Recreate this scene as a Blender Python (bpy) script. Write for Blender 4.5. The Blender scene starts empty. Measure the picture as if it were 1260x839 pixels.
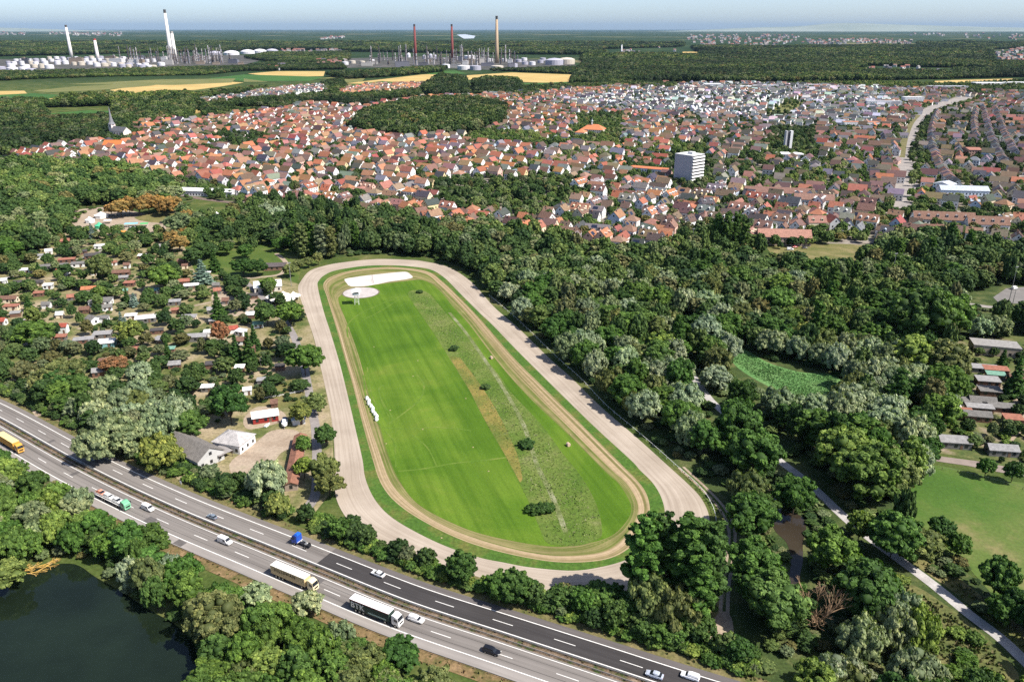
import bpy, math, random
import numpy as np
from mathutils import Vector
from mathutils.geometry import tessellate_polygon
R = math.radians
rnd = random.Random(11)
NR = np.random.default_rng(5)
S = bpy.context.scene
COL = S.collection

# ------------------------------------------------------------------ camera
HAZE = 1.0e-5
CAMH, PITCH, FOC = 150.0, R(21.4), 980.0
cam = bpy.data.objects.new("camera", bpy.data.cameras.new("camera"))
COL.objects.link(cam)
cam.location = (0, 0, CAMH)
cam.rotation_euler = (R(90) - PITCH, 0, 0)
cam.data.sensor_width = 36
cam.data.lens = 28.0
cam.data.clip_start = 1.0
cam.data.clip_end = 250000
S.camera = cam

# ------------------------------------------------------------------ light
SUN_EL, SUN_AZ = R(50), math.atan2(-0.42, 0.9)      # azimuth of the sun as an angle from +X
sd = Vector((math.cos(SUN_EL) * math.cos(SUN_AZ), math.cos(SUN_EL) * math.sin(SUN_AZ), math.sin(SUN_EL)))
W = bpy.data.worlds.new("World"); S.world = W; W.use_nodes = True
nt = W.node_tree; nt.nodes.clear()
sky = nt.nodes.new("ShaderNodeTexSky"); sky.sky_type = 'NISHITA'; sky.sun_disc = False
sky.sun_elevation = SUN_EL
sky.sun_rotation = math.atan2(sd.x, sd.y)
sky.altitude = 100; sky.air_density = 0.55; sky.dust_density = 1.0; sky.ozone_density = 1.0
bg = nt.nodes.new("ShaderNodeBackground"); bg.inputs[1].default_value = 0.135
wo = nt.nodes.new("ShaderNodeOutputWorld")
nt.links.new(sky.outputs[0], bg.inputs[0]); nt.links.new(bg.outputs[0], wo.inputs[0])
sun = bpy.data.lights.new("sun", 'SUN'); sun.energy = 5.0; sun.angle = R(0.5); sun.color = (1, 0.94, 0.85)
so = bpy.data.objects.new("sun", sun); COL.objects.link(so)
so.rotation_euler = (-sd).to_track_quat('-Z', 'Y').to_euler()
so.location = (200, -100, 400)
vs = S.view_settings
S.display_settings.display_device = 'sRGB'
vs.view_transform = 'Standard'; vs.look = 'None'; vs.exposure = 0.62; vs.gamma = 1; vs.use_curve_mapping = False
cy = S.cycles
cy.max_bounces = 5; cy.diffuse_bounces = 2; cy.glossy_bounces = 2; cy.transmission_bounces = 3
cy.volume_bounces = 0; cy.transparent_max_bounces = 8; cy.caustics_reflective = False; cy.caustics_refractive = False
cy.use_denoising = False

# ------------------------------------------------------------------ where a point of the photo lies on the ground
SP, CP = math.sin(PITCH), math.cos(PITCH)
def P(px, py, z=0.0):
    u = (px - 630) / FOC; v = (py - 419.5) / FOC
    t = (CAMH - z) / (SP + v * CP)
    return (u * t, (CP - v * SP) * t)
def PX(x, y, z=0.0):
    d = z - CAMH
    zc = y * CP - d * SP
    return (630 + FOC * x / zc, 419.5 - FOC * (y * SP + d * CP) / zc)
def inpoly(x, y, poly):
    c = False; j = len(poly) - 1
    for i in range(len(poly)):
        xi, yi = poly[i]; xj, yj = poly[j]
        if (yi > y) != (yj > y) and x < (xj - xi) * (y - yi) / (yj - yi) + xi: c = not c
        j = i
    return c
def inpoly_np(x, y, poly):
    c = np.zeros(len(x), bool); j = len(poly) - 1
    for i in range(len(poly)):
        xi, yi = poly[i]; xj, yj = poly[j]
        if yi != yj:
            c ^= ((yi > y) != (yj > y)) & (x < (xj - xi) * (y - yi) / (yj - yi) + xi)
        j = i
    return c
def PXn(x, y):
    zc = y * CP + CAMH * SP
    return 630 + FOC * x / zc, 419.5 - FOC * (y * SP - CAMH * CP) / zc
def smooth(pts, closed=False, n=8):
    out = []; N = len(pts)
    rng = range(N) if closed else range(N - 1)
    for i in rng:
        if closed: p = [pts[(i + k - 1) % N] for k in range(4)]
        else: p = [pts[max(0, min(N - 1, i + k - 1))] for k in range(4)]
        for s in range(n):
            t = s / n
            out.append(tuple(0.5 * (2 * p[1][a] + (p[2][a] - p[0][a]) * t + (2 * p[0][a] - 5 * p[1][a] + 4 * p[2][a] - p[3][a]) * t * t + (3 * p[1][a] - p[0][a] - 3 * p[2][a] + p[3][a]) * t ** 3) for a in (0, 1)))
    if not closed: out.append(tuple(pts[-1]))
    return out
def resample(pts, n, closed=False):
    p = list(pts) + ([pts[0]] if closed else [])
    d = [0]
    for a, b in zip(p, p[1:]): d.append(d[-1] + math.hypot(b[0] - a[0], b[1] - a[1]))
    out = []; j = 0
    for k in range(n):
        s = d[-1] * k / (n if closed else n - 1)
        while j < len(d) - 2 and d[j + 1] < s: j += 1
        t = (s - d[j]) / max(1e-9, d[j + 1] - d[j])
        out.append((p[j][0] + (p[j + 1][0] - p[j][0]) * t, p[j][1] + (p[j + 1][1] - p[j][1]) * t))
    return out, d[-1]
def offset(line, o):
    res = []
    for i, (x, y) in enumerate(line):
        a = line[max(0, i - 1)]; b = line[min(len(line) - 1, i + 1)]
        l = math.hypot(b[0] - a[0], b[1] - a[1]) or 1
        res.append((x - (b[1] - a[1]) / l * o, y + (b[0] - a[0]) / l * o))
    return res
def hyp(a, b): return math.hypot(a[0] - b[0], a[1] - b[1])

# ------------------------------------------------------------------ materials
def ramp(nt, stops, fac):
    r = nt.nodes.new("ShaderNodeValToRGB"); e = r.color_ramp.elements
    while len(e) < len(stops): e.new(0.5)
    for el, (p, c) in zip(e, stops): el.position = p; el.color = (*c, 1)
    nt.links.new(fac, r.inputs[0]); return r.outputs[0]
def noise(nt, vec, scale, detail=4, rough=0.6, dist=0.0):
    n = nt.nodes.new("ShaderNodeTexNoise"); n.inputs["Scale"].default_value = scale
    n.inputs["Detail"].default_value = detail; n.inputs["Roughness"].default_value = rough
    n.inputs["Distortion"].default_value = dist
    if vec is not None: nt.links.new(vec, n.inputs["Vector"])
    return n.outputs[0]
def mix(nt, a, b, fac, mode='MIX'):
    m = nt.nodes.new("ShaderNodeMix"); m.data_type = 'RGBA'; m.blend_type = mode
    for sock, v in ((0, fac), (6, a), (7, b)):
        if hasattr(v, "is_output"): nt.links.new(v, m.inputs[sock])
        elif sock == 0: m.inputs[0].default_value = v
        else: m.inputs[sock].default_value = (*v, 1)
    return m.outputs[2]
def math_(nt, op, a, b=None):
    m = nt.nodes.new("ShaderNodeMath"); m.operation = op
    for i, v in enumerate((a, b)):
        if v is None: continue
        if hasattr(v, "is_output"): nt.links.new(v, m.inputs[i])
        else: m.inputs[i].default_value = v
    return m.outputs[0]
def newmat(name, rough=0.85, spec=0.25, metal=0.0):
    m = bpy.data.materials.new(name); m.use_nodes = True
    nt = m.node_tree; b = nt.nodes["Principled BSDF"]
    b.inputs["Roughness"].default_value = rough; b.inputs["Specular IOR Level"].default_value = spec
    b.inputs["Metallic"].default_value = metal
    g = nt.nodes.new("ShaderNodeNewGeometry")
    return m, nt, b, g.outputs["Position"]
def bump(nt, b, h, strength=0.4, dist=0.1):
    n = nt.nodes.new("ShaderNodeBump"); n.inputs["Strength"].default_value = strength; n.inputs["Distance"].default_value = dist
    nt.links.new(h, n.inputs["Height"]); nt.links.new(n.outputs[0], b.inputs["Normal"])
def mnoise(name, stops, scale, rough=0.85, spec=0.2, detail=6, fine=None, finev=0.3, bmp=0, metal=0, dist=0.0):
    """ground-like material: colours of one noise, broken up by a finer one"""
    m, nt, b, pos = newmat(name, rough, spec, metal)
    c = ramp(nt, stops, noise(nt, pos, scale, detail, 0.62, dist))
    if fine:
        f = noise(nt, pos, fine, 3)
        c = mix(nt, c, ramp(nt, [(0.3, (1 - finev,) * 3), (0.7, (1 + finev,) * 3)], f), 1.0, 'MULTIPLY')
        if bmp: bump(nt, b, f, bmp, 0.3)
    nt.links.new(c, b.inputs["Base Color"]); return m
def mobj(name, rough=0.8, spec=0.25, scale=0.6, var=0.18, metal=0.0, wave=None):
    """colour of the object itself, weathered by noise"""
    m, nt, b, pos = newmat(name, rough, spec, metal)
    oi = nt.nodes.new("ShaderNodeObjectInfo")
    c = mix(nt, oi.outputs["Color"], ramp(nt, [(0.3, (1 - var,) * 3), (0.7, (1 + var,) * 3)], noise(nt, pos, scale, 5, 0.7)), 1.0, 'MULTIPLY')
    nt.links.new(c, b.inputs["Base Color"])
    if wave:
        w = nt.nodes.new("ShaderNodeTexWave"); w.inputs["Scale"].default_value = wave; w.bands_direction = 'Z'
        tc = nt.nodes.new("ShaderNodeTexCoord"); nt.links.new(tc.outputs["Object"], w.inputs["Vector"])
        bump(nt, b, w.outputs["Fac"], 0.5, 0.05)
    return m
def mplain(name, c, rough=0.6, spec=0.4, metal=0.0):
    m, nt, b, pos = newmat(name, rough, spec, metal)
    f = ramp(nt, [(0.3, tuple(k * 0.88 for k in c)), (0.7, tuple(min(1, k * 1.1) for k in c))], noise(nt, pos, 0.9, 4))
    nt.links.new(f, b.inputs["Base Color"]); return m

def foliage(name, far=False, gain=1.0):
    m, nt, b, pos = newmat(name, 0.65, 0.18)
    at = nt.nodes.new("ShaderNodeAttribute"); at.attribute_name = "tone"
    oi = nt.nodes.new("ShaderNodeObjectInfo")
    if far:
        base = ramp(nt, [(0.0, (.022, .048, .015)), (0.3, (.040, .074, .020)), (0.55, (.060, .100, .026)), (0.75, (.090, .125, .036)), (0.88, (.12, .15, .08)), (1.0, (.10, .09, .03))], oi.outputs["Random"])
        big = ramp(nt, [(0.35, (0.6 * gain, 0.65 * gain, 0.7 * gain)), (0.65, (1.25 * gain, 1.2 * gain, 1.1 * gain))], noise(nt, pos, 0.004, 4))
        base = mix(nt, base, big, 1.0, 'MULTIPLY')
        base = mix(nt, base, ramp(nt, [(0.38, (.55, .6, .62)), (0.5, (1, 1, 1)), (0.62, (1.5, 1.4, 1.15))], noise(nt, pos, 0.0013, 3)), 1.0, 'MULTIPLY')
    else: base = oi.outputs["Color"]
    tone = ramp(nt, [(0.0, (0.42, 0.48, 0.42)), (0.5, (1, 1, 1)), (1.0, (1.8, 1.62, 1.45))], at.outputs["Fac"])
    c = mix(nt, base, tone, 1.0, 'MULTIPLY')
    c = mix(nt, c, ramp(nt, [(0.35, (0.75, 0.8, 0.75)), (0.65, (1.25, 1.2, 1.2))], noise(nt, pos, 0.35, 3)), 1.0, 'MULTIPLY')
    nt.links.new(c, b.inputs["Base Color"])
    if not far:
        tr = nt.nodes.new("ShaderNodeBsdfTranslucent"); nt.links.new(mix(nt, c, (1.25, 1.5, 0.5), 1.0, 'MULTIPLY'), tr.inputs[0])
        ms = nt.nodes.new("ShaderNodeMixShader"); ms.inputs[0].default_value = 0.22
        out = nt.nodes["Material Output"]
        nt.links.new(b.outputs[0], ms.inputs[1]); nt.links.new(tr.outputs[0], ms.inputs[2]); nt.links.new(ms.outputs[0], out.inputs[0])
    return m
def mat_attr(name, attr="col", rough=0.8):
    m, nt, b, pos = newmat(name, rough, 0.2)
    at = nt.nodes.new("ShaderNodeAttribute"); at.attribute_name = attr
    c = mix(nt, at.outputs["Color"], ramp(nt, [(0.3, (.85,) * 3), (0.7, (1.15,) * 3)], noise(nt, pos, 0.5, 4)), 1.0, 'MULTIPLY')
    nt.links.new(c, b.inputs["Base Color"]); return m

M = {}
M['leaf'] = foliage("leaves"); M['leaf_far'] = foliage("distant leaves", True, .95); M['leaf_mid'] = foliage("garden leaves", True, 1.5)
M['bark'] = mnoise("bark", [(0.3, (.045, .034, .024)), (0.7, (.11, .09, .07))], 3, fine=12, bmp=0.5)
M['dead'] = mnoise("dead wood", [(0.3, (.26, .16, .09)), (0.7, (.42, .29, .18))], 2)
M['drift'] = mnoise("algae covered wood", [(0.35, (.42, .26, .06)), (0.55, (.55, .36, .10)), (0.7, (.40, .30, .24))], 1.2)
M['paint'] = mobj("painted surface", 0.7, 0.3, 0.5, 0.08)
M['wall'] = mobj("house render", 0.85, 0.2, 0.4, 0.10)
M['roof'] = mobj("roof covering", 0.8, 0.2, 0.8, 0.28, wave=9)
M['glass'] = mplain("dark glass", (.018, .022, .028), 0.12, 0.6)
M['carpaint'] = mobj("car paint", 0.25, 0.5, 0.5, 0.02)
M['rubber'] = mplain("tyre rubber", (.015, .015, .016), 0.8, 0.2)
M['steel'] = mplain("galvanised steel", (.36, .36, .35), 0.45, 0.5, 0.6)
M['rust'] = mnoise("rusty steel", [(0.3, (.10, .055, .035)), (0.6, (.24, .18, .14)), (0.8, (.33, .29, .25))], 0.7)
M['white'] = mplain("white paint", (.78, .78, .76), 0.5, 0.4)
M['dark'] = mplain("black plastic", (.02, .02, .022), 0.5, 0.4)
M['lamp'] = mplain("lamp glass", (.75, .75, .72), 0.15, 0.6)
M['redlamp'] = mplain("red lamp glass", (.35, .015, .012), 0.2, 0.6)

# ------------------------------------------------------------------ mesh helpers
class MB:
    def __init__(s): s.v = []; s.f = []
    def add(s, vs, fs):
        b = len(s.v); s.v += [tuple(q) for q in vs]; s.f += [tuple(b + i for i in f) for f in fs]; return s
    def box(s, c, d, rz=0.0, taper=1.0, sh=(0, 0)):
        cx, cy_, cz = c; hx, hy, hz = d[0] / 2, d[1] / 2, d[2] / 2; co, si = math.cos(rz), math.sin(rz); vs = []
        for z, t, ox, oy in ((-hz, 1, 0, 0), (hz, taper, sh[0], sh[1])):
            for x, y in ((-hx, -hy), (hx, -hy), (hx, hy), (-hx, hy)):
                X, Y = x * t + ox, y * t + oy
                vs.append((cx + X * co - Y * si, cy_ + X * si + Y * co, cz + z))
        return s.add(vs, [(3, 2, 1, 0), (4, 5, 6, 7), (0, 1, 5, 4), (1, 2, 6, 5), (2, 3, 7, 6), (3, 0, 4, 7)])
    def tube(s, a, b, r0, r1=None, n=6, cap=True):
        r1 = r0 if r1 is None else r1
        a, b = Vector(a), Vector(b); d = (b - a).normalized()
        x = d.orthogonal().normalized(); y = d.cross(x); vs = []
        for p, r in ((a, r0), (b, r1)):
            for k in range(n):
                q = p + (x * math.cos(2 * math.pi * k / n) + y * math.sin(2 * math.pi * k / n)) * r; vs.append(tuple(q))
        fs = [(k, (k + 1) % n, n + (k + 1) % n, n + k) for k in range(n)]
        if cap: fs += [tuple(range(n - 1, -1, -1)), tuple(range(n, 2 * n))]
        return s.add(vs, fs)
    def lathe(s, prof, n=16, c=(0, 0, 0)):
        vs = []; fs = []
        for r, z in prof:
            for k in range(n): vs.append((c[0] + r * math.cos(2 * math.pi * k / n), c[1] + r * math.sin(2 * math.pi * k / n), c[2] + z))
        for i in range(len(prof) - 1):
            for k in range(n): fs.append((i * n + k, i * n + (k + 1) % n, (i + 1) * n + (k + 1) % n, (i + 1) * n + k))
        fs.append(tuple(range(n - 1, -1, -1))); m = (len(prof) - 1) * n; fs.append(tuple(range(m, m + n)))
        return s.add(vs, fs)
    def prism(s, prof, y0, y1):
        """profile in x,z pushed along y"""
        n = len(prof); vs = [(x, y0, z) for x, z in prof] + [(x, y1, z) for x, z in prof]
        return s.add(vs, [(k, (k + 1) % n, n + (k + 1) % n, n + k) for k in range(n)] + [tuple(range(n - 1, -1, -1)), tuple(range(n, 2 * n))])
    def mesh(s, name, mat, smooth=False):
        me = bpy.data.meshes.new(name); me.from_pydata(s.v, [], s.f)
        me.materials.append(mat)
        if smooth: me.polygons.foreach_set("use_smooth", [True] * len(me.polygons))
        me.update(); return me
THINGS = []; LM = {}
def obj(name, me, parent=None, loc=(0, 0, 0), rz=0.0, sc=None, col=None):
    o = bpy.data.objects.new(name, me); COL.objects.link(o); o.location = loc
    if rz: o.rotation_euler = (0, 0, rz)
    if sc: o.scale = sc
    if col: o.color = (*col, 1)
    if parent: o.parent = parent
    return o
def tag(o, label, cat, group=None, auto=True):
    o['label'] = label; o['category'] = cat
    if group: o['group'] = group
    THINGS.append((o, auto)); return o
def thing(name, label, cat, loc, rz=0.0, group=None, auto=False, lm=None):
    o = obj(name, None, None, (loc[0], loc[1], loc[2] if len(loc) > 2 else 0), rz)
    if lm: LM[lm] = (loc[0], loc[1])
    return tag(o, label, cat, group, auto)
ZC = {}
def zup(z):
    k = round(z, 3); ZC[k] = ZC.get(k, -1) + 1
    return z + 0.0012 * ZC[k]
def sheet(name, pts, z, mat, kind='structure'):
    polys = pts if isinstance(pts[0][0], (tuple, list)) else [pts]
    b = MB()
    for pl in polys:
        tris = tessellate_polygon([[Vector((x, y, 0)) for x, y in pl]])
        fs = []
        for t in tris:
            a, b_, c = (pl[i] for i in t)
            cr = (b_[0] - a[0]) * (c[1] - a[1]) - (b_[1] - a[1]) * (c[0] - a[0])
            fs.append(tuple(t) if cr > 0 else tuple(reversed(t)))
        zz = zup(z); b.add([(x, y, zz) for x, y in pl], fs)
    o = obj(name, b.mesh(name, mat)); o['kind'] = kind; return o
def pxpoly(pts, sm=0, closed=True):
    g = [P(*q) for q in pts]
    return smooth(g, closed, sm) if sm else g
def strip(name, left, right, z, mat, closed=False, n=None, kind='structure'):
    """ribbon between two lines, with UV = metres along, 0..1 across"""
    n = n or max(len(left), len(right)); z = zup(z)
    L, ll = resample(left, n, closed); Rr, lr = resample(right, n, closed)
    vs = [(x, y, z) for x, y in L] + [(x, y, z) for x, y in Rr]; fs = []; uv = []
    st = (ll + lr) / 2 / (n if closed else n - 1)
    for i in range(n if closed else n - 1):
        j = (i + 1) % n
        fs.append((i, n + i, n + j, j)); uv += [(i * st, 0), (i * st, 1), ((i + 1) * st, 1), ((i + 1) * st, 0)]
    me = bpy.data.meshes.new(name); me.from_pydata(vs, [], fs); me.materials.append(mat)
    u = me.uv_layers.new(name="UVMap"); u.data.foreach_set("uv", [c for q in uv for c in q])
    me.update()
    if me.polygons[0].normal.z < 0: me.flip_normals()
    o = obj(name, me); o['kind'] = kind; return o
# ------------------------------------------------------------------ ground
def ground_material():
    m, nt, b, pos = newmat("ground", 0.95, 0.1)
    near = ramp(nt, [(0.30, (.030, .050, .014)), (0.45, (.055, .085, .020)), (0.58, (.10, .115, .035)), (0.70, (.19, .16, .08))], noise(nt, pos, 0.035, 8, 0.65))
    near = mix(nt, near, ramp(nt, [(0.3, (.7, .7, .7)), (0.7, (1.3, 1.3, 1.3))], noise(nt, pos, 0.9, 4)), 1.0, 'MULTIPLY')
    wood = ramp(nt, [(0.30, (.012, .028, .010)), (0.5, (.020, .042, .013)), (0.60, (.035, .060, .018)), (0.72, (.06, .085, .03))], noise(nt, pos, 0.0022, 9, 0.7))
    open_ = ramp(nt, [(0.56, (0, 0, 0)), (0.62, (1, 1, 1))], noise(nt, pos, 0.00035, 6, 0.65))
    fieldc = ramp(nt, [(0.35, (.06, .10, .03)), (0.5, (.20, .17, .09)), (0.65, (.10, .12, .05))], noise(nt, pos, 0.0012, 2))
    wood = mix(nt, wood, fieldc, open_)
    sx = nt.nodes.new("ShaderNodeSeparateXYZ"); nt.links.new(pos, sx.inputs[0])
    f = math_(nt, 'MULTIPLY', math_(nt, 'SUBTRACT', sx.outputs[1], 2200.0), 1 / 600.0)
    mm = nt.nodes.new("ShaderNodeClamp"); nt.links.new(f, mm.inputs[0])
    c = mix(nt, near, wood, mm.outputs[0])
    nt.links.new(c, b.inputs["Base Color"]); return m
G = MB(); G.add([(-120000, -2000, 0), (120000, -2000, 0), (120000, 110000, 0), (-120000, 110000, 0)], [(0, 1, 2, 3)])
o = obj("ground", G.mesh("ground", ground_material())); o['kind'] = 'structure'
# low hills at the edge of sight
hm = mnoise("hill slopes", [(0.3, (.20, .24, .20)), (0.7, (.30, .33, .28))], 0.0004)
def hills(x0, x1, Y, prof, depth):
    b = MB(); n = len(prof); rows = 5
    for r in range(rows):
        k = math.sin(math.pi * r / (rows - 1)) ** 0.8
        for i, h in enumerate(prof):
            b.v.append((x0 + (x1 - x0) * i / (n - 1), Y + depth * r / (rows - 1), -1 + h * k * .42))
    for r in range(rows - 1):
        for i in range(n - 1): b.f.append((r * n + i, r * n + i + 1, (r + 1) * n + i + 1, (r + 1) * n + i))
    o = obj("hills", b.mesh("hills", hm, True)); o['kind'] = 'structure'
hills(8500, 37000, 45000, [0, 60, 180, 300, 420, 520, 560, 700, 980, 1060, 1000, 900, 820, 760, 640, 600, 520, 480, 430, 500, 420, 380, 300, 200, 0], 8000)
hills(-36000, -22500, 45000, [0, 300, 560, 640, 600, 460, 380, 260, 160, 60, 0], 8000)

M['floor'] = mnoise("woodland floor", [(0.3, (.022, .042, .012)), (0.5, (.05, .075, .020)), (0.62, (.10, .11, .04)), (0.75, (.16, .14, .07))], 0.10, fine=1.5, finev=0.35)
M['dry'] = mnoise("dry meadow grass", [(0.3, (.085, .105, .028)), (0.5, (.15, .14, .05)), (0.7, (.25, .20, .10))], 0.08, fine=1.3, finev=0.3, bmp=0.3)
M['grass'] = mnoise("short grass", [(0.3, (.050, .090, .015)), (0.5, (.075, .115, .022)), (0.68, (.15, .15, .05))], 0.05, fine=1.1, finev=0.25, bmp=0.2)
M['sand'] = None
M['dirt'] = mnoise("bare dusty soil", [(0.3, (.25, .19, .135)), (0.55, (.36, .29, .22)), (0.72, (.27, .24, .15))], 0.10, fine=0.9, finev=0.15, bmp=0.2)
M['gravel'] = mnoise("pale gravel", [(0.3, (.30, .28, .27)), (0.7, (.48, .46, .44))], 0.25, fine=2.5, finev=0.15)
M['asphalt'] = mnoise("grey asphalt", [(0.3, (.15, .14, .135)), (0.7, (.21, .20, .19))], 0.15, fine=2.0, finev=0.12)
M['street'] = mnoise("street surface", [(0.3, (.22, .20, .19)), (0.7, (.34, .31, .28))], 0.06, fine=0.5, finev=0.15)
M['mark'] = mnoise("road paint", [(0.3, (.62, .61, .58)), (0.7, (.80, .79, .76))], 0.8, fine=4, finev=0.1)
M['reed'] = mnoise("reeds", [(0.3, (.075, .17, .05)), (0.5, (.10, .215, .065)), (0.7, (.14, .24, .085))], 0.09, fine=0.9, finev=0.3, bmp=0.5)
M['town'] = mnoise("yards and gardens", [(0.36, (.045, .075, .022)), (0.46, (.09, .10, .045)), (0.52, (.22, .19, .16)), (0.7, (.33, .30, .26))], 0.035, fine=0.35, finev=0.3)

def streaks(name, stops, base_noise, rep, wob, rough=0.95, amt=0.5, stops2=None):
    """tracked surface: colour varies across the ribbon (V), broken along it (U)"""
    m, nt, b, pos = newmat(name, rough, 0.1)
    uv = nt.nodes.new("ShaderNodeUVMap"); mp = nt.nodes.new("ShaderNodeMapping"); mp.inputs["Scale"].default_value = (wob, rep, 1)
    nt.links.new(uv.outputs[0], mp.inputs[0])
    c = ramp(nt, stops, noise(nt, mp.outputs[0], 1.0, 7, 0.68))
    c2 = ramp(nt, stops2 or [(0.3, (.8,) * 3), (0.7, (1.2,) * 3)], noise(nt, pos, base_noise, 5))
    c = mix(nt, c, c2, amt, 'MULTIPLY')
    nt.links.new(c, b.inputs["Base Color"]); return m

# ------------------------------------------------------------------ woodland floor, park, allotment ground
FR = [(392, 318), (330, 300), (300, 262), (350, 258), (400, 262), (470, 268), (530, 283), (590, 287), (650, 297), (700, 308), (745, 314), (800, 318), (850, 296), (890, 292), (935, 312), (985, 318), (1060, 322), (1090, 303), (1150, 298), (1260, 318), (1480, 330), (1480, 560), (1150, 556), (1126, 585), (1117, 610), (1123, 645), (1140, 664), (1185, 700), (1245, 748), (1420, 760), (1420, 930), (1010, 930), (900, 815), (830, 790), (770, 765), (790, 725), (850, 690), (885, 650), (868, 605), (826, 568), (790, 534), (748, 494), (706, 455), (668, 420), (612, 368), (565, 328), (520, 316), (463, 313)]
FA = [(-160, 205), (60, 205), (150, 213), (215, 232), (240, 245), (222, 262), (190, 258), (110, 262), (85, 280), (70, 300), (30, 318), (-160, 335)]
sheet("forest_floor", [pxpoly(FR), pxpoly(FA)], 0.03, M['floor'])
sheet("park_lawn", pxpoly([(215, 262), (300, 262), (330, 300), (392, 318), (372, 332), (362, 350), (340, 330), (300, 342), (240, 335), (210, 310)], 4), 0.04, M['grass'])
sheet("allotment_ground", pxpoly([(-160, 335), (30, 318), (90, 280), (215, 275), (240, 335), (300, 342), (345, 340), (368, 350), (380, 395), (400, 470), (408, 510), (412, 600), (380, 640), (240, 612), (60, 530), (-160, 430)]), 0.04,
      mnoise("allotment ground", [(0.32, (.055, .085, .020)), (0.42, (.11, .125, .04)), (0.50, (.22, .19, .095)), (0.68, (.34, .275, .185))], 0.045, fine=0.8, finev=0.3, bmp=0.2))
sheet("reed_bed", pxpoly([(896, 432), (915, 430), (945, 446), (985, 458), (1020, 460), (1034, 470), (1012, 490), (975, 488), (935, 470), (905, 450)], 5), 0.06, M['reed'])
sheet("meadow", pxpoly([(1143, 572), (1190, 580), (1300, 602), (1420, 610), (1420, 760), (1262, 745), (1247, 741), (1217, 727), (1187, 693), (1140, 657), (1124, 643), (1117, 612), (1128, 590)], 2), 0.06,
      mnoise("sports meadow", [(0.30, (.040, .095, .013)), (0.48, (.058, .118, .017)), (0.60, (.095, .135, .03)), (0.72, (.22, .18, .085))], 0.022, fine=0.9, finev=0.16, bmp=0.1))
sheet("grass_patch", pxpoly([(945, 302), (1000, 300), (1060, 302), (1064, 316), (1010, 330), (965, 322)], 4), 0.06, M['dry'])
sheet("dry_bank", pxpoly([(1118, 688), (1150, 690), (1200, 727), (1255, 770), (1290, 800), (1262, 812), (1225, 770), (1165, 722)], 3), 0.05, M['dry'])
sheet("dry_clearing", pxpoly([(1120, 720), (1165, 745), (1215, 785), (1255, 840), (1180, 860), (1130, 800), (1100, 750)], 4), 0.05, mnoise("clearing grass", [(0.3, (.05, .08, .02)), (0.5, (.10, .11, .035)), (0.7, (.19, .16, .07))], 0.09, fine=1.0, finev=0.35, bmp=0.4))
sheet("verge_meadow", pxpoly([(860, 700), (892, 690), (893, 720), (886, 760), (868, 788), (850, 770), (858, 735)], 4), 0.05, M['dry'])
sheet("trail_verge", pxpoly([(838, 577), (868, 598), (894, 632), (900, 660), (893, 700), (880, 720), (870, 690), (882, 655), (875, 625), (856, 600)], 4), 0.045, M['grass'])

# ------------------------------------------------------------------ racecourse
OUT = [(367, 357), (371, 345), (382, 333), (400, 327), (422, 323), (463, 319), (505, 320), (523, 322), (552, 329), (580, 347), (607, 377), (637, 403), (672, 437), (702, 464), (740, 501), (783, 538), (824, 575), (845, 594), (862, 612), (872, 633), (872, 655), (862, 680), (840, 700), (810, 717), (773, 726), (720, 731), (680, 729), (650, 724), (610, 716), (580, 707), (543, 694), (500, 678), (465, 664), (440, 649), (424, 634), (413, 610), (412, 580), (411, 545), (407, 510), (401, 480), (393, 445), (386, 415), (376, 385)]
INN = [(391, 353), (392, 346), (399, 339), (413, 333), (447, 327.5), (480, 326.7), (505, 328), (530, 332), (547, 342), (565, 360), (590, 385), (606, 400), (636, 431), (665, 460), (725, 519), (775, 565), (787, 578), (803, 594), (814, 613), (818, 635), (810, 660), (793, 678), (767, 690), (737, 698), (703, 702), (653, 698), (620, 692), (587, 685), (537, 667), (487, 640), (463, 617), (450, 590), (446, 565), (438, 530), (428, 487), (418, 447), (407, 410), (398, 382)]
PO = [(398, 353), (400, 346), (409, 340), (430, 333.5), (463, 329.5), (495, 329.5), (527, 334.5), (545, 347), (566, 367), (592, 394), (630, 438), (666, 474), (719, 526), (768, 575), (781, 588), (793, 603), (799, 620), (798, 637), (785, 664), (753, 686), (703, 692), (653, 687), (587, 671), (537, 650), (493, 623), (470, 597), (458, 563), (445, 517), (435, 477), (424, 440), (415, 408), (403, 368)]
PI = [(403, 356), (404, 349), (412, 343), (432, 336), (463, 332), (494, 332), (523, 337), (540, 350), (560, 370), (584, 397), (622, 445), (656, 482), (704, 530), (750, 576), (768, 592), (779, 607), (785, 622), (783, 637), (772, 657), (748, 677), (703, 684), (653, 680), (587, 663), (537, 642), (500, 616), (480, 592), (468, 560), (453, 515), (442, 475), (431, 440), (420, 402), (407, 367)]
INF = [(417, 372), (419, 364), (430, 358), (455, 352), (492, 347), (520, 345), (540, 357), (556, 376), (580, 403), (612, 445), (648, 486), (697, 533), (744, 580), (760, 594), (771, 610), (777, 625), (772, 640), (753, 659), (720, 669), (673, 672), (600, 659), (553, 642), (513, 619), (491, 590), (478, 560), (467, 523), (453, 481), (442, 440), (430, 405)]
def loop(px):
    g = smooth([P(*q) for q in px], True, 8)
    k = max(range(len(g)), key=lambda i: g[i][1] + 0.0 * g[i][0])
    g = g[k:] + g[:k]
    return g
LO, LI, LPO, LPI, LF = map(loop, (OUT, INN, PO, PI, INF))
NS = 420
track_m = streaks("raked sand", [(0.3, (.28, .232, .185)), (0.5, (.365, .31, .253)), (0.7, (.43, .372, .31))], 0.05, 10, 0.012, amt=0.8, stops2=[(0.35, (.86, .84, .82)), (0.65, (1.12, 1.12, 1.12))])
strip("race_track", LO, LI, 0.08, track_m, True, NS)
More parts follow.
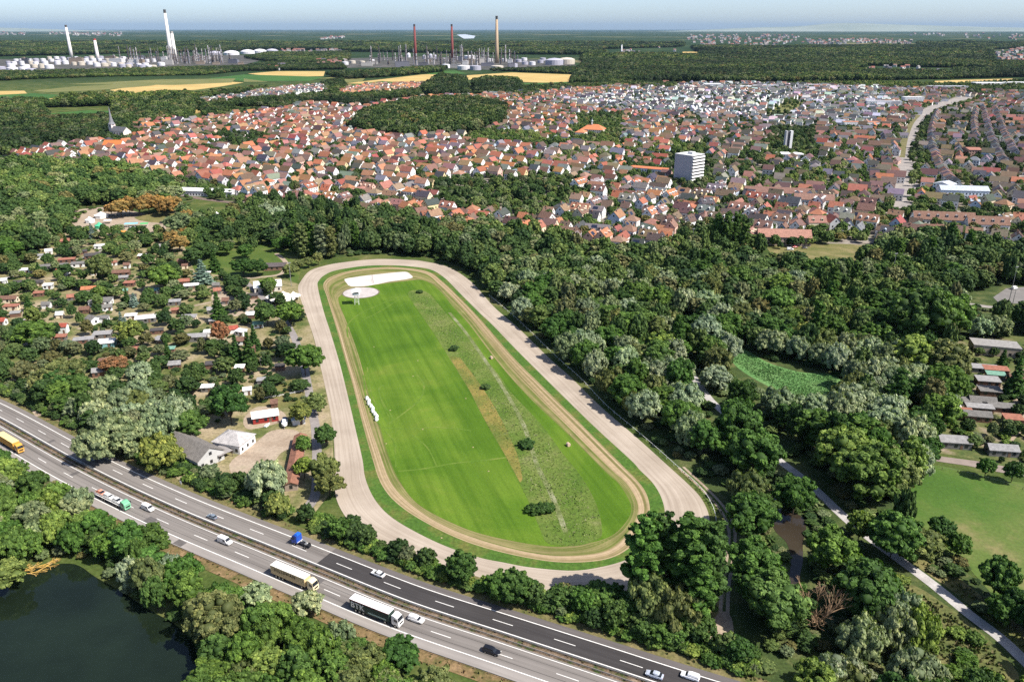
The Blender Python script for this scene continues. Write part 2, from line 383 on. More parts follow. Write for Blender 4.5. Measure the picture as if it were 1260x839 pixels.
strip("track_verge", LI, LPO, 0.09, mnoise("verge grass", [(0.3, (.040, .095, .012)), (0.5, (.062, .125, .018)), (0.68, (.12, .125, .03))], 0.09, fine=0.9, finev=0.3, bmp=0.3), True, NS)
path_m = streaks("sandy hoof path", [(0.34, (.095, .11, .026)), (0.44, (.20, .165, .075)), (0.53, (.34, .255, .155)), (0.64, (.42, .325, .215)), (0.75, (.26, .19, .11))], 0.5, 4.2, 0.004, amt=0.6)
strip("hoof_path", LPO, LPI, 0.10, path_m, True, NS)
dryv = streaks("worn verge", [(0.32, (.070, .115, .020)), (0.46, (.12, .14, .035)), (0.56, (.24, .20, .095)), (0.66, (.13, .145, .04)), (0.8, (.075, .12, .02))], 0.12, 2.6, 0.009, amt=0.8)
strip("worn_verge", LPI, LF, 0.11, dryv, True, NS)
def lawn_material():
    m, nt, b, pos = newmat("mown infield grass", 0.9, 0.12)
    mp = nt.nodes.new("ShaderNodeMapping"); mp.vector_type = 'POINT'
    a = P(470, 400); c = P(600, 650); ang = math.atan2(c[1] - a[1], c[0] - a[0])
    mp.inputs["Rotation"].default_value = (0, 0, -ang); nt.links.new(pos, mp.inputs[0])
    mp2 = nt.nodes.new("ShaderNodeMapping"); mp2.inputs["Scale"].default_value = (0.012, 0.32, 1); nt.links.new(mp.outputs[0], mp2.inputs[0])
    base = ramp(nt, [(0.30, (.050, .110, .008)), (0.46, (.070, .140, .011)), (0.58, (.095, .165, .016)), (0.72, (.15, .185, .030))], noise(nt, pos, 0.018, 7, 0.62, 0.8))
    st = ramp(nt, [(0.33, (.70, .76, .68)), (0.67, (1.28, 1.20, 1.3))], noise(nt, mp2.outputs[0], 1.0, 4, 0.6))
    c = mix(nt, base, st, 0.8, 'MULTIPLY')
    f = noise(nt, pos, 1.6, 3)
    c = mix(nt, c, ramp(nt, [(0.3, (.86,) * 3), (0.7, (1.14,) * 3)], f), 1.0, 'MULTIPLY')
    bump(nt, b, f, 0.25, 0.3)
    nt.links.new(c, b.inputs["Base Color"]); return m
M['lawn'] = lawn_material()
sheet("infield_lawn", LF, 0.12, M['lawn'])
tm = mnoise("flattened grass", [(0.35, (.072, .145, .012)), (0.55, (.10, .165, .02)), (0.7, (.15, .19, .035))], 0.12, fine=1.5, finev=0.2)
def line(name, px, w, z, mat, sm=8):
    g = smooth([P(*q) for q in px], False, sm); return strip(name, offset(g, w / 2), offset(g, -w / 2), z, mat)
for px, w in (([(447, 462), (453, 500), (468, 524)], .7), ([(452, 452), (458, 488), (478, 522)], .6), ([(472, 474), (466, 480), (472, 497), (482, 512), (482, 518)], .7), ([(468, 476), (468, 490), (480, 516)], .5),
              ([(478, 522), (500, 506), (518, 490), (521, 472), (510, 458)], .8), ([(470, 526), (500, 528), (540, 526), (580, 530)], .7), ([(490, 580), (520, 577), (560, 570), (600, 566), (630, 562)], .9),
              ([(505, 535), (525, 550), (538, 575)], .6), ([(428, 415), (428, 400), (440, 388), (460, 378), (490, 366), (510, 357)], .8), ([(445, 395), (470, 382), (500, 363)], .6), ([(473, 530), (485, 545), (487, 575)], .5)):
    line("tyre_track", px, w, 0.128, tm)
sheet("sand_arena", pxpoly([(424, 345), (428, 342.5), (460, 338.2), (492, 335), (501, 335), (505, 338), (508, 341.5), (500, 343.8), (480, 346.8), (452, 352), (432, 352.6), (427, 349)], 2), 0.135, mnoise("white sand", [(0.3, (.48, .435, .40)), (0.7, (.64, .59, .555))], 0.12, fine=1, finev=0.08))
cc = P(444, 360.3); rr = hyp(P(422.5, 360.3), P(465.3, 360.3)) / 2
ry = (P(444, 353.8)[1] - P(444, 366.8)[1]) / 2
circ = lambda r, n=48: [(cc[0] + r * math.cos(2 * math.pi * k / n), cc[1] + r * ry / rr * math.sin(2 * math.pi * k / n)) for k in range(n)]
sheet("ring_edge", circ(rr + .9), 0.135, mnoise("trodden rim", [(0.3, (.10, .095, .05)), (0.7, (.20, .17, .11))], 0.3))
sheet("sand_ring", circ(rr), 0.15, mnoise("grey ring sand", [(0.3, (.38, .34, .325)), (0.7, (.50, .46, .44))], 0.25, fine=1.2, finev=0.08))
# wild meadow strip inside the course
STR = [(502, 360), (508, 373), (522, 393), (538, 417), (556, 446), (577, 480), (595, 515), (621, 560), (647, 610), (662, 645), (672, 667), (690, 671), (715, 671), (736, 663), (741, 655), (737, 630), (727, 606), (712, 582), (693, 559), (668, 525), (648, 503), (629, 483), (611, 458), (590, 433), (563, 402), (540, 375), (530, 363), (517, 357)]
strip_poly = pxpoly(STR, 5)
def meadow_material():
    m, nt, b, pos = newmat("wild meadow", 0.95, 0.1)
    c = ramp(nt, [(0.30, (.060, .115, .018)), (0.45, (.088, .14, .025)), (0.58, (.125, .162, .04)), (0.72, (.18, .185, .08))], noise(nt, pos, 0.06, 8, 0.68, 0.5))
    f = noise(nt, pos, 0.9, 5, 0.7)
    c = mix(nt, c, ramp(nt, [(0.3, (.65,) * 3), (0.7, (1.35,) * 3)], f), 1.0, 'MULTIPLY'); bump(nt, b, f, 0.6, 0.6)
    nt.links.new(c, b.inputs["Base Color"]); return m
M['wild'] = meadow_material()
sheet("wild_meadow", strip_poly, 0.14, M['wild'])
lft = smooth([P(*q) for q in [(552, 438), (577, 479), (596, 516), (622, 561), (640, 594)]], False, 6)
rgt = smooth([P(*q) for q in [(566, 440), (594, 478), (615, 513), (636, 558), (643, 590)]], False, 6)
strip("yellow_margin", lft, rgt, 0.155, mnoise("yellowed grass", [(0.34, (.095, .125, .022)), (0.5, (.15, .145, .032)), (0.66, (.24, .18, .05))], 0.07, fine=1.0, finev=0.3))
rl = smooth([P(*q) for q in [(553, 385), (575, 412), (600, 448), (622, 482), (642, 518), (653, 548), (662, 575), (680, 612), (696, 655)]], False, 8)
strip('pale_reed_line', offset(rl, .9), offset(rl, -.9), 0.16, mnoise('pale reed heads', [(0.36, (.10, .13, .035)), (0.52, (.16, .18, .075)), (0.68, (.27, .27, .17))], 0.12, fine=1.6, finev=.35, bmp=.5))
# ------------------------------------------------------------------ motorway
Wf = smooth([P(*q) for q in [(-120, 445), (0, 496), (120, 559), (233, 611), (360, 661), (420, 684.5), (520, 723), (633, 759), (753, 797), (840, 825), (960, 862), (1100, 904)]], False, 10)
ML = offset(Wf, -8.3)                       # centre line of the median
ML, mlen = resample(ML, 240)
def mo(o): return offset(ML, o)
conc = streaks("worn carriageway", [(0.32, (.135, .122, .113)), (0.5, (.195, .178, .165)), (0.68, (.245, .226, .21))], 0.02, 7, 0.008, 0.8, amt=0.5)
fars = mo(10.6)
strip("far_carriageway", fars, mo(1.2), 0.10, conc)
strip("near_carriageway", mo(-1.6), mo(-12.6), 0.10, conc)
# fresh black surfacing from the joint onwards
ji = min(range(240), key=lambda i: hyp(ML[i], P(388, 698)))
dark = streaks("fresh asphalt", [(0.3, (.040, .037, .038)), (0.7, (.062, .058, .058))], 0.05, 7, 0.03, 0.8, amt=0.5)
strip("fresh_asphalt", mo(8.6)[ji:], mo(1.25)[ji:], 0.112, dark)
sh = streaks("dark shoulder", [(0.3, (.10, .09, .088)), (0.7, (.145, .132, .128))], 0.05, 3, 0.03, 0.8, amt=0.5)
strip("hard_shoulder", fars[ji:], mo(8.6)[ji:], 0.112, sh)
strip("hard_shoulder", fars[:ji + 1], mo(8.5)[:ji + 1], 0.112, streaks("grey shoulder", [(0.3, (.15, .135, .125)), (0.7, (.20, .182, .168))], 0.05, 3, 0.03, 0.8, amt=0.5))
strip("hard_shoulder", mo(-9.7), mo(-12.6), 0.112, streaks("pale shoulder", [(0.3, (.235, .215, .20)), (0.7, (.31, .285, .265))], 0.05, 3, 0.03, 0.8, amt=0.5))
strip("median_strip", mo(1.2), mo(-1.6), 0.105, mnoise("median gravel and weeds", [(0.36, (.05, .075, .02)), (0.5, (.14, .10, .065)), (0.7, (.24, .18, .13))], 0.35, fine=2, finev=0.4, bmp=0.4))
strip("road_verge", mo(13.6), mo(10.55), 0.09, mnoise("roadside grass", [(0.3, (.06, .085, .02)), (0.5, (.14, .125, .05)), (0.7, (.21, .17, .085))], 0.2, fine=1.2, finev=0.3, bmp=0.4))
strip("road_verge", mo(-12.55), mo(-16.5), 0.09, mnoise("dry roadside bank", [(0.3, (.07, .085, .022)), (0.5, (.17, .12, .055)), (0.7, (.27, .18, .10))], 0.2, fine=1.2, finev=0.3, bmp=0.4))
def mark(a, b, w, i0=0, i1=240):
    strip("road_marking", mo(a + w / 2)[i0:i1], mo(a - w / 2)[i0:i1], 0.122, M['mark'])
mark(8.3, None, .30); mark(1.75, None, .30); mark(-2.3, None, .22); mark(-9.5, None, .30)
dl = resample(ML, int(mlen * 2))[0]; dd = MB()
for o_, ph in ((5.0, 0), (-6.0, 5)):
    ln = offset(dl, o_); i = int(ph * 2)
    while i < len(ln) - 14:
        p, q = ln[i], ln[i + 12]; l = hyp(p, q); nx, ny = -(q[1] - p[1]) / l * .11, (q[0] - p[0]) / l * .11
        dd.add([(p[0] - nx, p[1] - ny, .122), (q[0] - nx, q[1] - ny, .122), (q[0] + nx, q[1] + ny, .122), (p[0] + nx, p[1] + ny, .122)], [(0, 1, 2, 3)])
        i += 36
o = obj("lane_dashes", dd.mesh("lane_dashes", M['mark'])); o['kind'] = 'structure'
patch = mnoise("repaired asphalt", [(0.3, (.095, .088, .085)), (0.7, (.135, .125, .12))], 0.5, fine=3, finev=.12)
for i0, i1, o0, o1 in ((60, 66, -5.9, -9.3), (92, 94, -2.5, -5.8), (118, 121, -6.2, -9.3), (150, 158, -2.6, -5.8), (40, 45, 5.2, 8.0), (75, 77, 2.0, 4.8), (128, 131, -9.9, -12.4), (100, 104, 8.7, 10.4), (168, 171, -6.2, -9.3)):
    strip("road_patch", mo(o0)[i0:i1], mo(o1)[i0:i1], 0.1165, patch)
joint = mnoise("sealed joint", [(0.3, (.05, .047, .045)), (0.7, (.085, .08, .075))], 1.0)
for o_ in (-4.2, -7.6, 6.9): strip("road_joint", mo(o_ + .06)[20:230], mo(o_ - .06)[20:230], 0.1185, joint) if o_ < 0 else strip("road_joint", mo(o_ + .06)[20:ji], mo(o_ - .06)[20:ji], 0.1185, joint)
# ------------------------------------------------------------------ water
def water_material(name, col, scale):
    m, nt, b, pos = newmat(name, 0.07, 0.32)
    c = ramp(nt, [(0.35, tuple(k * .7 for k in col)), (0.65, tuple(k * 1.3 for k in col))], noise(nt, pos, 0.03, 4))
    nt.links.new(c, b.inputs["Base Color"]); bump(nt, b, noise(nt, pos, scale, 3), 0.06, 0.05); return m
sheet("lake", pxpoly([(-200, 690), (-60, 705), (0, 722), (22, 706), (55, 696), (92, 694), (118, 710), (150, 728), (180, 748), (215, 768), (238, 792), (244, 820), (242, 870), (230, 940), (-250, 940)], 5), 0.07, water_material("lake water", (.010, .017, .010), 0.8))
sheet("stream", pxpoly([(938, 600), (955, 606), (962, 628), (985, 634), (992, 650), (988, 668), (988, 690), (984, 712), (985, 745), (974, 748), (971, 712), (973, 690), (968, 668), (955, 655), (948, 640), (944, 620)], 4), 0.07, water_material("stream water", (.035, .028, .020), 1.5))
# ------------------------------------------------------------------ paths
def road(name, px, w, z, mat, sm=8): return line(name, px, w, z, mat, sm)
road("gravel_path", [(852, 462), (872, 490), (890, 507), (920, 535), (950, 560), (993, 593), (1040, 637), (1073, 664), (1113, 693), (1153, 723), (1193, 756), (1230, 784), (1262, 814), (1320, 870)], 3.6, 0.09, M['gravel'])
for d in (-0.95, 0.95):
    g = smooth([P(*q) for q in [(838, 575), (868, 603), (888, 625), (900, 650), (899, 680), (893, 717), (891, 750), (892, 768)]], False, 8)
    g = offset(g, d); strip("wheel_track", offset(g, .5), offset(g, -.5), 0.09, M['dirt'])
sheet("gravel_turning_place", pxpoly([(878, 762), (890, 752), (900, 760), (904, 780), (915, 791), (934, 798), (930, 806), (908, 800), (893, 790), (874, 786)], 4), 0.095, M['dirt'])
road("lane", [(298, 343), (318, 362), (340, 383), (357, 405), (366, 425), (374, 450), (379, 475), (383, 500), (388, 525), (390, 555), (390, 590), (387, 612), (372, 632)], 3.6, 0.09, mnoise("lane surface", [(0.3, (.20, .18, .175)), (0.7, (.29, .265, .25))], 0.2, fine=1.5, finev=0.15))
road("lane", [(340, 312), (352, 324), (346, 337), (322, 341), (298, 343)], 3.2, 0.09, M['dirt'])
road("allotment_path", [(30, 380), (31, 400), (32, 440), (35, 470), (38, 495), (48, 512)], 2.4, 0.09, M['dirt'])
road("allotment_path", [(0, 343), (50, 333), (100, 318), (140, 302)], 2.6, 0.09, M['street'])
road("allotment_path", [(140, 352), (180, 342), (215, 338)], 2.4, 0.09, M['dirt'])
road("allotment_path", [(95, 405), (140, 392), (200, 384), (260, 372)], 2.2, 0.09, M['dirt'])
sheet("yard", pxpoly([(282, 572), (300, 555), (318, 542), (332, 531), (352, 528), (368, 532), (364, 548), (345, 558), (335, 575), (318, 600), (292, 590)], 4), 0.09, M['dirt'])
sheet("yard", pxpoly([(300, 515), (318, 500), (345, 505), (352, 516), (330, 524), (305, 528)], 4), 0.085, M['dirt'])
sheet("dry_plot", pxpoly([(300, 480), (345, 470), (376, 466), (380, 492), (360, 500), (310, 502)], 3), 0.08, M['dry'])
sheet("dry_plot", pxpoly([(262, 360), (300, 358), (318, 372), (300, 388), (268, 385)], 3), 0.08, M['dirt'])
sheet("dry_plot", pxpoly([(-40, 400), (25, 395), (27, 425), (-40, 440)], 3), 0.08, M['dry'])
sheet("event_ground", pxpoly([(85, 262), (130, 255), (185, 265), (205, 275), (195, 285), (130, 286), (95, 280)], 3), 0.08, M['dirt'])
sheet("event_ground", pxpoly([(165, 268), (215, 258), (222, 268), (200, 275)], 3), 0.085, M['dry'])
sheet("farm_road", pxpoly([(1142, 566), (1190, 573), (1300, 595), (1420, 612), (1420, 602), (1300, 586), (1200, 567), (1145, 560)]), 0.09, mnoise("brown lane", [(0.3, (.20, .16, .14)), (0.7, (.28, .23, .20))], 0.2))
sheet("parking", pxpoly([(1222, 366), (1238, 355), (1300, 350), (1330, 372), (1230, 374)]), 0.09, M['asphalt'])
road("service_road", [(1170, 371), (1190, 374), (1240, 380), (1330, 384)], 5, 0.085, M['street'])
road("field_lane", [(1250, 490), (1258, 520), (1240, 545), (1262, 560)], 3, 0.085, M['dirt'])
sheet("garden_plot", pxpoly([(1165, 420), (1300, 410), (1300, 590), (1200, 566), (1148, 556), (1160, 510), (1172, 460)]), 0.06,
      mnoise("plot soil and beds", [(0.34, (.045, .08, .02)), (0.5, (.11, .12, .04)), (0.6, (.22, .18, .12)), (0.7, (.32, .28, .23))], 0.07, fine=0.8, finev=0.3))
road("railway_bed", [(200, 236), (250, 245), (290, 250), (345, 256), (400, 260), (470, 272), (560, 288), (650, 300), (760, 312), (860, 340), (960, 378), (1010, 402), (1060, 430)], 7, 0.09, mnoise("railway ballast", [(0.3, (.12, .085, .07)), (0.7, (.21, .16, .135))], 0.3))
# ------------------------------------------------------------------ town ground, streets
TOWN = [(12, 193), (40, 176), (85, 176), (130, 172), (160, 150), (240, 150), (300, 142), (345, 136), (380, 128), (430, 134), (520, 122), (580, 119), (640, 117), (690, 111), (760, 108), (820, 104), (1060, 102), (1180, 104), (1300, 98), (1420, 100), (1420, 325), (1260, 312), (1190, 296), (1150, 294), (1090, 300), (1000, 306), (935, 308), (900, 278), (850, 282), (800, 314), (740, 308), (690, 302), (630, 292), (580, 284), (535, 282), (480, 264), (430, 256), (350, 252), (290, 250), (230, 240), (150, 214), (60, 206)]
sheet("town_ground", pxpoly(TOWN), 0.05, M['town'])
BLV = [(1104, 262), (1110, 240), (1112, 215), (1111, 195), (1115, 172), (1124, 152), (1138, 138), (1160, 128), (1200, 118), (1260, 108)]
road("boulevard", BLV, 30, 0.12, M['street'])
bg_ = [P(*q) for q in [(1109, 194), (1113, 172), (1121, 152), (1130, 142)]]
strip("tram_lawn", offset(smooth(bg_), 4.2), offset(smooth(bg_), -4.2), 0.14, mnoise("tram lawn", [(0.3, (.10, .10, .035)), (0.7, (.19, .165, .08))], 0.1))
road("street", [(1210, 136), (1205, 150), (1207, 168), (1214, 185), (1225, 205), (1232, 228), (1250, 250)], 10, 0.12, M['street'])
road("street", [(770, 210), (800, 212), (830, 214)], 22, 0.12, M['gravel'])
# ------------------------------------------------------------------ fields beyond the town
yel = mnoise("ripe wheat", [(0.3, (.40, .28, .095)), (0.7, (.54, .39, .15))], 0.01, fine=0.12, finev=0.1)
grn = mnoise("green crop", [(0.3, (.035, .095, .018)), (0.7, (.055, .135, .024))], 0.01, fine=0.1, finev=0.15)
olv = mnoise("hay meadow", [(0.3, (.12, .135, .040)), (0.7, (.19, .18, .065))], 0.01, fine=0.1, finev=0.12)
sheet("wheat_field", [pxpoly(q) for q in ([(135, 111), (170, 106), (215, 103), (268, 100), (300, 102), (270, 107), (240, 111), (200, 113), (176, 117), (150, 116)], [(305, 91), (340, 88), (400, 88), (398, 94), (340, 95)], [(425, 103), (460, 99), (520, 92), (560, 91), (552, 95), (548, 103), (490, 104)], [(575, 93), (630, 89.5), (700, 92), (760, 95), (755, 100), (690, 103), (640, 101), (570, 98)], [(22, 124), (70, 121), (62, 128), (25, 127)], [(470, 126), (500, 123), (525, 124), (505, 131), (480, 130)], [(785, 67), (815, 67), (812, 70), (786, 70)], [(1170, 99), (1250, 97), (1256, 101), (1180, 102)], [(1150, 100), (1190, 98.5), (1185, 102), (1150, 102)], [(840, 64), (862, 64), (860, 67), (840, 67)], [(-60, 113), (30, 112), (35, 117), (-60, 120)], [(255, 134), (262, 138), (240, 140), (236, 136)])], 0.10, yel)
sheet("crop_field", [pxpoly(q) for q in ([(-60, 120), (40, 115), (72, 117), (60, 122), (-60, 125)], [(255, 97), (300, 92), (400, 95), (380, 100), (300, 100)], [(430, 105), (470, 100), (520, 104), (545, 105), (510, 107), (440, 108)], [(520, 88), (560, 87), (575, 91), (530, 92)], [(60, 140), (110, 136), (135, 137), (132, 145), (90, 147)], [(290, 134), (320, 132), (328, 136), (300, 138)], [(640, 103), (700, 101), (740, 104), (680, 108)])], 0.10, grn)
sheet("hay_field", [pxpoly(q) for q in ([(40, 112), (90, 107), (165, 103), (215, 101), (185, 106), (110, 112), (60, 114)], [(80, 104), (200, 98), (290, 97), (285, 102), (215, 105)], [(300, 97), (300, 101), (330, 101)], [(420, 98), (450, 96), (445, 101), (420, 102)], [(390, 97), (430, 93), (430, 97)], [(940, 133), (970, 125), (990, 126), (975, 137), (950, 140)])], 0.13, olv)
# ------------------------------------------------------------------ trees
def ico(sub=1):
    t = (1 + 5 ** .5) / 2
    v = [Vector(q).normalized() for q in ((-1, t, 0), (1, t, 0), (-1, -t, 0), (1, -t, 0), (0, -1, t), (0, 1, t), (0, -1, -t), (0, 1, -t), (t, 0, -1), (t, 0, 1), (-t, 0, -1), (-t, 0, 1))]
    f = [(0, 11, 5), (0, 5, 1), (0, 1, 7), (0, 7, 10), (0, 10, 11), (1, 5, 9), (5, 11, 4), (11, 10, 2), (10, 7, 6), (7, 1, 8), (3, 9, 4), (3, 4, 2), (3, 2, 6), (3, 6, 8), (3, 8, 9), (4, 9, 5), (2, 4, 11), (6, 2, 10), (8, 6, 7), (9, 8, 1)]
    for _ in range(sub):
        nf = []; c = {}
        def mid(a, b):
            k = (min(a, b), max(a, b))
            if k not in c: c[k] = len(v); v.append(((v[a] + v[b]) / 2).normalized())
            return c[k]
        for a, b, d in f:
            x, y, z = mid(a, b), mid(b, d), mid(d, a); nf += [(a, x, z), (b, y, x), (d, z, y), (x, y, z)]
        f = nf
    return np.array([tuple(q) for q in v]), np.array(f)
ICV, ICF = ico(1)
def lobes_for(kind, Rr, H, z0, rg):
    L = []
    if kind == 'broad':
        cz = (z0 + H) / 2; hz = (H - z0) / 2; n = 36
        L.append((0, 0, cz, Rr * .54)); L.append((0, 0, cz + hz * .3, Rr * .46))
        for k in range(n):
            z = 1 - (k + .5) / n * 1.55; a = k * 2.39996 + rg.uniform(-.4, .4); q = math.sqrt(max(0, 1 - z * z))
            e = rg.uniform(.58, .90); r = Rr * rg.uniform(.17, .34)
            L.append((Rr * q * math.cos(a) * e, Rr * q * math.sin(a) * e, cz + hz * z * e, r))
    elif kind == 'willow':
        cz = (z0 + H) / 2; hz = (H - z0) / 2; n = 34
        L.append((0, 0, cz, Rr * .6))
        for k in range(n):
            z = 1 - (k + .5) / n * 1.6; a = k * 2.39996 + rg.uniform(-.5, .5); q = math.sqrt(max(0, 1 - z * z))
            e = rg.uniform(.62, .84); r = Rr * rg.uniform(.15, .28)
            L.append((Rr * q * math.cos(a) * e, Rr * q * math.sin(a) * e, cz + hz * z * e, r))
    elif kind == 'poplar':
        n = 40
        for k in range(n):
            t = (k + .5) / n; z = z0 + (H - z0) * t; w = Rr * (math.sin(math.pi * (t * .70 + .15)) ** .7)
            a = k * 2.39996; e = rg.uniform(.35, .72); r = Rr * rg.uniform(.26, .40) * (1 - .3 * t)
            L.append((w * math.cos(a) * e, w * math.sin(a) * e, z, r))
            if k % 4 == 0: L.append((0, 0, z, w * .5))
    elif kind == 'conifer':
        n = 44
        for k in range(n):
            t = (k + .5) / n; z = z0 + (H - z0) * t; w = Rr * (1 - t) ** .85; a = k * 2.39996
            L.append((w * math.cos(a) * .62, w * math.sin(a) * .62, z - w * .12, max(.12 * Rr, w * .42)))
            if k % 5 == 0: L.append((0, 0, z, max(.1, w * .5)))
    elif kind == 'bush':
        n = 12
        for k in range(n):
            a = k * 2.39996; e = math.sqrt((k + .5) / n) * .72; r = Rr * rg.uniform(.28, .45)
            L.append((Rr * math.cos(a) * e, Rr * math.sin(a) * e, H * rg.uniform(.35, .75) * (1 - e * .5), r))
    return np.array(L)
def crown_mesh(name, kind, Rr, H, z0, nleaf, leaf, seed, mat, aspect=1.0, jit=.75, core=.76):
    """foliage of one tree, scaled to radius 1 and height 1: a solid of leafy boughs covered by single leaf sprays"""
    rg = np.random.default_rng(seed); L = lobes_for(kind, Rr, H, z0, rg)
    flat = .85 if kind != 'conifer' else .55; fl = np.array([1, 1, flat])
    # every bough carries a handful of leaf clumps, so that edges stay ragged and gaps show the dark-toned boughs
    ns = 8; sdir = rg.normal(size=(len(L), ns, 3)); sdir[:, :, 2] += .35; sdir /= np.linalg.norm(sdir, axis=2)[:, :, None]
    sub = np.concatenate([L[:, None, :3] + sdir * (L[:, None, 3:4] * rg.uniform(.72, 1.08, (len(L), ns, 1))) * fl, np.broadcast_to(L[:, None, 3:4], (len(L), ns, 1)) * rg.uniform(.26, .50, (len(L), ns, 1))], 2).reshape(-1, 4)
    w = sub[:, 3] ** 2; idx = rg.choice(len(sub), int(nleaf * 2.6), p=w / w.sum())
    d = rg.normal(size=(len(idx), 3)); d[:, 2] += .30; d /= np.linalg.norm(d, axis=1)[:, None]
    p = sub[idx, :3] + d * (sub[idx, 3] * rg.uniform(.55, 1.15, len(idx)))[:, None] * fl
    if kind == 'willow': p[:, 2] -= np.abs(rg.normal(0, .35, len(idx))) * sub[idx, 3]
    d = d * .65 + sdir.reshape(-1, 3)[idx] * .45; d /= np.linalg.norm(d, axis=1)[:, None]
    keep = p[:, 2] > .05 * H if kind == 'bush' else p[:, 2] > z0 * .6
    for q_ in L:
        q = (p - q_[:3]) / fl; keep &= ~((q * q).sum(1) < (q_[3] * .74) ** 2)
    p, d = p[keep][:nleaf], d[keep][:nleaf]; n = len(p)
    nrm = d + rg.normal(size=(n, 3)) * jit * .6; nrm /= np.linalg.norm(nrm, axis=1)[:, None]
    t = np.cross(nrm, rg.normal(size=(n, 3))); t /= np.linalg.norm(t, axis=1)[:, None]
    if kind in ('willow', 'conifer'):
        t = t * .5 + np.array([0, 0, -1.0 if kind == 'willow' else -.3]) + d * .4; t /= np.linalg.norm(t, axis=1)[:, None]
    b = np.cross(nrm, t); b /= np.maximum(1e-6, np.linalg.norm(b, axis=1))[:, None]
    s = leaf * rg.uniform(.55, 1.25, n)[:, None]
    t = t * s * aspect; b = b * s / aspect
    quad = np.stack([p - t - b * .35, p + b * -1, p + t - b * .2, p + t * .2 + b], 1).reshape(-1, 3)
    qi = np.arange(n * 4).reshape(-1, 4)
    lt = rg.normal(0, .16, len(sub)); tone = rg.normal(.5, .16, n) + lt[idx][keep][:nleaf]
    # boughs
    cv = (ICV[None] * L[:, None, 3:4] * core * fl * (1 + rg.normal(0, .07, (len(L), len(ICV), 1))) + L[:, None, :3]).reshape(-1, 3)
    cf = (ICF[None] + (np.arange(len(L)) * len(ICV))[:, None, None]).reshape(-1, 3) + len(quad)
    v = np.concatenate([quad, cv]) / np.array([Rr, Rr, H])
    nl = np.concatenate([qi.ravel(), cf.ravel()])
    me = bpy.data.meshes.new(name); me.vertices.add(len(v)); me.vertices.foreach_set("co", v.ravel().astype(np.float32))
    npoly = n + len(cf); me.loops.add(len(nl)); me.loops.foreach_set("vertex_index", nl.astype(np.int32))
    me.polygons.add(npoly); me.polygons.foreach_set("loop_start", np.concatenate([np.arange(n) * 4, n * 4 + np.arange(len(cf)) * 3]).astype(np.int32))
    a = me.attributes.new("tone", 'FLOAT', 'FACE'); a.data.foreach_set("value", np.concatenate([np.clip(tone, 0, 1), np.full(len(cf), .12)]).astype(np.float32))  # boughs get a dark tone: shade between the leaf clumps painted in
    me.materials.append(mat); me.update(calc_edges=True); return me
PROTO = {}
def mk(key, kind, Rr, H, z0, nleaf, leaf, n, seed, **kw):
    PROTO[key] = [crown_mesh(key.replace('-', '_') + "_crown", kind, Rr, H, z0, nleaf, leaf, seed + i, M['leaf'], **kw) for i in range(n)]
mk('broad-big', 'broad', 6.5, 15, 2.6, 10500, .40, 7, 100)
mk('broad-slim', 'broad', 4.4, 17, 2.4, 8500, .38, 4, 150)
mk('broad-small', 'broad', 3.0, 7, 1.6, 2200, .30, 4, 200)
mk('willow-big', 'willow', 6.5, 12.5, 1.2, 9500, .36, 4, 300, aspect=1.35, jit=.55)
mk('poplar-big', 'poplar', 4.2, 26, 3.0, 13000, .40, 4, 400)
mk('conifer-big', 'conifer', 3.6, 16, .8, 5200, .38, 3, 500, aspect=1.2, jit=.5, core=.7)
mk('bush-big', 'bush', 2.2, 2.8, 0, 1500, .22, 4, 600)
def trunk_mesh(seed, limbs=5):
    rg = random.Random(seed); b = MB(); p = Vector((0, 0, -.01)); r = 1.0
    for k in range(4):
        q = p + Vector((rg.uniform(-.4, .4), rg.uniform(-.4, .4), .19)); b.tube(p, q, r, r * .8, 7, False); p = q; r *= .8
    for k in range(limbs):
        a = k * 2.4 + rg.random(); e = rg.uniform(4, 7)
        m = p + Vector((math.cos(a) * e * .5, math.sin(a) * e * .5, rg.uniform(-.05, .08)))
        b.tube(p + Vector((0, 0, -.2 * rg.random())), m, r * .6, r * .4, 5, False)
        b.tube(m, m + Vector((math.cos(a) * e * .5, math.sin(a) * e * .5, rg.uniform(.08, .2))), r * .4, r * .12, 4, False)
    return b.mesh("trunk", M['bark'])
TRUNKS = [trunk_mesh(s) for s in range(4)]
TONES = {'dark green': (.026, .056, .018), 'deep green': (.038, .076, .022), 'mid green': (.060, .104, .026), 'fresh green': (.078, .132, .028), 'light green': (.118, .164, .038), 'yellow green': (.165, .188, .045),
         'olive green': (.108, .125, .045), 'silvery green': (.205, .240, .155), 'grey green': (.145, .172, .098), 'bluish green': (.12, .17, .15), 'rusty brown': (.25, .155, .055), 'reddish brown': (.22, .11, .06)}
TONES = {k: (v[0] * (1.9 if 'd' in k[:2] else 1.2 if k[0] == 'y' else 1.38), v[1] * (1.92 if 'd' in k[:2] else 1.26 if k[0] == 'y' else 1.42), v[2] * 1.35) for k, v in TONES.items()}
TREES = []
def add_tree(kind, tone, x, y, Rr, H, zone):
    TREES.append([kind, tone, x, y, Rr, H, zone])
def at(px, py): return P(px, py)
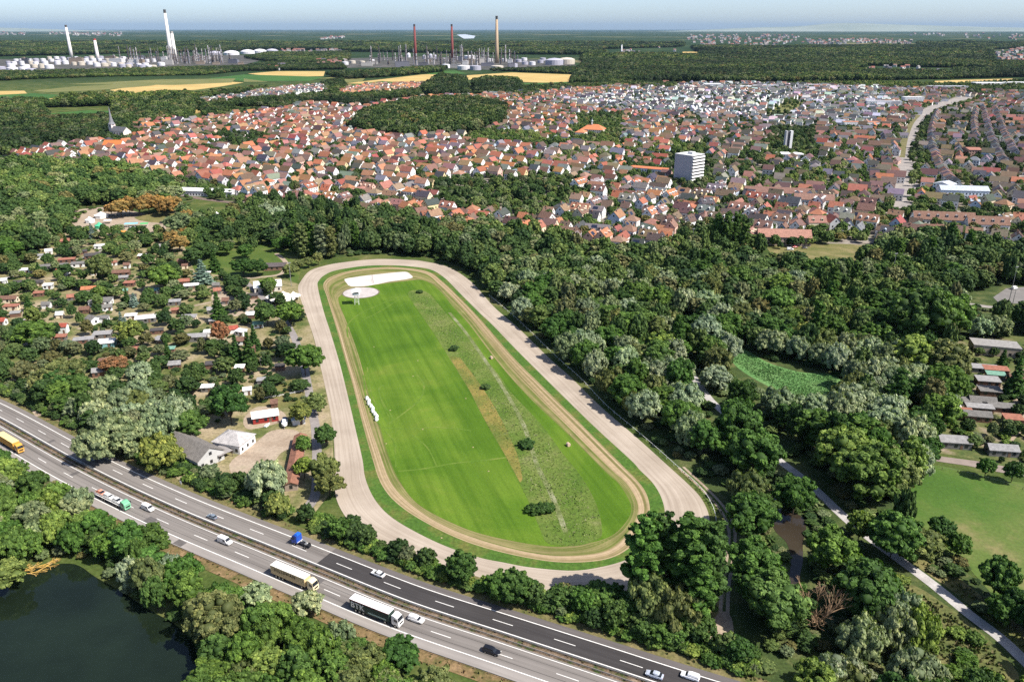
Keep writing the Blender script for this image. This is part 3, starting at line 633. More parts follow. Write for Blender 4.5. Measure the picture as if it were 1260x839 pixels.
# trees seen singly in the photo: kind, tone, pixel of the trunk's foot, radius, height, zone
Z_ALL, Z_RACE, Z_LAKE, Z_ROAD, Z_PARK, Z_WEST, Z_GARD = "in the allotments", "in the racecourse wood", "on the lake bank", "beside the motorway", "in the park", "in the western wood", "by the meadow"
for t in [
    ('poplar', 'deep green', 788, 748, 6.4, 30, Z_RACE), ('poplar', 'dark green', 808, 742, 6.0, 29, Z_RACE), ('poplar', 'deep green', 840, 752, 6.8, 31, Z_RACE), ('poplar', 'dark green', 866, 752, 6.4, 29, Z_RACE), ('poplar', 'deep green', 854, 772, 5.0, 23, Z_RACE),
    ('poplar', 'deep green', 880, 312, 5.0, 29, Z_RACE), ('poplar', 'mid green', 892, 314, 5.0, 31, Z_RACE), ('poplar', 'deep green', 903, 313, 4.8, 30, Z_RACE), ('poplar', 'mid green', 913, 318, 4.6, 25, Z_RACE),
    ('broadleaf', 'mid green', 1125, 432, 15.0, 33, Z_RACE), ('broadleaf', 'fresh green', 1160, 420, 11.0, 26, Z_RACE), ('broadleaf', 'light green', 1120, 462, 10.0, 19, Z_RACE), ('broadleaf', 'olive green', 1160, 470, 9.0, 19, Z_RACE), ('broadleaf', 'fresh green', 1165, 500, 8, 17, Z_RACE),
    ('broadleaf', 'fresh green', 955, 395, 10.0, 19, Z_RACE), ('broadleaf', 'light green', 960, 372, 7, 17, Z_RACE), ('willow', 'yellow green', 985, 432, 9, 14, Z_RACE), ('willow', 'yellow green', 1028, 452, 7, 12, Z_RACE), ('willow', 'grey green', 950, 436, 9, 13, Z_RACE),
    ('willow', 'silvery green', 868, 428, 9, 17, Z_RACE), ('willow', 'silvery green', 884, 410, 8, 17, Z_RACE), ('willow', 'silvery green', 896, 444, 7, 14, Z_RACE),
    ('willow', 'silvery green', 955, 512, 7.5, 13, Z_RACE), ('willow', 'silvery green', 1000, 518, 7.5, 12, Z_RACE), ('willow', 'silvery green', 1050, 516, 9.5, 15, Z_RACE), ('willow', 'silvery green', 1090, 526, 9, 15, Z_RACE), ('willow', 'silvery green', 1120, 560, 8, 16, Z_RACE), ('willow', 'grey green', 1095, 488, 8, 14, Z_RACE), ('willow', 'silvery green', 1125, 592, 6, 15, Z_GARD), ('willow', 'silvery green', 1160, 520, 6, 14, Z_RACE),
    ('broadleaf', 'light green', 1035, 598, 10.5, 22, Z_RACE), ('broadleaf', 'fresh green', 1070, 618, 10, 21, Z_RACE), ('broadleaf', 'dark green', 905, 552, 9, 20, Z_RACE), ('broadleaf', 'deep green', 925, 590, 9, 19, Z_RACE), ('broadleaf', 'deep green', 1000, 552, 8, 16, Z_RACE),
    ('broadleaf', 'deep green', 975, 634, 6, 14, Z_RACE), ('broadleaf', 'deep green', 920, 664, 8, 15, Z_RACE), ('broadleaf', 'fresh green', 1018, 706, 7, 15, Z_RACE), ('broadleaf', 'dark green', 1060, 770, 9, 18, Z_RACE), ('broadleaf', 'light green', 1055, 668, 4, 11, Z_RACE), ('willow', 'light green', 1125, 806, 6.5, 14, Z_RACE), ('broadleaf', 'mid green', 950, 770, 8, 15, Z_RACE), ('broadleaf', 'deep green', 1095, 690, 8, 15, Z_RACE), ('broadleaf', 'olive green', 1125, 692, 7, 12, Z_RACE),
    ('broadleaf', 'dark green', 1155, 670, 4.2, 9, Z_GARD), ('broadleaf', 'deep green', 1175, 687, 4.0, 8.5, Z_GARD), ('broadleaf', 'deep green', 1211, 588, 3.2, 8, Z_GARD), ('broadleaf', 'dark green', 1244, 594, 3.2, 8.5, Z_GARD), ('broadleaf', 'dark green', 1250, 772, 5, 11, Z_GARD), ('broadleaf', 'dark green', 1285, 770, 6, 12, Z_GARD), ('broadleaf', 'deep green', 1228, 768, 4, 9, Z_GARD),
    ('conifer', 'dark green', 1246, 488, 4.5, 19, Z_RACE), ('conifer', 'dark green', 1232, 452, 3.0, 9, Z_RACE),
    ('willow', 'grey green', 150, 560, 9.5, 15, Z_ALL), ('willow', 'grey green', 205, 545, 9, 16, Z_ALL), ('willow', 'silvery green', 218, 530, 8.5, 15, Z_ALL), ('willow', 'yellow green', 200, 578, 8, 14, Z_ALL), ('willow', 'grey green', 120, 568, 8, 13, Z_ALL), ('willow', 'silvery green', 175, 475, 6.5, 12, Z_ALL), ('willow', 'grey green', 172, 500, 7, 12, Z_ALL), ('broadleaf', 'dark green', 285, 522, 7.6, 17, Z_ALL), ('willow', 'silvery green', 331, 612, 7.5, 13.5, Z_ROAD), ('willow', 'yellow green', 343, 634, 4.2, 8, Z_ROAD),
    ('broadleaf', 'yellow green', 163, 424, 6, 13, Z_ALL), ('broadleaf', 'yellow green', 42, 400, 4.5, 10, Z_ALL), ('broadleaf', 'fresh green', 45, 428, 10, 14, Z_ALL), ('broadleaf', 'fresh green', 205, 358, 8.5, 16, Z_ALL), ('broadleaf', 'olive green', 128, 350, 7.5, 19, Z_ALL), ('conifer', 'bluish green', 250, 350, 7, 16, Z_PARK), ('conifer', 'dark green', 265, 334, 4.5, 15, Z_PARK),
    ('conifer', 'dark green', 270, 396, 5, 17, Z_ALL), ('conifer', 'dark green', 308, 450, 4.6, 17, Z_ALL), ('conifer', 'dark green', 292, 448, 4.2, 15, Z_ALL), ('conifer', 'dark green', 314, 430, 3.4, 13, Z_ALL), ('broadleaf', 'reddish brown', 273, 424, 5.0, 12, Z_ALL), ('broadleaf', 'mid green', 330, 402, 6, 13, Z_ALL), ('broadleaf', 'fresh green', 358, 400, 6.5, 13, Z_ALL), ('broadleaf', 'fresh green', 376, 462, 8, 15, Z_ALL), ('broadleaf', 'olive green', 388, 510, 4.5, 9, Z_ALL), ('broadleaf', 'yellow green', 372, 522, 4.4, 9.5, Z_ALL), ('broadleaf', 'mid green', 402, 550, 4.3, 9, Z_ROAD), ('broadleaf', 'olive green', 400, 598, 5.2, 12, Z_ROAD), ('broadleaf', 'olive green', 406, 612, 4.6, 10, Z_ROAD), ('broadleaf', 'light green', 375, 588, 3.6, 8, Z_ROAD), ('broadleaf', 'fresh green', 374, 560, 3.0, 8, Z_ROAD),
    ('broadleaf', 'light green', 125, 368, 4, 8, Z_ALL), ('broadleaf', 'dark green', 80, 486, 7, 13, Z_ALL), ('broadleaf', 'olive green', 80, 482, 9, 15, Z_ALL), ('broadleaf', 'reddish brown', 143, 460, 6, 8, Z_ALL),
    ('broadleaf', 'fresh green', 330, 360, 5.5, 9, Z_PARK), ('broadleaf', 'dark green', 300, 340, 7, 12, Z_PARK), ('broadleaf', 'dark green', 318, 340, 6.5, 11, Z_PARK), ('broadleaf', 'olive green', 358, 341, 4.6, 8.5, Z_PARK), ('broadleaf', 'olive green', 368, 334, 3.8, 8, Z_PARK), ('broadleaf', 'olive green', 380, 330, 3.6, 7.5, Z_PARK), ('broadleaf', 'olive green', 392, 327, 3.4, 9, Z_PARK),
    ('broadleaf', 'mid green', 248, 301, 4.8, 8.5, Z_PARK), ('broadleaf', 'mid green', 259, 304, 5, 9, Z_PARK), ('broadleaf', 'mid green', 280, 314, 5.5, 10, Z_PARK), ('broadleaf', 'deep green', 304, 318, 5, 10, Z_PARK), ('broadleaf', 'deep green', 341, 310, 4.6, 10, Z_PARK), ('broadleaf', 'deep green', 350, 308, 4.6, 10, Z_PARK),
    ('poplar', 'olive green', 372, 318, 6, 25, Z_PARK), ('poplar', 'deep green', 384, 316, 6, 25, Z_PARK), ('poplar', 'grey green', 398, 318, 6, 24, Z_PARK), ('poplar', 'olive green', 408, 318, 5.5, 22, Z_PARK), ('poplar', 'deep green', 364, 312, 5.5, 21, Z_PARK),
    ('willow', 'silvery green', 330, 272, 8, 15, Z_PARK), ('willow', 'silvery green', 345, 278, 9, 16, Z_PARK), ('willow', 'silvery green', 352, 288, 7, 13, Z_PARK),
    ('broadleaf', 'grey green', 220, 290, 10, 17, Z_PARK),
    ('willow', 'silvery green', 379, 756, 4.4, 7.5, Z_LAKE), ('willow', 'silvery green', 316, 742, 4.4, 6.5, Z_LAKE), ('broadleaf', 'dark green', 492, 822, 5.2, 8.5, Z_LAKE), ('broadleaf', 'olive green', 270, 792, 7, 15, Z_LAKE), ('broadleaf', 'yellow green', 12, 725, 5.5, 9, Z_LAKE),
    ('broadleaf', 'dark green', 567, 716, 4.6, 9.5, Z_ROAD), ('broadleaf', 'deep green', 636, 740, 5, 9.5, Z_ROAD), ('broadleaf', 'deep green', 617, 736, 4.6, 8, Z_ROAD),
]: add_tree(t[0], t[1], *at(t[2], t[3]), t[4], t[5], t[6])
for px, py, r, h in ((150, 268, 8, 15), (160, 264, 7, 15), (172, 266, 8, 16), (184, 264, 8, 17), (196, 262, 8, 16), (205, 266, 8, 15), (214, 262, 7, 15), (138, 266, 6, 11), (222, 310, 6, 12), (212, 304, 6, 12), (228, 298, 5, 11), (232, 276, 6, 12)):
    add_tree('broadleaf', 'rusty brown', *at(px, py), r, h, Z_PARK)
# ------------------------------------------------------------------ woods: trees spread through outlined areas
KEEP_OUT = [[(893, 430), (915, 427), (945, 442), (985, 453), (1022, 455), (1040, 470), (1014, 494), (975, 493), (935, 474), (903, 454)],
    [(1120, 604), (1143, 566), (1420, 590), (1420, 790), (1260, 748), (1215, 732), (1184, 698), (1144, 665), (1122, 646)],
    [(1170, 420), (1300, 414), (1300, 590), (1145, 562), (1160, 500)], [(1220, 353), (1330, 348), (1330, 382), (1168, 380), (1172, 369)],
    [(925, 285), (1068, 285), (1075, 320), (1010, 333), (940, 322)],
    [(935, 596), (965, 600), (1000, 640), (998, 745), (968, 750), (960, 680), (936, 640)],
    [(1040, 640), (1130, 700), (1260, 790), (1320, 870), (1180, 890), (1125, 830), (1100, 750)], [(862, 690), (950, 800), (870, 800)], [(985, 726), (1035, 740), (1020, 800), (985, 790)]]
path_px = [(852, 462), (872, 490), (890, 507), (920, 535), (950, 560), (993, 593), (1040, 637), (1073, 664), (1113, 693), (1153, 723), (1193, 756), (1230, 784), (1262, 814)]
PATHG = smooth([P(*q) for q in path_px], False, 8)
TRAILG = smooth([P(*q) for q in [(838, 575), (868, 603), (888, 625), (900, 650), (899, 680), (893, 717), (891, 750), (892, 768), (930, 800)]], False, 6)
def near_line(x, y, ln, d): return any((x - a) ** 2 + (y - b) ** 2 < d * d for a, b in ln)
VISPX = []
for ln in ([(945, 557), (993, 593), (1040, 637), (1073, 664), (1113, 693), (1153, 723), (1193, 756), (1230, 784), (1262, 814)], [(850, 588), (868, 603), (888, 625), (900, 650), (899, 680), (893, 717), (891, 750), (892, 768), (905, 785), (928, 800)],
           [(952, 624), (975, 640), (982, 668), (978, 700), (980, 735)], [(905, 440), (935, 455), (965, 468), (1000, 475), (1020, 470)], [(925, 458), (960, 480), (990, 487), (1012, 484)], [(225, 238), (255, 240), (285, 245)], [(1128, 625), (1142, 652), (1182, 692)], [(122, 610), (140, 612), (160, 618)], [(945, 300), (960, 301), (985, 300), (1000, 310), (1030, 312), (1055, 310)], [(1200, 374), (1235, 362), (1260, 362)], [(862, 482), (880, 500)], [(985, 740), (1000, 755), (1020, 745), (1000, 735), (980, 760)]):
    VISPX += resample(ln, max(3, int(sum(hyp(p, q) for p, q in zip(ln, ln[1:])) / 6)))[0]
def covers(X, Y, Rr, H, pts, f=.8):
    cx, cy_ = PX(X, Y, H * .55); k = FOC / (Y * CP + (CAMH - H * .55) * SP); r = Rr * k * f; ry = r * .75 + H * .33 * k
    return any(abs(cx - a) < r and abs(cy_ - b) < ry for a, b in pts)
for t in TREES: t.append(1)
hero = [(t[2], t[3], t[4]) for t in TREES]
def wood(poly, step, chooser, keep=(), zone=None, lines=(), k=1.0, herofac=.75):
    g = [P(*q) for q in poly]; xs = [q[0] for q in g]; ys = [q[1] for q in g]
    y = min(ys); r = 0
    while y < max(ys):
        x = min(xs) + (step / 2 if r % 2 else 0)
        while x < max(xs):
            X = x + rnd.uniform(-.38, .38) * step; Y = y + rnd.uniform(-.38, .38) * step
            px, py = PX(X, Y); x += step
            if not inpoly(px, py, poly) or any(inpoly(px, py, q) for q in keep): continue
            if any(near_line(X, Y, ln, d) for ln, d in lines): continue
            c = chooser(X, Y, px, py)
            if not c: continue
            kind, tone, Rr, H = c
            if covers(X, Y, Rr, H, VISPX): continue
            if any((X - a) ** 2 + (Y - b) ** 2 < (max(r_, Rr) * herofac) ** 2 for a, b, r_ in hero): continue
            add_tree(kind, tone, X, Y, Rr, H, zone)
        y += step * .87; r += 1
def vn(x, y, s, seed=0):
    from mathutils import noise as N
    return N.noise(Vector((x / s + seed * 17.3, y / s - seed * 9.1, seed * 3.7)))
def ch_race(X, Y, px, py):
    w = vn(X, Y, 55, 1); c = vn(X, Y, 28, 2); s = rnd.random()
    sil = w > .05 or (480 < px < 860 and 250 < py < 420 and s < .35)
    edge = near_line(X, Y, LO[::4], 20)
    if sil and s < .8: return 'willow', rnd.choice(['silvery green', 'silvery green', 'grey green', 'olive green']), rnd.uniform(5.6, 7.8), rnd.uniform(11, 16)
    if s < .05: return 'poplar', rnd.choice(['mid green', 'deep green']), rnd.uniform(3.6, 4.6), rnd.uniform(19, 25)
    tone = rnd.choice(['dark green', 'deep green', 'deep green'] if c < -.05 else ['mid green', 'deep green', 'fresh green'] if c < .25 else ['light green', 'fresh green', 'olive green', 'mid green'])
    if px > 1060 and py < 420: tone = rnd.choice(['dark green', 'deep green', 'deep green', 'mid green'])
    if rnd.random() < .3 and not edge: return 'broadleaf', tone, rnd.uniform(3.6, 5.2), rnd.uniform(15, 21)
    return 'broadleaf', tone, rnd.uniform(5.0, 8.0), rnd.uniform(10, 18) * (.95 if edge else 1)
mo14 = mo(10.0)
RAILG = [LO[i] for i in range(0, len(LO), 3)]
wood(FR, 10.6, ch_race, KEEP_OUT, Z_RACE, ((PATHG, 4.2), (TRAILG, 5.5), (RAILG, 6.2)))
def ch_west(X, Y, px, py):
    s = rnd.random(); c = vn(X, Y, 60, 3)
    if s < .14: return 'willow', rnd.choice(['silvery green', 'grey green']), rnd.uniform(6, 8.5), rnd.uniform(12, 16)
    tone = rnd.choice(['dark green', 'deep green', 'mid green'] if c < 0 else ['mid green', 'fresh green', 'olive green', 'deep green'])
    return 'broadleaf', tone, rnd.uniform(6, 9), rnd.uniform(12, 18)
wood(FA, 13.0, ch_west, [[(85, 258), (135, 252), (215, 262), (215, 285), (95, 285)]], Z_WEST)
def ch_park(X, Y, px, py):
    s = rnd.random()
    if py < 290: pass
    elif s < .62: return None
    return 'broadleaf', rnd.choice(['mid green', 'deep green', 'fresh green', 'dark green', 'olive green']), rnd.uniform(4.2, 6.5), rnd.uniform(8, 14)
wood([(225, 262), (330, 262), (420, 268), (420, 312), (330, 306), (235, 330), (215, 300)], 10.5, ch_park, [[(230, 258), (275, 258), (278, 274), (232, 274)]], Z_PARK, (), 1, .9)
ALLOT = [(-120, 335), (30, 322), (90, 286), (205, 286), (235, 335), (300, 348), (345, 368), (366, 385), (378, 470), (384, 500), (330, 492), (262, 528), (235, 522), (120, 478), (60, 470), (-120, 420)]
LANES = [smooth([P(*q) for q in l], False, 6) for l in ([(30, 380), (31, 400), (32, 440), (35, 470), (38, 495)], [(0, 343), (50, 333), (100, 318), (140, 302)], [(95, 405), (140, 392), (200, 384), (260, 372)], [(298, 343), (318, 362), (340, 383), (357, 405), (366, 425), (374, 450), (379, 475), (383, 500)])]
SHED_PX = []
def ch_allot(X, Y, px, py):
    s = rnd.random(); c = vn(X, Y, 32, 5)
    if any((X - a) ** 2 + (Y - b - 2.5) ** 2 < 42 for a, b in SHEDG): return None
    if s < .42 - .35 * c: return None
    if s > .97: return 'conifer', rnd.choice(['dark green', 'dark green', 'bluish green']), rnd.uniform(2.2, 3.4), rnd.uniform(8, 13)
    if s > .90: return 'willow', 'grey green', rnd.uniform(3.5, 5.0), rnd.uniform(7, 9)
    Rr, H = rnd.uniform(2.2, 4.8), rnd.uniform(4, 9)
    if covers(X, Y, Rr, H, SHEDV, .8) and rnd.random() < .85: return None
    return 'broadleaf', rnd.choice(['mid green', 'fresh green', 'deep green', 'olive green', 'mid green', 'light green']), Rr, H
SHEDS = [  # px, py, ridge length, depth, height, turn, roof colour name, wall colour name, form
    (81, 300, 7, 4, 2.6, .3, 'rust', 'brown', 'g'), (65, 331, 22, 5, 2.6, .28, 'grey', 'grey', 'f'), (97, 328, 10, 5, 2.6, .28, 'grey', 'white', 'f'), (78, 338, 8, 6, 3.2, .1, 'red', 'white', 'g'), (32, 336, 7, 4, 2.6, .2, 'white', 'white', 'f'), (150, 339, 12, 5, 2.6, .2, 'brown', 'brown', 'g'),
    (112, 351, 12, 5, 2.6, .2, 'brown', 'grey', 'f'), (111, 360, 10, 5, 2.8, .2, 'orange', 'cream', 'g'), (177, 318, 8, 4, 2.5, .1, 'white', 'brown', 'f'), (188, 323, 4, 4, 2.6, .1, 'red', 'cream', 'g'), (190, 361, 6, 4, 2.5, .1, 'teal', 'white', 'f'), (83, 323, 12, 4, 2.6, .28, 'rust', 'brown', 'f'), (115, 318, 12, 5, 2.7, .28, 'dark', 'brown', 'g'),
    (100, 313, 9, 4, 2.6, .28, 'dark', 'brown', 'f'), (124, 306, 9, 4, 2.6, .28, 'white', 'white', 'f'), (117, 338, 5, 4, 2.5, .2, 'white', 'white', 'f'), (227, 350, 8, 4, 2.6, .2, 'rust', 'brown', 'g'), (236, 355, 10, 4, 2.5, .25, 'white', 'grey', 'f'), (125, 375, 14, 7, 3.2, .15, 'grey', 'white', 'f'), (79, 409, 5, 4, 4.0, .1, 'red', 'white', 'g'), (115, 398, 6, 6, 3.4, -.5, 'grey', 'white', 'g'), (127, 396, 7, 4, 2.8, .1, 'grey', 'white', 'f'),
    (180, 396, 12, 5, 2.8, .35, 'white', 'grey', 'f'), (127, 415, 10, 5, 2.5, .2, 'pale', 'grey', 'f'), (104, 422, 11, 4, 2.5, .3, 'pale', 'brown', 'f'), (132, 426, 9, 6, 2.8, .25, 'white', 'teal', 'f'), (118, 427, 8, 6, 2.6, .2, 'grey', 'brown', 'f'), (198, 422, 7, 5, 2.5, -.3, 'pale', 'grey', 'f'), (125, 462, 8, 4, 2.8, .3, 'pale', 'brown', 'g'),
    (42, 476, 3.5, 3, 2.4, .5, 'teal', 'teal', 'f'), (2, 400, 6, 5, 3, .1, 'red', 'white', 'g'), (0, 350, 9, 5, 3, .2, 'white', 'white', 'f'), (242, 419, 12, 5, 2.8, .15, 'pale', 'grey', 'f'), (258, 413, 6, 4, 2.5, .2, 'white', 'white', 'f'), (256, 481, 6, 3, 2.4, .1, 'white', 'grey', 'f'), (288, 409, 5, 4, 2.6, .4, 'red', 'white', 'g'), (297, 412, 6, 4, 2.5, -.4, 'white', 'white', 'f'),
    (233, 395, 9, 5, 2.8, .1, 'pale', 'cream', 'f'), (12, 372, 11, 5, 2.8, .1, 'brown', 'cream', 'g'), (15, 381, 9, 4, 2.6, .1, 'rust', 'cream', 'f'), (205, 350, 8, 4, 2.6, .1, 'dark', 'brown', 'g'), (160, 352, 7, 4, 2.6, .1, 'rust', 'brown', 'f'), (105, 385, 6, 4, 2.6, .2, 'brown', 'brown', 'g'), (60, 355, 6, 4, 2.6, .2, 'white', 'white', 'f'), (305, 485, 4, 3, 2.6, .3, 'white', 'white', 'f'), (150, 345, 9, 4, 2.4, .2, 'pale', 'grey', 'f'), (215, 375, 8, 4, 2.5, .2, 'pale', 'grey', 'f'), (52, 318, 8, 4, 2.5, .3, 'pale', 'white', 'f'), (168, 435, 5, 4, 2.5, .2, 'rust', 'brown', 'g'), (338, 500, 3, 3, 2.2, .2, 'brown', 'brown', 'g'), (25, 352, 7, 4, 2.5, .2, 'dark', 'cream', 'g'), (322, 472, 4, 3, 2.2, .2, 'pale', 'grey', 'f'), (345, 455, 5, 3, 2.4, .1, 'dark', 'brown', 'f'), (225, 325, 7, 4, 2.6, .2, 'brown', 'brown', 'g'),
    # beyond the wood, by the farm lane
    (1222, 432, 20, 9, 4.6, -.28, 'greyflat', 'sand', 'F'), (1208, 457, 15, 5, 2.5, -.22, 'pale', 'grey', 'f'), (1224, 459, 12, 5, 2.5, -.22, 'rust', 'brown', 'f'), (1224, 465, 9, 4, 2.3, -.22, 'green', 'grey', 'f'), (1214, 473, 11, 6, 2.8, -.2, 'pale', 'brown', 'f'), (1216, 485, 10, 6, 2.6, -.2, 'grey', 'brown', 'f'), (1187, 498, 13, 4, 2.5, -.2, 'grey', 'grey', 'f'), (1207, 498, 12, 5, 2.7, -.2, 'grey', 'brown', 'g'), (1204, 506, 12, 4, 2.5, -.2, 'pale', 'brown', 'f'), (1174, 508, 5, 5, 2.8, -.2, 'white', 'white', 'f'), (1184, 512, 8, 5, 2.6, -.2, 'rust', 'brown', 'f'), (1200, 516, 12, 6, 2.8, -.2, 'grey', 'brown', 'g'), (1172, 548, 13, 7, 3.0, -.15, 'pale', 'grey', 'g'), (1231, 558, 12, 6, 2.8, -.15, 'pale', 'grey', 'g'), (1250, 470, 8, 5, 2.6, -.2, 'brown', 'brown', 'g'), (1188, 440, 5, 3, 2.4, -.2, 'orange', 'cream', 'f'), (1245, 520, 8, 5, 2.6, -.2, 'rust', 'brown', 'f'), (1232, 505, 12, 5, 2.3, -.2, 'grey', 'brown', 'f'),
]
for k in range(140):
    px, py = rnd.uniform(5, 350), rnd.uniform(300, 462)
    if len(SHEDS) < 112 and inpoly(px, py, ALLOT) and all(hyp(P(px, py), P(s[0], s[1])) > 11 for s in SHEDS) and not any(near_line(*P(px, py), l, 4) for l in LANES): SHEDS.append((px, py, rnd.uniform(4, 7.5), rnd.uniform(3, 4), rnd.uniform(2.2, 2.6), rnd.uniform(.05, .4), rnd.choice(['pale', 'brown', 'dark', 'rust', 'grey', 'white', 'green']), rnd.choice(['brown', 'brown', 'cream', 'grey', 'white']), rnd.choice('gf')))
SHEDS = [(s[0], s[1], s[2] * .86, s[3] * .9, s[4] * .95, *s[5:]) for s in SHEDS]
SHEDG = [P(s[0], s[1]) for s in SHEDS]; SHEDV = [(s[0], s[1] - 3) for s in SHEDS]
wood(ALLOT, 7.0, ch_allot, [], Z_ALL, tuple((l, 3.0) for l in LANES), 1, .8)
def ch_belt(X, Y, px, py):
    s = rnd.random()
    if s < .45: return 'willow', rnd.choice(['grey green', 'silvery green', 'olive green']), rnd.uniform(4.8, 6.8), rnd.uniform(9, 13)
    return 'broadleaf', rnd.choice(['mid green', 'fresh green', 'deep green', 'dark green']), rnd.uniform(4, 6), rnd.uniform(8, 13)
wood([(-100, 440), (28, 466), (60, 478), (120, 486), (235, 530), (255, 552), (212, 545), (200, 575), (240, 606), (225, 600), (130, 548), (40, 503), (-60, 460)], 8.6, ch_belt, [], Z_ROAD, ((mo(10.6), 7.5),), 1, .85)
def ch_lake(X, Y, px, py):
    s = rnd.random(); c = vn(X, Y, 22, 6)
    if s < .10: return 'willow', 'silvery green', rnd.uniform(3.8, 5), rnd.uniform(7, 10)
    tone = rnd.choice(['olive green', 'light green', 'fresh green', 'grey green', 'mid green'] if c > -.1 else ['mid green', 'deep green', 'fresh green'])
    return ('willow' if s < .45 else 'broadleaf'), tone, rnd.uniform(3.8, 5.8), rnd.uniform(8, 12.5)
LAKE_BANK = [(-120, 560), (0, 575), (30, 582), (55, 612), (100, 626), (120, 640), (160, 660), (190, 684), (235, 720), (300, 752), (345, 775), (400, 800), (440, 815), (520, 855), (570, 880), (560, 960), (236, 960), (246, 860), (248, 800), (222, 772), (185, 748), (150, 724), (118, 705), (95, 690), (30, 690), (-120, 690)]
wood(LAKE_BANK, 7.2, ch_lake, [], Z_LAKE, ((mo(-12.6), 5.5),), 1, .8)
def ch_road(X, Y, px, py):
    s = rnd.random()
    return ('bush' if s < .55 else 'broadleaf'), rnd.choice(['mid green', 'fresh green', 'deep green', 'dark green']), *((rnd.uniform(1.8, 2.8), rnd.uniform(2.2, 3.4)) if s < .55 else (rnd.uniform(2.6, 4.0), rnd.uniform(4.5, 7.5)))
wood([(245, 600), (290, 612), (330, 640), (420, 655), (436, 655), (470, 680), (520, 700), (580, 722), (650, 742), (700, 752), (770, 752), (840, 790), (900, 815), (905, 838), (840, 812), (760, 788), (640, 748), (520, 706), (425, 668), (360, 645), (245, 605)], 4.6, ch_road, [[(375, 585), (420, 590), (420, 640), (365, 640)]], Z_ROAD, ((mo(10.6), 3.2), (LO[::2], 2.2)), 1, .7)
wood([(700, 745), (780, 748), (870, 790), (905, 815), (905, 835), (830, 806), (740, 775)], 5.5, lambda *a: ('broadleaf', rnd.choice(['deep green', 'dark green', 'mid green']), rnd.uniform(3.2, 4.8), rnd.uniform(6, 9)), [], Z_ROAD, ((mo(10.6), 4.5), (LO[::2], 3.0)), 1, .6)
for i in range(len(ML) - 1):
    for o_ in (14.6, 17.4, 20.2):
        for rep in (0, 1):
            if rnd.random() < .25: continue
            f = rnd.random(); X = ML[i][0] * (1 - f) + ML[i + 1][0] * f; Y = ML[i][1] * (1 - f) + ML[i + 1][1] * f
            q = mo14[i]; nx, ny = (q[0] - ML[i][0]) / 10, (q[1] - ML[i][1]) / 10; o2 = o_ + rnd.uniform(-1, 1); X += nx * o2; Y += ny * o2
            px, py = PX(X, Y)
            if not (-60 < px < 930) or (px < 430 and (rnd.random() < .35 or 300 < px < 425 and rnd.random() < .5)) or (hyp((X, Y), min(LO, key=lambda q: hyp(q, (X, Y)))) < 2.6 and True) or inpoly(X, Y, LO): continue
            big = o_ > 16 and rnd.random() < (.3 if px > 640 else .08)
            if big: add_tree('broadleaf', rnd.choice(['deep green', 'mid green', 'dark green', 'fresh green']), X, Y, rnd.uniform(2.6, 3.8), rnd.uniform(4.5, 7), Z_ROAD)
            else: add_tree('bush', rnd.choice(['mid green', 'fresh green', 'deep green', 'fresh green', 'light green']), X, Y, rnd.uniform(1.5, 2.6), rnd.uniform(1.8, 3.6), Z_ROAD)
# garden shrubs in the plots by the farm lane
for k in range(130):
    px, py = rnd.uniform(1150, 1300), rnd.uniform(425, 572)
    if not inpoly(px, py, [(1165, 420), (1300, 410), (1300, 585), (1200, 564), (1150, 552), (1160, 510), (1172, 460)]): continue
    X, Y = P(px, py)
    if any((X - a) ** 2 + (Y - b) ** 2 < 40 for a, b in SHEDG): continue
    if k % 3: add_tree('bush', rnd.choice(['mid green', 'fresh green', 'light green', 'olive green']), X, Y, rnd.uniform(1.2, 2.6), rnd.uniform(1.4, 3.0), "in the garden plots")
    else: add_tree('broadleaf', rnd.choice(['mid green', 'deep green', 'fresh green']), X, Y, rnd.uniform(2, 3.4), rnd.uniform(4, 6.5), "in the garden plots")
for px, py, r, h, tn in ((516.5, 360.5, 2.2, 1.8, 'dark green'), (559, 431, 2.4, 2.4, 'deep green'), (598, 478, 2.5, 2.0, 'deep green'), (648, 550, 3.4, 3.2, 'dark green'), (656, 630, 2.9, 2.6, 'dark green'), (667, 629, 3.4, 3.2, 'dark green'), (675, 627, 2.6, 2.4, 'dark green')):
    add_tree('bush', tn, *at(px, py), r, h, "in the meadow strip")
for k in range(46):   # shrubs of the rough clearing beside the gravel path
    px, py = rnd.uniform(1085, 1250), rnd.uniform(700, 850)
    if not inpoly(px, py, [(1090, 700), (1160, 752), (1210, 795), (1245, 850), (1150, 880), (1110, 800), (1080, 740)]): continue
    add_tree('bush', rnd.choice(['mid green', 'light green', 'olive green', 'fresh green']), *at(px, py), rnd.uniform(1.5, 3.2), rnd.uniform(1.5, 3.4), "in the rough clearing")
for k in range(34):
    px, py = rnd.uniform(1120, 1260), rnd.uniform(680, 775)
    if inpoly(px, py, [(1125, 690), (1190, 700), (1225, 735), (1250, 760), (1235, 768), (1190, 735), (1150, 710)]): add_tree('bush', rnd.choice(['light green', 'olive green', 'mid green']), *at(px, py), rnd.uniform(.8, 1.6), rnd.uniform(.8, 1.6), "on the meadow bank")
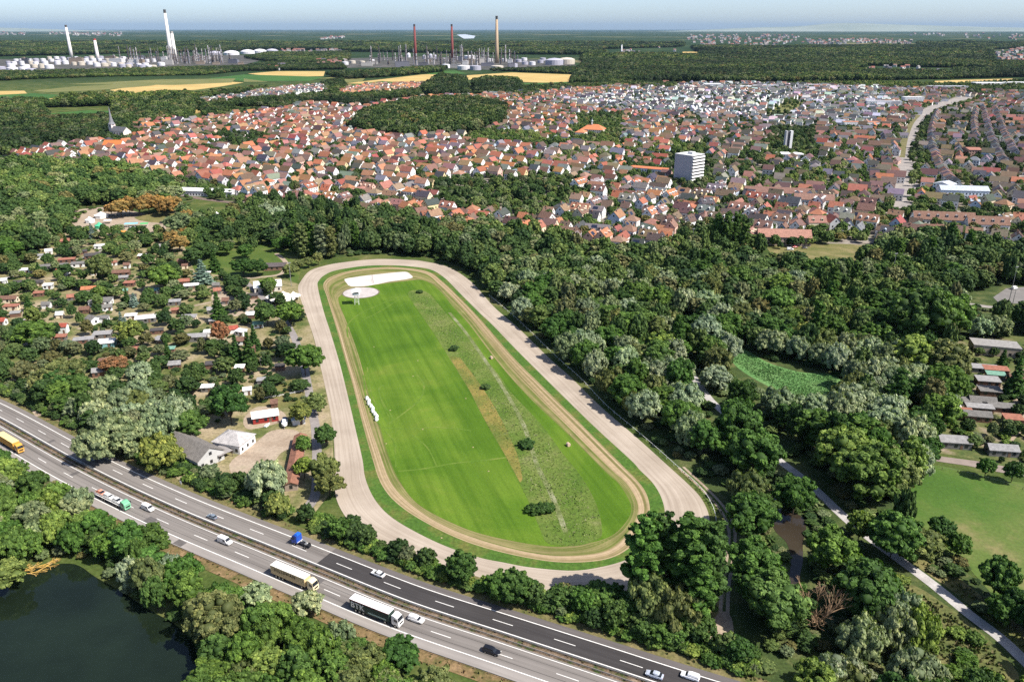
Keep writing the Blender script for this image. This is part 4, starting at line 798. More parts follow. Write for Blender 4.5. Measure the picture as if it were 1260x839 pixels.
# ------------------------------------------------------------------ put the trees in place
LIMIT = {'broadleaf': 300, 'willow': 200, 'poplar': 60, 'conifer': 60, 'bush': 300}
NAME = {'broadleaf': 'broadleaf_tree', 'willow': 'willow_tree', 'poplar': 'poplar_tree', 'conifer': 'conifer_tree', 'bush': 'shrub'}
CAT = {'broadleaf': 'tree', 'willow': 'tree', 'poplar': 'tree', 'conifer': 'tree', 'bush': 'shrub'}
GROUP = {'broadleaf': 'broadleaf trees', 'willow': 'willows', 'poplar': 'poplars', 'conifer': 'conifers', 'bush': 'shrubs'}
WORD = {'broadleaf': 'tree', 'willow': 'willow', 'poplar': 'poplar', 'conifer': 'conifer', 'bush': 'shrub'}
LEFT = []
def apparent(t):
    px, py = PX(t[2], t[3]); d = math.hypot(t[3], CAMH)
    if not (-70 < px < 1330 and py < 915): return -1
    return t[4] / d
for t in TREES:
    ap_ = apparent(t); h_ = len(t) > 7; del t[7:]; t.append(ap_ if ap_ < 0 or not h_ else ap_ + 10)
TREES.sort(key=lambda t: -t[7])
cnt = {}
for kind, tone, x, y, Rr, H, zone, ap in TREES:
    if ap < 0:
        if -260 < PX(x, y)[0] < 1480 and PX(x, y)[1] < 915: LEFT.append((x, y, Rr, H))
        continue
    if cnt.get(kind, 0) >= LIMIT[kind]:
        LEFT.append((x, y, Rr, H)); continue
    cnt[kind] = cnt.get(kind, 0) + 1
    size = '' if kind == 'bush' else 'tall ' if H > 19 else 'small ' if H < 8 else 'broad ' if Rr > 8.4 else ''
    r = thing(NAME[kind], size + tone + " " + WORD[kind] + " " + zone, CAT[kind], (x, y), rnd.uniform(0, 6.28), GROUP[kind], True)
    key = {'broadleaf': 'broad-slim' if H > 2.9 * Rr and H > 12 else 'broad-big' if Rr > 4.2 else 'broad-small', 'willow': 'willow-big', 'poplar': 'poplar-big', 'conifer': 'conifer-big', 'bush': 'bush-big'}[kind]
    c = TONES[tone]; k = rnd.uniform(.86, 1.16); c = (c[0] * k * rnd.uniform(.92, 1.08), c[1] * k, c[2] * k * rnd.uniform(.9, 1.12))
    obj('crown', rnd.choice(PROTO[key]), r, sc=(Rr * rnd.uniform(.93, 1.07), Rr * rnd.uniform(.93, 1.07), H), col=c)
    if kind != 'bush':
        th = H * (.5 if kind != 'poplar' else .6); obj('trunk', rnd.choice(TRUNKS), r, sc=(.022 * H, .022 * H, th))
    else: obj('trunk', rnd.choice(TRUNKS), r, sc=(.05, .05, H * .5))
# ------------------------------------------------------------------ houses
ROOFS = {'orange': (.34, .145, .085), 'red': (.235, .085, .065), 'terracotta': (.27, .15, .11), 'brown': (.165, .108, .082), 'dark brown': (.105, .074, .06), 'dark grey': (.066, .066, .070), 'grey': (.175, .17, .168), 'pale': (.50, .50, .51)}
WALLS = {'white': (.80, .79, .77), 'cream': (.72, .61, .44), 'pale grey': (.52, .52, .53), 'yellow': (.68, .56, .32), 'pale blue': (.48, .56, .66), 'pink': (.68, .46, .38)}
def roof_mb(L, D, h, rise, form, oh=.3, th=.28):
    b = MB(); l, d = L / 2 + oh, D / 2 + oh; e = h - rise / (D / 2) * oh
    if form == 'g':
        b.prism([(-d, e), (0, h + rise), (d, e), (d, e + th), (0, h + rise + th * 1.2), (-d, e + th)], -l, l)
        b.v = [(y, x, z) for x, y, z in b.v]; b.f = [tuple(reversed(f)) for f in b.f]
    elif form == 'h':
        k = max(.2, l - d * .9)
        b.add([(-l, -d, e), (l, -d, e), (l, d, e), (-l, d, e), (-k, 0, h + rise), (k, 0, h + rise), (-l, -d, e - .15), (l, -d, e - .15), (l, d, e - .15), (-l, d, e - .15)],
              [(0, 1, 5, 4), (2, 3, 4, 5), (1, 2, 5), (3, 0, 4), (6, 7, 1, 0), (7, 8, 2, 1), (8, 9, 3, 2), (9, 6, 0, 3), (9, 8, 7, 6)])
    elif form == 'f':
        b.add([(-l, -d, h - .1), (l, -d, h - .1), (l, d, h + .35), (-l, d, h + .35), (-l, -d, h + .12), (l, -d, h + .12), (l, d, h + .57), (-l, d, h + .57)],
              [(3, 2, 1, 0), (4, 5, 6, 7), (0, 1, 5, 4), (1, 2, 6, 5), (2, 3, 7, 6), (3, 0, 4, 7)])
    else:
        b.box((0, 0, h + .2), (L + .3, D + .3, .4))
    return b
def wall_mb(L, D, h, rise, form):
    b = MB(); l, d = L / 2, D / 2
    if form == 'g':
        b.prism([(-d, 0), (d, 0), (d, h), (0, h + rise), (-d, h)], -l, l); b.v = [(y, x, z) for x, y, z in b.v]; b.f = [tuple(reversed(f)) for f in b.f]
    else: b.box((0, 0, h / 2), (L, D, h))
    return b
def win_mb(L, D, h, rise, form, ends=True):
    b = MB(); nf = max(1, int(h / 2.7)); n = max(2, int(L / 2.9)); m = max(1, int(D / 3.2))
    for f in range(nf):
        z = 1.6 + f * 2.7
        for i in range(n):
            x = -L / 2 + (i + .5) * L / n
            for s in (-1, 1): b.box((x, s * (D / 2 + .02), z), (1.15, .08, 1.35))
        if ends:
            for i in range(m):
                y = -D / 2 + (i + .5) * D / m
                for s in (-1, 1): b.box((s * (L / 2 + .02), y, z), (.08, 1.1, 1.35))
    if form == 'g' and rise > 2.5 and ends:
        for s in (-1, 1): b.box((s * (L / 2 + .02), 0, h + rise * .28), (.08, 1.2, 1.25))
    return b
VAR = {}
DIM = {'A': (11, 8.8, 6.8, 3.9, 'g'), 'B': (13.5, 9.2, 7.2, 4.3, 'g'), 'C': (12, 10.5, 6.4, 3.2, 'h'), 'D': (9, 7.6, 4.2, 4.2, 'g'), 'E': (17, 10, 6.2, 4.8, 'g'), 'F': (11, 9, 6.2, 0, 'flat'), 'G': (19, 8, 4.0, 3.4, 'g'), 'H': (7, 10, 7.4, 2.4, 'g'), 'L': (24, 11.5, 8.0, 4.4, 'g'), 'K': (10, 9, 3.6, 5.2, 'g')}
for k, (L, D, h, r, f) in DIM.items():
    VAR[k] = (wall_mb(L, D, h, r, f).mesh("house_wall", M['wall']), roof_mb(L, D, h, r, f).mesh("house_roof", M['roof']), win_mb(L, D, h, r, f).mesh("house_glazing", M['glass']))
chim = MB().box((0, 0, .6), (.7, .7, 2.2)).box((0, 0, 1.76), (.9, .9, .14)).mesh("chimney", M['wall'])
dorm = MB().box((0, 0, 0), (1.7, 2.0, 1.7)).add([(-1.05, -1.2, .85), (1.05, -1.2, .85), (1.05, 1.6, .85), (-1.05, 1.6, .85), (0, -1.2, 1.6), (0, 1.6, 1.6)], [(0, 1, 4), (1, 2, 5, 4), (2, 3, 5), (3, 0, 4, 5), (3, 2, 1, 0)]).mesh("dormer", M['wall'])
dwin = MB().box((0, -1.02, .05), (1.1, .08, 1.1)).mesh("dormer_window", M['glass'])
solar = MB().box((0, 0, 0), (4.6, 3.0, .12)).mesh("solar_panel", mplain("solar glass", (.02, .026, .05), .15, .6))
skyl = MB().box((0, 0, 0), (.95, 1.25, .12)).mesh("skylight", M['glass'])
HOUSES = []      # x, y, turn, variant, roof, wall, scale
def add_house(x, y, rz, var, roof, wall, sc=(1, 1, 1), extra=None): HOUSES.append((x, y, rz, var, roof, wall, sc, extra))
UX, UY = .86, -.51; VX, VY = .51, .86; UA = math.atan2(UY, UX)
EXC = [[(425, 152), (455, 136), (520, 126), (575, 124), (625, 134), (612, 158), (560, 168), (500, 166), (450, 166)], [(520, 232), (560, 222), (632, 220), (702, 222), (716, 240), (690, 262), (620, 268), (545, 256)], [(930, 142), (975, 122), (995, 128), (960, 150)],
       [(1086, 268), (1096, 215), (1098, 175), (1113, 150), (1138, 131), (1198, 114), (1230, 118), (1165, 138), (1140, 155), (1128, 180), (1127, 215), (1130, 268)], [(1144, 222), (1215, 230), (1215, 256), (1144, 252)], [(1128, 264), (1240, 270), (1240, 296), (1120, 290)], [(1182, 176), (1206, 176), (1206, 202), (1182, 202)], [(820, 178), (870, 178), (880, 238), (815, 238)], [(700, 142), (765, 142), (768, 180), (698, 180)], [(945, 160), (1000, 155), (1005, 200), (938, 196)],
       [(120, 150), (165, 150), (172, 180), (125, 182)], [(212, 222), (295, 230), (300, 250), (210, 250)], [(768, 205), (825, 205), (828, 222), (768, 222)], [(560, 160), (640, 168), (700, 176), (690, 186), (560, 176)], [(255, 160), (330, 172), (318, 186), (268, 178)], [(0, 150), (118, 150), (112, 178), (0, 190)],
       [(925, 285), (1068, 285), (1068, 325), (925, 325)], [(20, 198), (150, 206), (240, 232), (240, 262), (0, 262)]]
DET = [(875, 196), (1040, 186), (1085, 200), (1062, 240), (900, 226)]     # detached houses with gardens
NEW = [(682, 122), (800, 108), (860, 103), (1060, 103), (1110, 128), (1060, 158), (985, 160), (900, 148), (800, 140), (720, 134)]
placed = {}
def free(x, y, r):
    gx, gy = int(x // 20), int(y // 20)
    for i in range(gx - 1, gx + 2):
        for j in range(gy - 1, gy + 2):
            for (a, b, q) in placed.get((i, j), ()):
                if (a - x) ** 2 + (b - y) ** 2 < (r + q) ** 2: return False
    return True
def occupy(x, y, r): placed.setdefault((int(x // 20), int(y // 20)), []).append((x, y, r))
def pick_roof(px, py):
    if inpoly(px, py, NEW): return rnd.choice(['dark grey', 'grey', 'pale', 'dark grey', 'terracotta', 'grey'])
    o = max(.12, min(.72, .72 - (px - 300) / 1500.0))
    if px > 1090: o = .18
    s = rnd.random()
    if s < o: return rnd.choice(['orange', 'terracotta', 'orange', 'red', 'terracotta'])
    return rnd.choice(['brown', 'dark brown', 'dark grey', 'brown', 'grey'])
def pick_wall(): return rnd.choice(['white', 'white', 'white', 'white', 'white', 'cream', 'pale grey', 'white', 'yellow', 'pink', 'pale blue', 'white'])
def row(line, off, gap, vars_, roofs=None, walls=None, perp=.3, skip=0.0):
    """houses along one side of a street"""
    g, ln = resample(line, max(2, int(sum(hyp(a, b) for a, b in zip(line, line[1:]))))); s = rnd.uniform(2, 6)
    while s < len(g) - 4:
        var = rnd.choice(vars_); L, D = DIM[var][0], DIM[var][1]; turn = rnd.random() < perp
        wdt = D if turn else L; i = min(len(g) - 2, int(s + wdt / 2))
        if i >= len(g) - 2: break
        a, b = g[i], g[i + 1]; th = math.atan2(b[1] - a[1], b[0] - a[0]); dpt = (L if turn else D)
        o = off + math.copysign(dpt / 2, off) + rnd.uniform(-.6, .6)
        x = a[0] - math.sin(th) * o; y = a[1] + math.cos(th) * o
        s += wdt + gap() + .9
        px, py = PX(x, y)
        if rnd.random() < skip or not free(x, y, min(L, D) * .50): continue
        if not (-60 < px < 1450): continue
        add_house(x, y, th + (math.pi / 2 if turn else 0) + (math.pi if rnd.random() < .5 else 0), var, roofs and rnd.choice(roofs) or pick_roof(px, py), walls and rnd.choice(walls) or pick_wall(), (rnd.uniform(.92, 1.06), rnd.uniform(.92, 1.06), rnd.uniform(.9, 1.12)))
        occupy(x, y, min(L, D) * .5)
def gpx(l): return smooth([P(*q) for q in l], False, 6)
for (sp, l, off) in (  # streets east of the boulevard with their terraces
    ((1.0, 1), [(1147, 140), (1139, 158), (1136, 178), (1141, 200), (1152, 222), (1164, 234)], 4), ((1.0, 1), [(1195, 138), (1190, 152), (1192, 172)], 4), ((1.0, 1), [(1214, 135), (1219, 152), (1226, 172), (1234, 190), (1246, 208)], -3), ((1, 1), [(1228, 135), (1236, 152), (1244, 172), (1258, 196)], -3)):
    row(gpx(l), off, lambda: 0.4, ['H', 'H', 'A'], ['brown', 'dark grey', 'dark brown', 'grey', 'terracotta'], ['white', 'pale grey', 'white'], .0)
for l, off in (([(1092, 262), (1090, 240), (1086, 222), (1084, 206)], 4), ([(1100, 215), (1098, 190), (1092, 170)], 3)):
    row(gpx(l), off, lambda: 1.5, ['A', 'D', 'K'], ['brown', 'dark grey', 'dark brown'], None, .4)
for l, off, vs in (([(1120, 290), (1160, 291), (1220, 297), (1300, 305)], -2, ['E', 'B', 'A']), ([(1180, 252), (1230, 262), (1300, 275)], 4, ['A', 'C', 'D']), ([(1215, 280), (1260, 288), (1320, 296)], 3, ['B', 'E']), ([(1172, 182), (1172, 206)], 2, ['A', 'D']), ([(1190, 215), (1200, 232)], 2, ['A', 'D']), ([(1175, 118), (1215, 122), (1260, 124)], 3, ['A', 'B']), ([(1200, 126), (1260, 132)], 3, ['A', 'C'])):
    row(gpx(l), off, lambda: rnd.uniform(1, 5), vs, ['brown', 'dark brown', 'terracotta', 'red', 'dark grey', 'brown'], ['white', 'cream', 'white'], .3)
# the row that closes the town towards the wood
FRONT = [(150, 204), (200, 222), (245, 226), (300, 238), (350, 246), (400, 252), (440, 256), (480, 262), (520, 274), (552, 282), (600, 284), (650, 292), (700, 300), (745, 306), (800, 312), (822, 304), (838, 286), (870, 276), (900, 276), (940, 282), (990, 286), (1040, 286), (1080, 288)]
row(gpx(FRONT), 1.0, lambda: rnd.choice([.3, .6, 2, 4]), ['A', 'B', 'D', 'A', 'C', 'K'], None, None, .55, .08)
row(gpx([(q[0], q[1] - 13 - 2 * (i % 2)) for i, q in enumerate(FRONT)]), 1.0, lambda: rnd.choice([.3, .6, 2, 4]), ['A', 'B', 'D', 'G', 'C'], None, None, .45, .1)
for j in range(-12, 42):
    b0 = j * 45.0 + rnd.uniform(-3, 3)
    for side in (-1, 1):
        a = -1300.0 + rnd.uniform(0, 9)
        while a < 1700:
            bend = 14 * math.sin(a / 170.0 + j * .7)
            x0 = a * UX + (b0 + bend) * VX; y0 = 640 + a * UY + (b0 + bend) * VY
            px, py = PX(x0, y0) if y0 > 300 else (-999, 0)
            a += 6
            if not (-40 < px < 1450) or not inpoly(px, py, TOWN): continue
            if (a % 128) < 9 or any(inpoly(px, py, q) for q in EXC): continue
            new = inpoly(px, py, NEW); det = inpoly(px, py, DET)
            if (det and rnd.random() < .45) or (px > 1125 and rnd.random() < .25): a += 8; continue
            var = rnd.choice(['F', 'A', 'B', 'H', 'F'] if new else ['A', 'D', 'K', 'C'] if det else ['A', 'B', 'C', 'D', 'K', 'E', 'G', 'A', 'B'])
            L, D = DIM[var][0], DIM[var][1]; turn = rnd.random() < .36; wdt, dpt = (D, L) if turn else (L, D)
            o = side * (4.5 + dpt / 2)
            x = x0 + UX * wdt / 2 + VX * o; y = y0 + UY * wdt / 2 + VY * o
            if not free(x, y, min(L, D) * .52): a += 2; continue
            th = UA + math.cos(a / 170.0 + j * .7) * 14 / 170 + (math.pi / 2 if turn else 0)
            add_house(x, y, th + (math.pi if rnd.random() < .5 else 0), var, pick_roof(px, py), 'white' if new else pick_wall(), (rnd.uniform(.92, 1.05), rnd.uniform(.92, 1.05), rnd.uniform(.88, 1.12)))
            occupy(x, y, min(L, D) * .5)
            a += wdt - 6 + (rnd.choice([1, 3, 5, 7, 10]) if px < 600 else rnd.choice([2, 5, 8, 12]))
            # yard buildings behind the house
            if not new and rnd.random() < .28:
                o2 = side * (4.5 + dpt + rnd.uniform(5.5, 8.5)); x2 = x0 + UX * wdt / 2 + VX * o2; y2 = y0 + UY * wdt / 2 + VY * o2
                if free(x2, y2, 3.6) and not any(inpoly(*PX(x2, y2), q) for q in EXC):
                    add_house(x2, y2, th + rnd.choice([0, math.pi / 2]), 'D', pick_roof(px, py), pick_wall(), (.8, .85, rnd.uniform(.6, .8))); occupy(x2, y2, 3.6)
# settlements further out: pixel outlines filled with rows
def estate(poly, step, depth, roofs, walls, vs, p=1.0):
    g = [P(*q) for q in poly]; xs = [q[0] for q in g]; ys = [q[1] for q in g]; y = min(ys)
    while y < max(ys):
        x = min(xs)
        while x < max(xs):
            X, Y = x + rnd.uniform(-2, 2), y + rnd.uniform(-3, 3); x += step
            if rnd.random() < p and inpoly(*PX(X, Y), poly) and free(X, Y, 4): add_house(X, Y, rnd.choice([0, math.pi / 2]) + rnd.uniform(-.15, .15) + UA, rnd.choice(vs), rnd.choice(roofs), rnd.choice(walls), (1, 1, rnd.uniform(.9, 1.1))); occupy(X, Y, 4.5)
        y += depth
estate([(240, 126), (290, 120), (330, 112), (395, 106), (405, 114), (350, 122), (310, 128), (250, 131)], 15, 26, ['brown', 'grey', 'grey', 'terracotta', 'dark grey'], ['white', 'white', 'white'], ['H', 'A', 'H'])
estate([(418, 112), (455, 106), (525, 105), (525, 111), (470, 116), (422, 119)], 15, 26, ['orange', 'brown', 'terracotta'], ['white', 'cream'], ['A', 'B', 'D'])
estate([(530, 122), (620, 117), (650, 122), (560, 128)], 15, 30, ['orange', 'grey', 'grey', 'terracotta'], ['white'], ['F', 'A', 'B'])
estate([(660, 116), (770, 109), (790, 112), (700, 120)], 15, 30, ['orange', 'brown', 'terracotta'], ['white', 'cream'], ['A', 'B', 'D'])
HOUSES.sort(key=lambda h: math.hypot(h[0], h[1]))
NH = 290; nh = 0; FARH = []
for (x, y, rz, var, roof, wall, sc, extra) in HOUSES:
    px, py = PX(x, y)
    if nh >= NH or not (-15 < px < 1275): FARH.append((x, y, rz, var, roof, wall, sc)); continue
    nh += 1; L, D, h, r, f = DIM[var]; L, D, h, r = L * sc[0], D * sc[1], h * sc[2], r * sc[2]
    feat = rnd.random(); nd = 0; note = ''
    if f == 'g' and var in 'BE' and feat < .6: nd = 2 if var == 'B' else 3; note = ' and dormers'
    elif f == 'g' and feat < .35: note = ' and solar panels'
    elif f == 'g' and feat < .6: note = ' and skylights'
    nm = {'G': 'barn', 'D': 'cottage'}.get(var, 'house')
    sh = {'g': 'gable', 'h': 'hipped', 'flat': 'flat'}[f]
    t = thing(nm, f"{wall} {nm} with {roof} {sh} roof{note}", nm if nm != 'cottage' else 'house', (x, y), rz, 'houses of the town', True)
    rc = tuple(c * rnd.uniform(.85, 1.15) for c in ROOFS[roof])
    obj('wall', VAR[var][0], t, sc=sc, col=WALLS[wall]); obj('roof', VAR[var][1], t, sc=sc, col=rc)
    g = obj('glazing', VAR[var][2], t, sc=sc); g['kind'] = 'stuff'
    if f != 'flat': obj('chimney', chim, t, (L * .22, D * .08, h + r * .78), col=(.34, .17, .12))
    sl = math.atan2(r, D / 2)
    for s in (-1, 1):
        if nd:
            for i in range(nd):
                d_ = obj('dormer', dorm, t, (-L / 2 + (i + .5) * L / nd, s * D * .29, h + r * .42), 0 if s < 0 else math.pi, col=WALLS[wall]); obj('window', dwin, d_)
        elif 'solar' in note and s < 0:
            q = obj('solar_panel', solar, t, (-L * .12, s * D * .25, h + r * .5 + .34)); q.rotation_euler = (sl * -s, 0, 0)
        elif 'sky' in note:
            for i in (-1, 1):
                q = obj('skylight', skyl, t, (i * L * .2, s * D * .22, h + r * .56 + .33)); q.rotation_euler = (sl * -s, 0, 0)
# the rest of the town, past the three hundred: one mass
def far_houses(specs):
    vv = []; ff = []; cc_ = []; base = 0
    geo = {}
    for k, (L, D, h, r, f) in DIM.items():
        w, q, g = wall_mb(L, D, h, r, f), roof_mb(L, D, h, r, f, .4, .2), win_mb(L, D, h, r, f)
        geo[k] = [(np.array(b.v), b.f) for b in (w, q, g)]
    for (x, y, rz, var, roof, wall, sc) in specs:
        co, si = math.cos(rz), math.sin(rz); far = y > 1500
        rc = tuple(c * rnd.uniform(.8, 1.2) for c in ROOFS[roof])
        for k, (v, f) in enumerate(geo[var][:2 if far else 3]):
            V = v * np.array(sc); Z = np.stack([V[:, 0] * co - V[:, 1] * si + x, V[:, 0] * si + V[:, 1] * co + y, V[:, 2]], 1)
            vv.append(Z); ff += [tuple(base + i for i in t) for t in f]; base += len(v)
            cc_ += [(WALLS[wall], rc, (.02, .025, .03))[k] + (1,)] * len(f)
    me = bpy.data.meshes.new("distant_houses"); me.from_pydata(np.concatenate(vv).tolist(), [], ff)
    a = me.attributes.new("col", 'FLOAT_COLOR', 'FACE'); a.data.foreach_set("color", np.array(cc_, np.float32).ravel())
    me.materials.append(mat_attr("distant house surfaces")); me.update()
    o = obj("distant_houses", me); o['kind'] = 'stuff'; o['label'] = "white and red roofed houses filling the town behind its front rows"; o['category'] = 'houses'
far_houses(FARH)
# ------------------------------------------------------------------ single buildings
COLR = {'rust': (.30, .13, .09), 'grey': (.165, .158, .15), 'white': (.70, .70, .69), 'red': (.32, .08, .055), 'brown': (.17, .095, .07), 'orange': (.42, .17, .085), 'teal': (.22, .42, .42), 'dark': (.07, .065, .065), 'pale': (.27, .265, .265), 'cream': (.70, .60, .45), 'green': (.16, .30, .23), 'sand': (.46, .38, .31), 'greyflat': (.27, .26, .25)}
def building(name, label, cat, px, py, L, D, h, rise, rz, roof, wall, form='g', lm=None, group=None, auto=False, win=True, chimney=False, door=True, oh=.45, z=0):
    x, y = P(px, py); t = thing(name, label, cat, (x, y, z), rz, group, auto, lm)
    obj('wall', wall_mb(L, D, h, rise, form).mesh(name + "_wall", M['wall']), t, col=wall)
    obj('roof', roof_mb(L, D, h, rise, form, oh, .22).mesh(name + "_roof", M['roof']), t, col=roof)
    if win:
        w = win_mb(L, D, h, rise, form).mesh(name + "_glazing", M['glass']); g = obj('glazing', w, t); g['kind'] = 'stuff'
    if door: obj('door', MB().box((L * .18, -D / 2 - .03, 1.02), (.95, .08, 2.04)).mesh("door", M['paint']), t, col=(.16, .10, .07))
    if chimney: obj('chimney', chim, t, (L * .2, D * .1, h + rise * .75), col=(.34, .17, .12))
    return t
for i, (px, py, L, D, h, rz, rf, wl, fm) in enumerate(SHEDS):
    if fm == 'F': continue
    word = {'pale': 'pale', 'greyflat': 'grey'}.get(rf, rf)
    wl_ = {'dark': 'dark'}.get(wl, wl); side = "by the lane" if px > 900 else "in the gardens"
    size = 'long' if L >= 11 else 'tiny' if L <= 5 else 'small'
    building('shed', f"{size} {wl_} shed with {word} {'gable' if fm == 'g' else 'sloping'} roof {side}", 'shed', px, py, L, D, h, 1.3 if fm == 'g' else 0, rz, COLR[rf], COLR[wl], fm, group='garden sheds', auto=True, win=L > 5, oh=.3)
building('garden_house', 'sand coloured flat roofed house among the garden plots by the farm lane', 'house', 1222, 434, 21, 10, 4.8, 0, -.28, COLR['greyflat'], COLR['sand'], 'flat', "the sand coloured house")
building('barn', 'long barn with grey and rusty roof above the motorway', 'barn', 240, 562, 21, 11, 4.0, 3.4, -.62, (.19, .175, .16), (.46, .46, .45), 'g', "the long grey barn")
bx, by = P(220, 553)
t = thing('barn_annex', 'low brown lean-to roof along the barn wall facing the motorway', 'shed', (bx - 1, by - 4), -.62)
obj('roof', MB().box((0, 0, 2.3), (17, 3.2, .2)).mesh("annex_roof", M['roof']), t, col=(.26, .14, .10)); obj('wall', MB().box((0, .2, 1.1), (16.4, 2.6, 2.2)).mesh("annex_wall", M['wall']), t, col=(.2, .15, .12))
building('clubhouse', 'white clubhouse with pale grey hipped roof beside the long barn', 'house', 289, 549, 12, 10, 4.0, 2.6, -.3, (.42, .40, .39), (.80, .79, .77), 'h', "the white clubhouse")
t = thing('carport', 'grey sloping carport roof between barn and clubhouse', 'carport', P(272, 562), -.62)
obj('roof', MB().box((0, 0, 2.7), (7, 6, .2)).mesh("carport_roof", M['roof']), t, col=(.28, .26, .25))
for s in ((-3.2, -2.7), (3.2, -2.7), (-3.2, 2.7), (3.2, 2.7)): obj('post', MB().box((s[0], s[1], 1.3), (.16, .16, 2.6)).mesh("post", M['bark']), t)
building('stable', 'long narrow brown roofed stable along the lane', 'stable', 365, 572, 36, 4.2, 2.7, .9, 1.72, (.26, .125, .085), (.35, .28, .23), 'g', "the narrow brown stable")
building('red_shed', 'dark red shed with white roof beside the boat', 'shed', 327, 517, 10, 5, 2.8, 0, .35, (.82, .82, .80), (.28, .035, .03), 'f', "the dark red shed")
building('canvas_shelter', 'pale blue grey shelter between the boat and the lane', 'shelter', 367, 518, 5, 7, 2.3, .8, .35, (.62, .66, .70), (.55, .56, .58), 'g', win=False)
building('hut', 'dark roofed wooden hut at the edge of the park', 'hut', 339, 331, 14, 8, 2.8, 1.4, .15, (.10, .085, .085), (.22, .13, .09), 'g', "the dark hut")
t = building('pavilion', 'white roofed pavilion at the bend of the race track', 'pavilion', 330, 356, 16, 12, 3.4, 0, .3, (.82, .82, .80), (.62, .58, .52), 'f', "the white pavilion")
t = thing('marquee', 'cream canvas marquee with several peaks beside the track bend', 'marquee', P(349, 369), .2, lm="the cream marquee")
for i, (dx, dy) in enumerate(((-6, -1), (0, 1), (6, -1), (3, -7), (-3, -7))):
    obj('canopy', MB().lathe([(4.4, 2.6), (4.3, 2.8), (2.2, 3.6), (.3, 5.0), (.05, 5.4)], 8, (dx, dy, 0)).mesh("canopy", M['paint']), t, col=(.78, .72, .62))
    for a in (0.8, 2.4, 3.9, 5.5): obj('pole', MB().tube((dx + 4 * math.cos(a), dy + 4 * math.sin(a), 0), (dx + 4 * math.cos(a), dy + 4 * math.sin(a), 2.7), .06).mesh("pole", M['white']), t)
for px, py, c, lab in ((125, 268, (.8, .8, .78), 'large white peaked marquee on the event ground'), (111, 274, (.75, .75, .76), 'smaller white peaked tent on the event ground'), (123, 281, (.08, .45, .25), 'green tent on the event ground'), (248, 268, (.82, .81, .8), 'white tent in front of the railway hedge'), (267, 268, (.78, .78, .78), 'second white tent in front of the railway hedge')):
    r = 6 if px in (125, 248) else 4
    t = thing('tent', lab, 'tent', P(px, py), .3, 'tents'); obj('canopy', MB().lathe([(r, 2.4), (r * .98, 2.6), (r * .5, 3.5), (.2, 5.2)], 8).mesh("canopy", M['paint']), t, col=c)
    obj('side_cloth', MB().lathe([(r * .93, 0), (r * .93, 2.4)], 8).mesh("side_cloth", M['paint']), t, col=tuple(k * .9 for k in c))
for px, py, c, lab in ((162, 279, (.25, .52, .70), 'light blue stall roof on the event ground'), (168, 284, (.8, .8, .8), 'white stall roof on the event ground'), (143, 284, (.60, .12, .05), 'red stall roof on the event ground'), (150, 289, (.75, .30, .06), 'orange stall roof on the event ground'), (178, 279, (.10, .45, .16), 'bright green stall roof on the event ground'), (133, 275, (.55, .55, .58), 'grey stall roof on the event ground')):
    t = thing('market_stall', lab, 'stall', P(px, py), .25, 'stalls on the event ground'); obj('roof', MB().box((0, 0, 2.7), (10 if c[2] > .6 else 6, 5, .25)).mesh("stall_roof", M['paint']), t, col=c)
    for s in ((-2.6, -2), (2.6, -2), (2.6, 2), (-2.6, 2)): obj('post', MB().box((s[0], s[1], 1.3), (.12, .12, 2.6)).mesh("post", M['white']), t)
building('warehouse', 'long white warehouse beside the railway cutting', 'warehouse', 254, 240, 62, 15, 5.0, 1.2, -.17, (.78, .78, .77), (.70, .70, .70), 'g', "the white warehouse", oh=.6)
building('row_house_block', 'long pinkish roofed row house on the dry grass patch', 'house', 963, 300, 38, 11, 6.5, 4.6, -.12, (.36, .19, .145), (.48, .38, .33), 'g', "the row house block", chimney=True)
building('row_house_wing', 'blue grey roofed wing at the end of the row house', 'house', 944, 299, 12, 10, 6.2, 4.2, -.12, (.21, .23, .29), (.55, .58, .62), 'g')
building('apartment_block', 'long pale blue apartment block with light roof near the boulevard', 'apartment block', 1182, 246, 42, 14, 10, 3.2, -.15, (.42, .46, .52), (.58, .64, .72), 'g', "the pale blue block")
building('apartment_block', 'angled end wing of the pale blue apartment block', 'apartment block', 1160, 240, 14, 16, 11, 2.0, .7, (.50, .53, .58), (.72, .76, .8), 'g')
for px, py, L, lab in ((1158, 279, 46, 'white terrace with brown roof and dormers above the wood'), (1212, 285, 30, 'shorter white terrace with brown roof above the wood')):
    t = building('terrace', lab, 'terrace', px, py, L, 11, 7.0, 5.2, -.18, (.20, .115, .085), (.78, .77, .74), 'g', chimney=True)
    for i in range(int(L / 7)):
        d_ = obj('dormer', dorm, t, (-L / 2 + 4 + i * 7, -3.1, 9.4), 0, col=(.5, .45, .42)); obj('window', dwin, d_)
building('terrace', 'long brown roofed terrace with pale blue front in mid town', 'terrace', 957, 246, 62, 11, 7.5, 4.2, -.22, (.22, .125, .10), (.62, .68, .76), 'g')
building('terrace', 'brown roofed terrace beside the tram boulevard corner', 'terrace', 1000, 254, 34, 11, 7, 4.2, -.22, (.24, .14, .11), (.74, .73, .72), 'g')
building('apartment_block', 'red brown flat roofed block east of the boulevard', 'apartment block', 1194, 192, 16, 26, 9, 1.5, -.1, (.33, .155, .115), (.40, .26, .21), 'g', "the red brown block")
building('town_hall', 'white hall with orange hipped roof in the middle of town', 'hall', 730, 166, 34, 22, 9, 6.5, -.35, (.55, .19, .09), (.76, .70, .58), 'h', "the town hall")
building('town_hall_wing', 'small orange roofed wing beside the town hall', 'hall', 715, 169, 14, 18, 8, 4, -.35, (.55, .20, .10), (.76, .70, .58), 'h')
x, y = P(728, 166); t = thing('roof_turret', 'slender grey turret on the town hall roof', 'turret', (x, y, 15), 0)
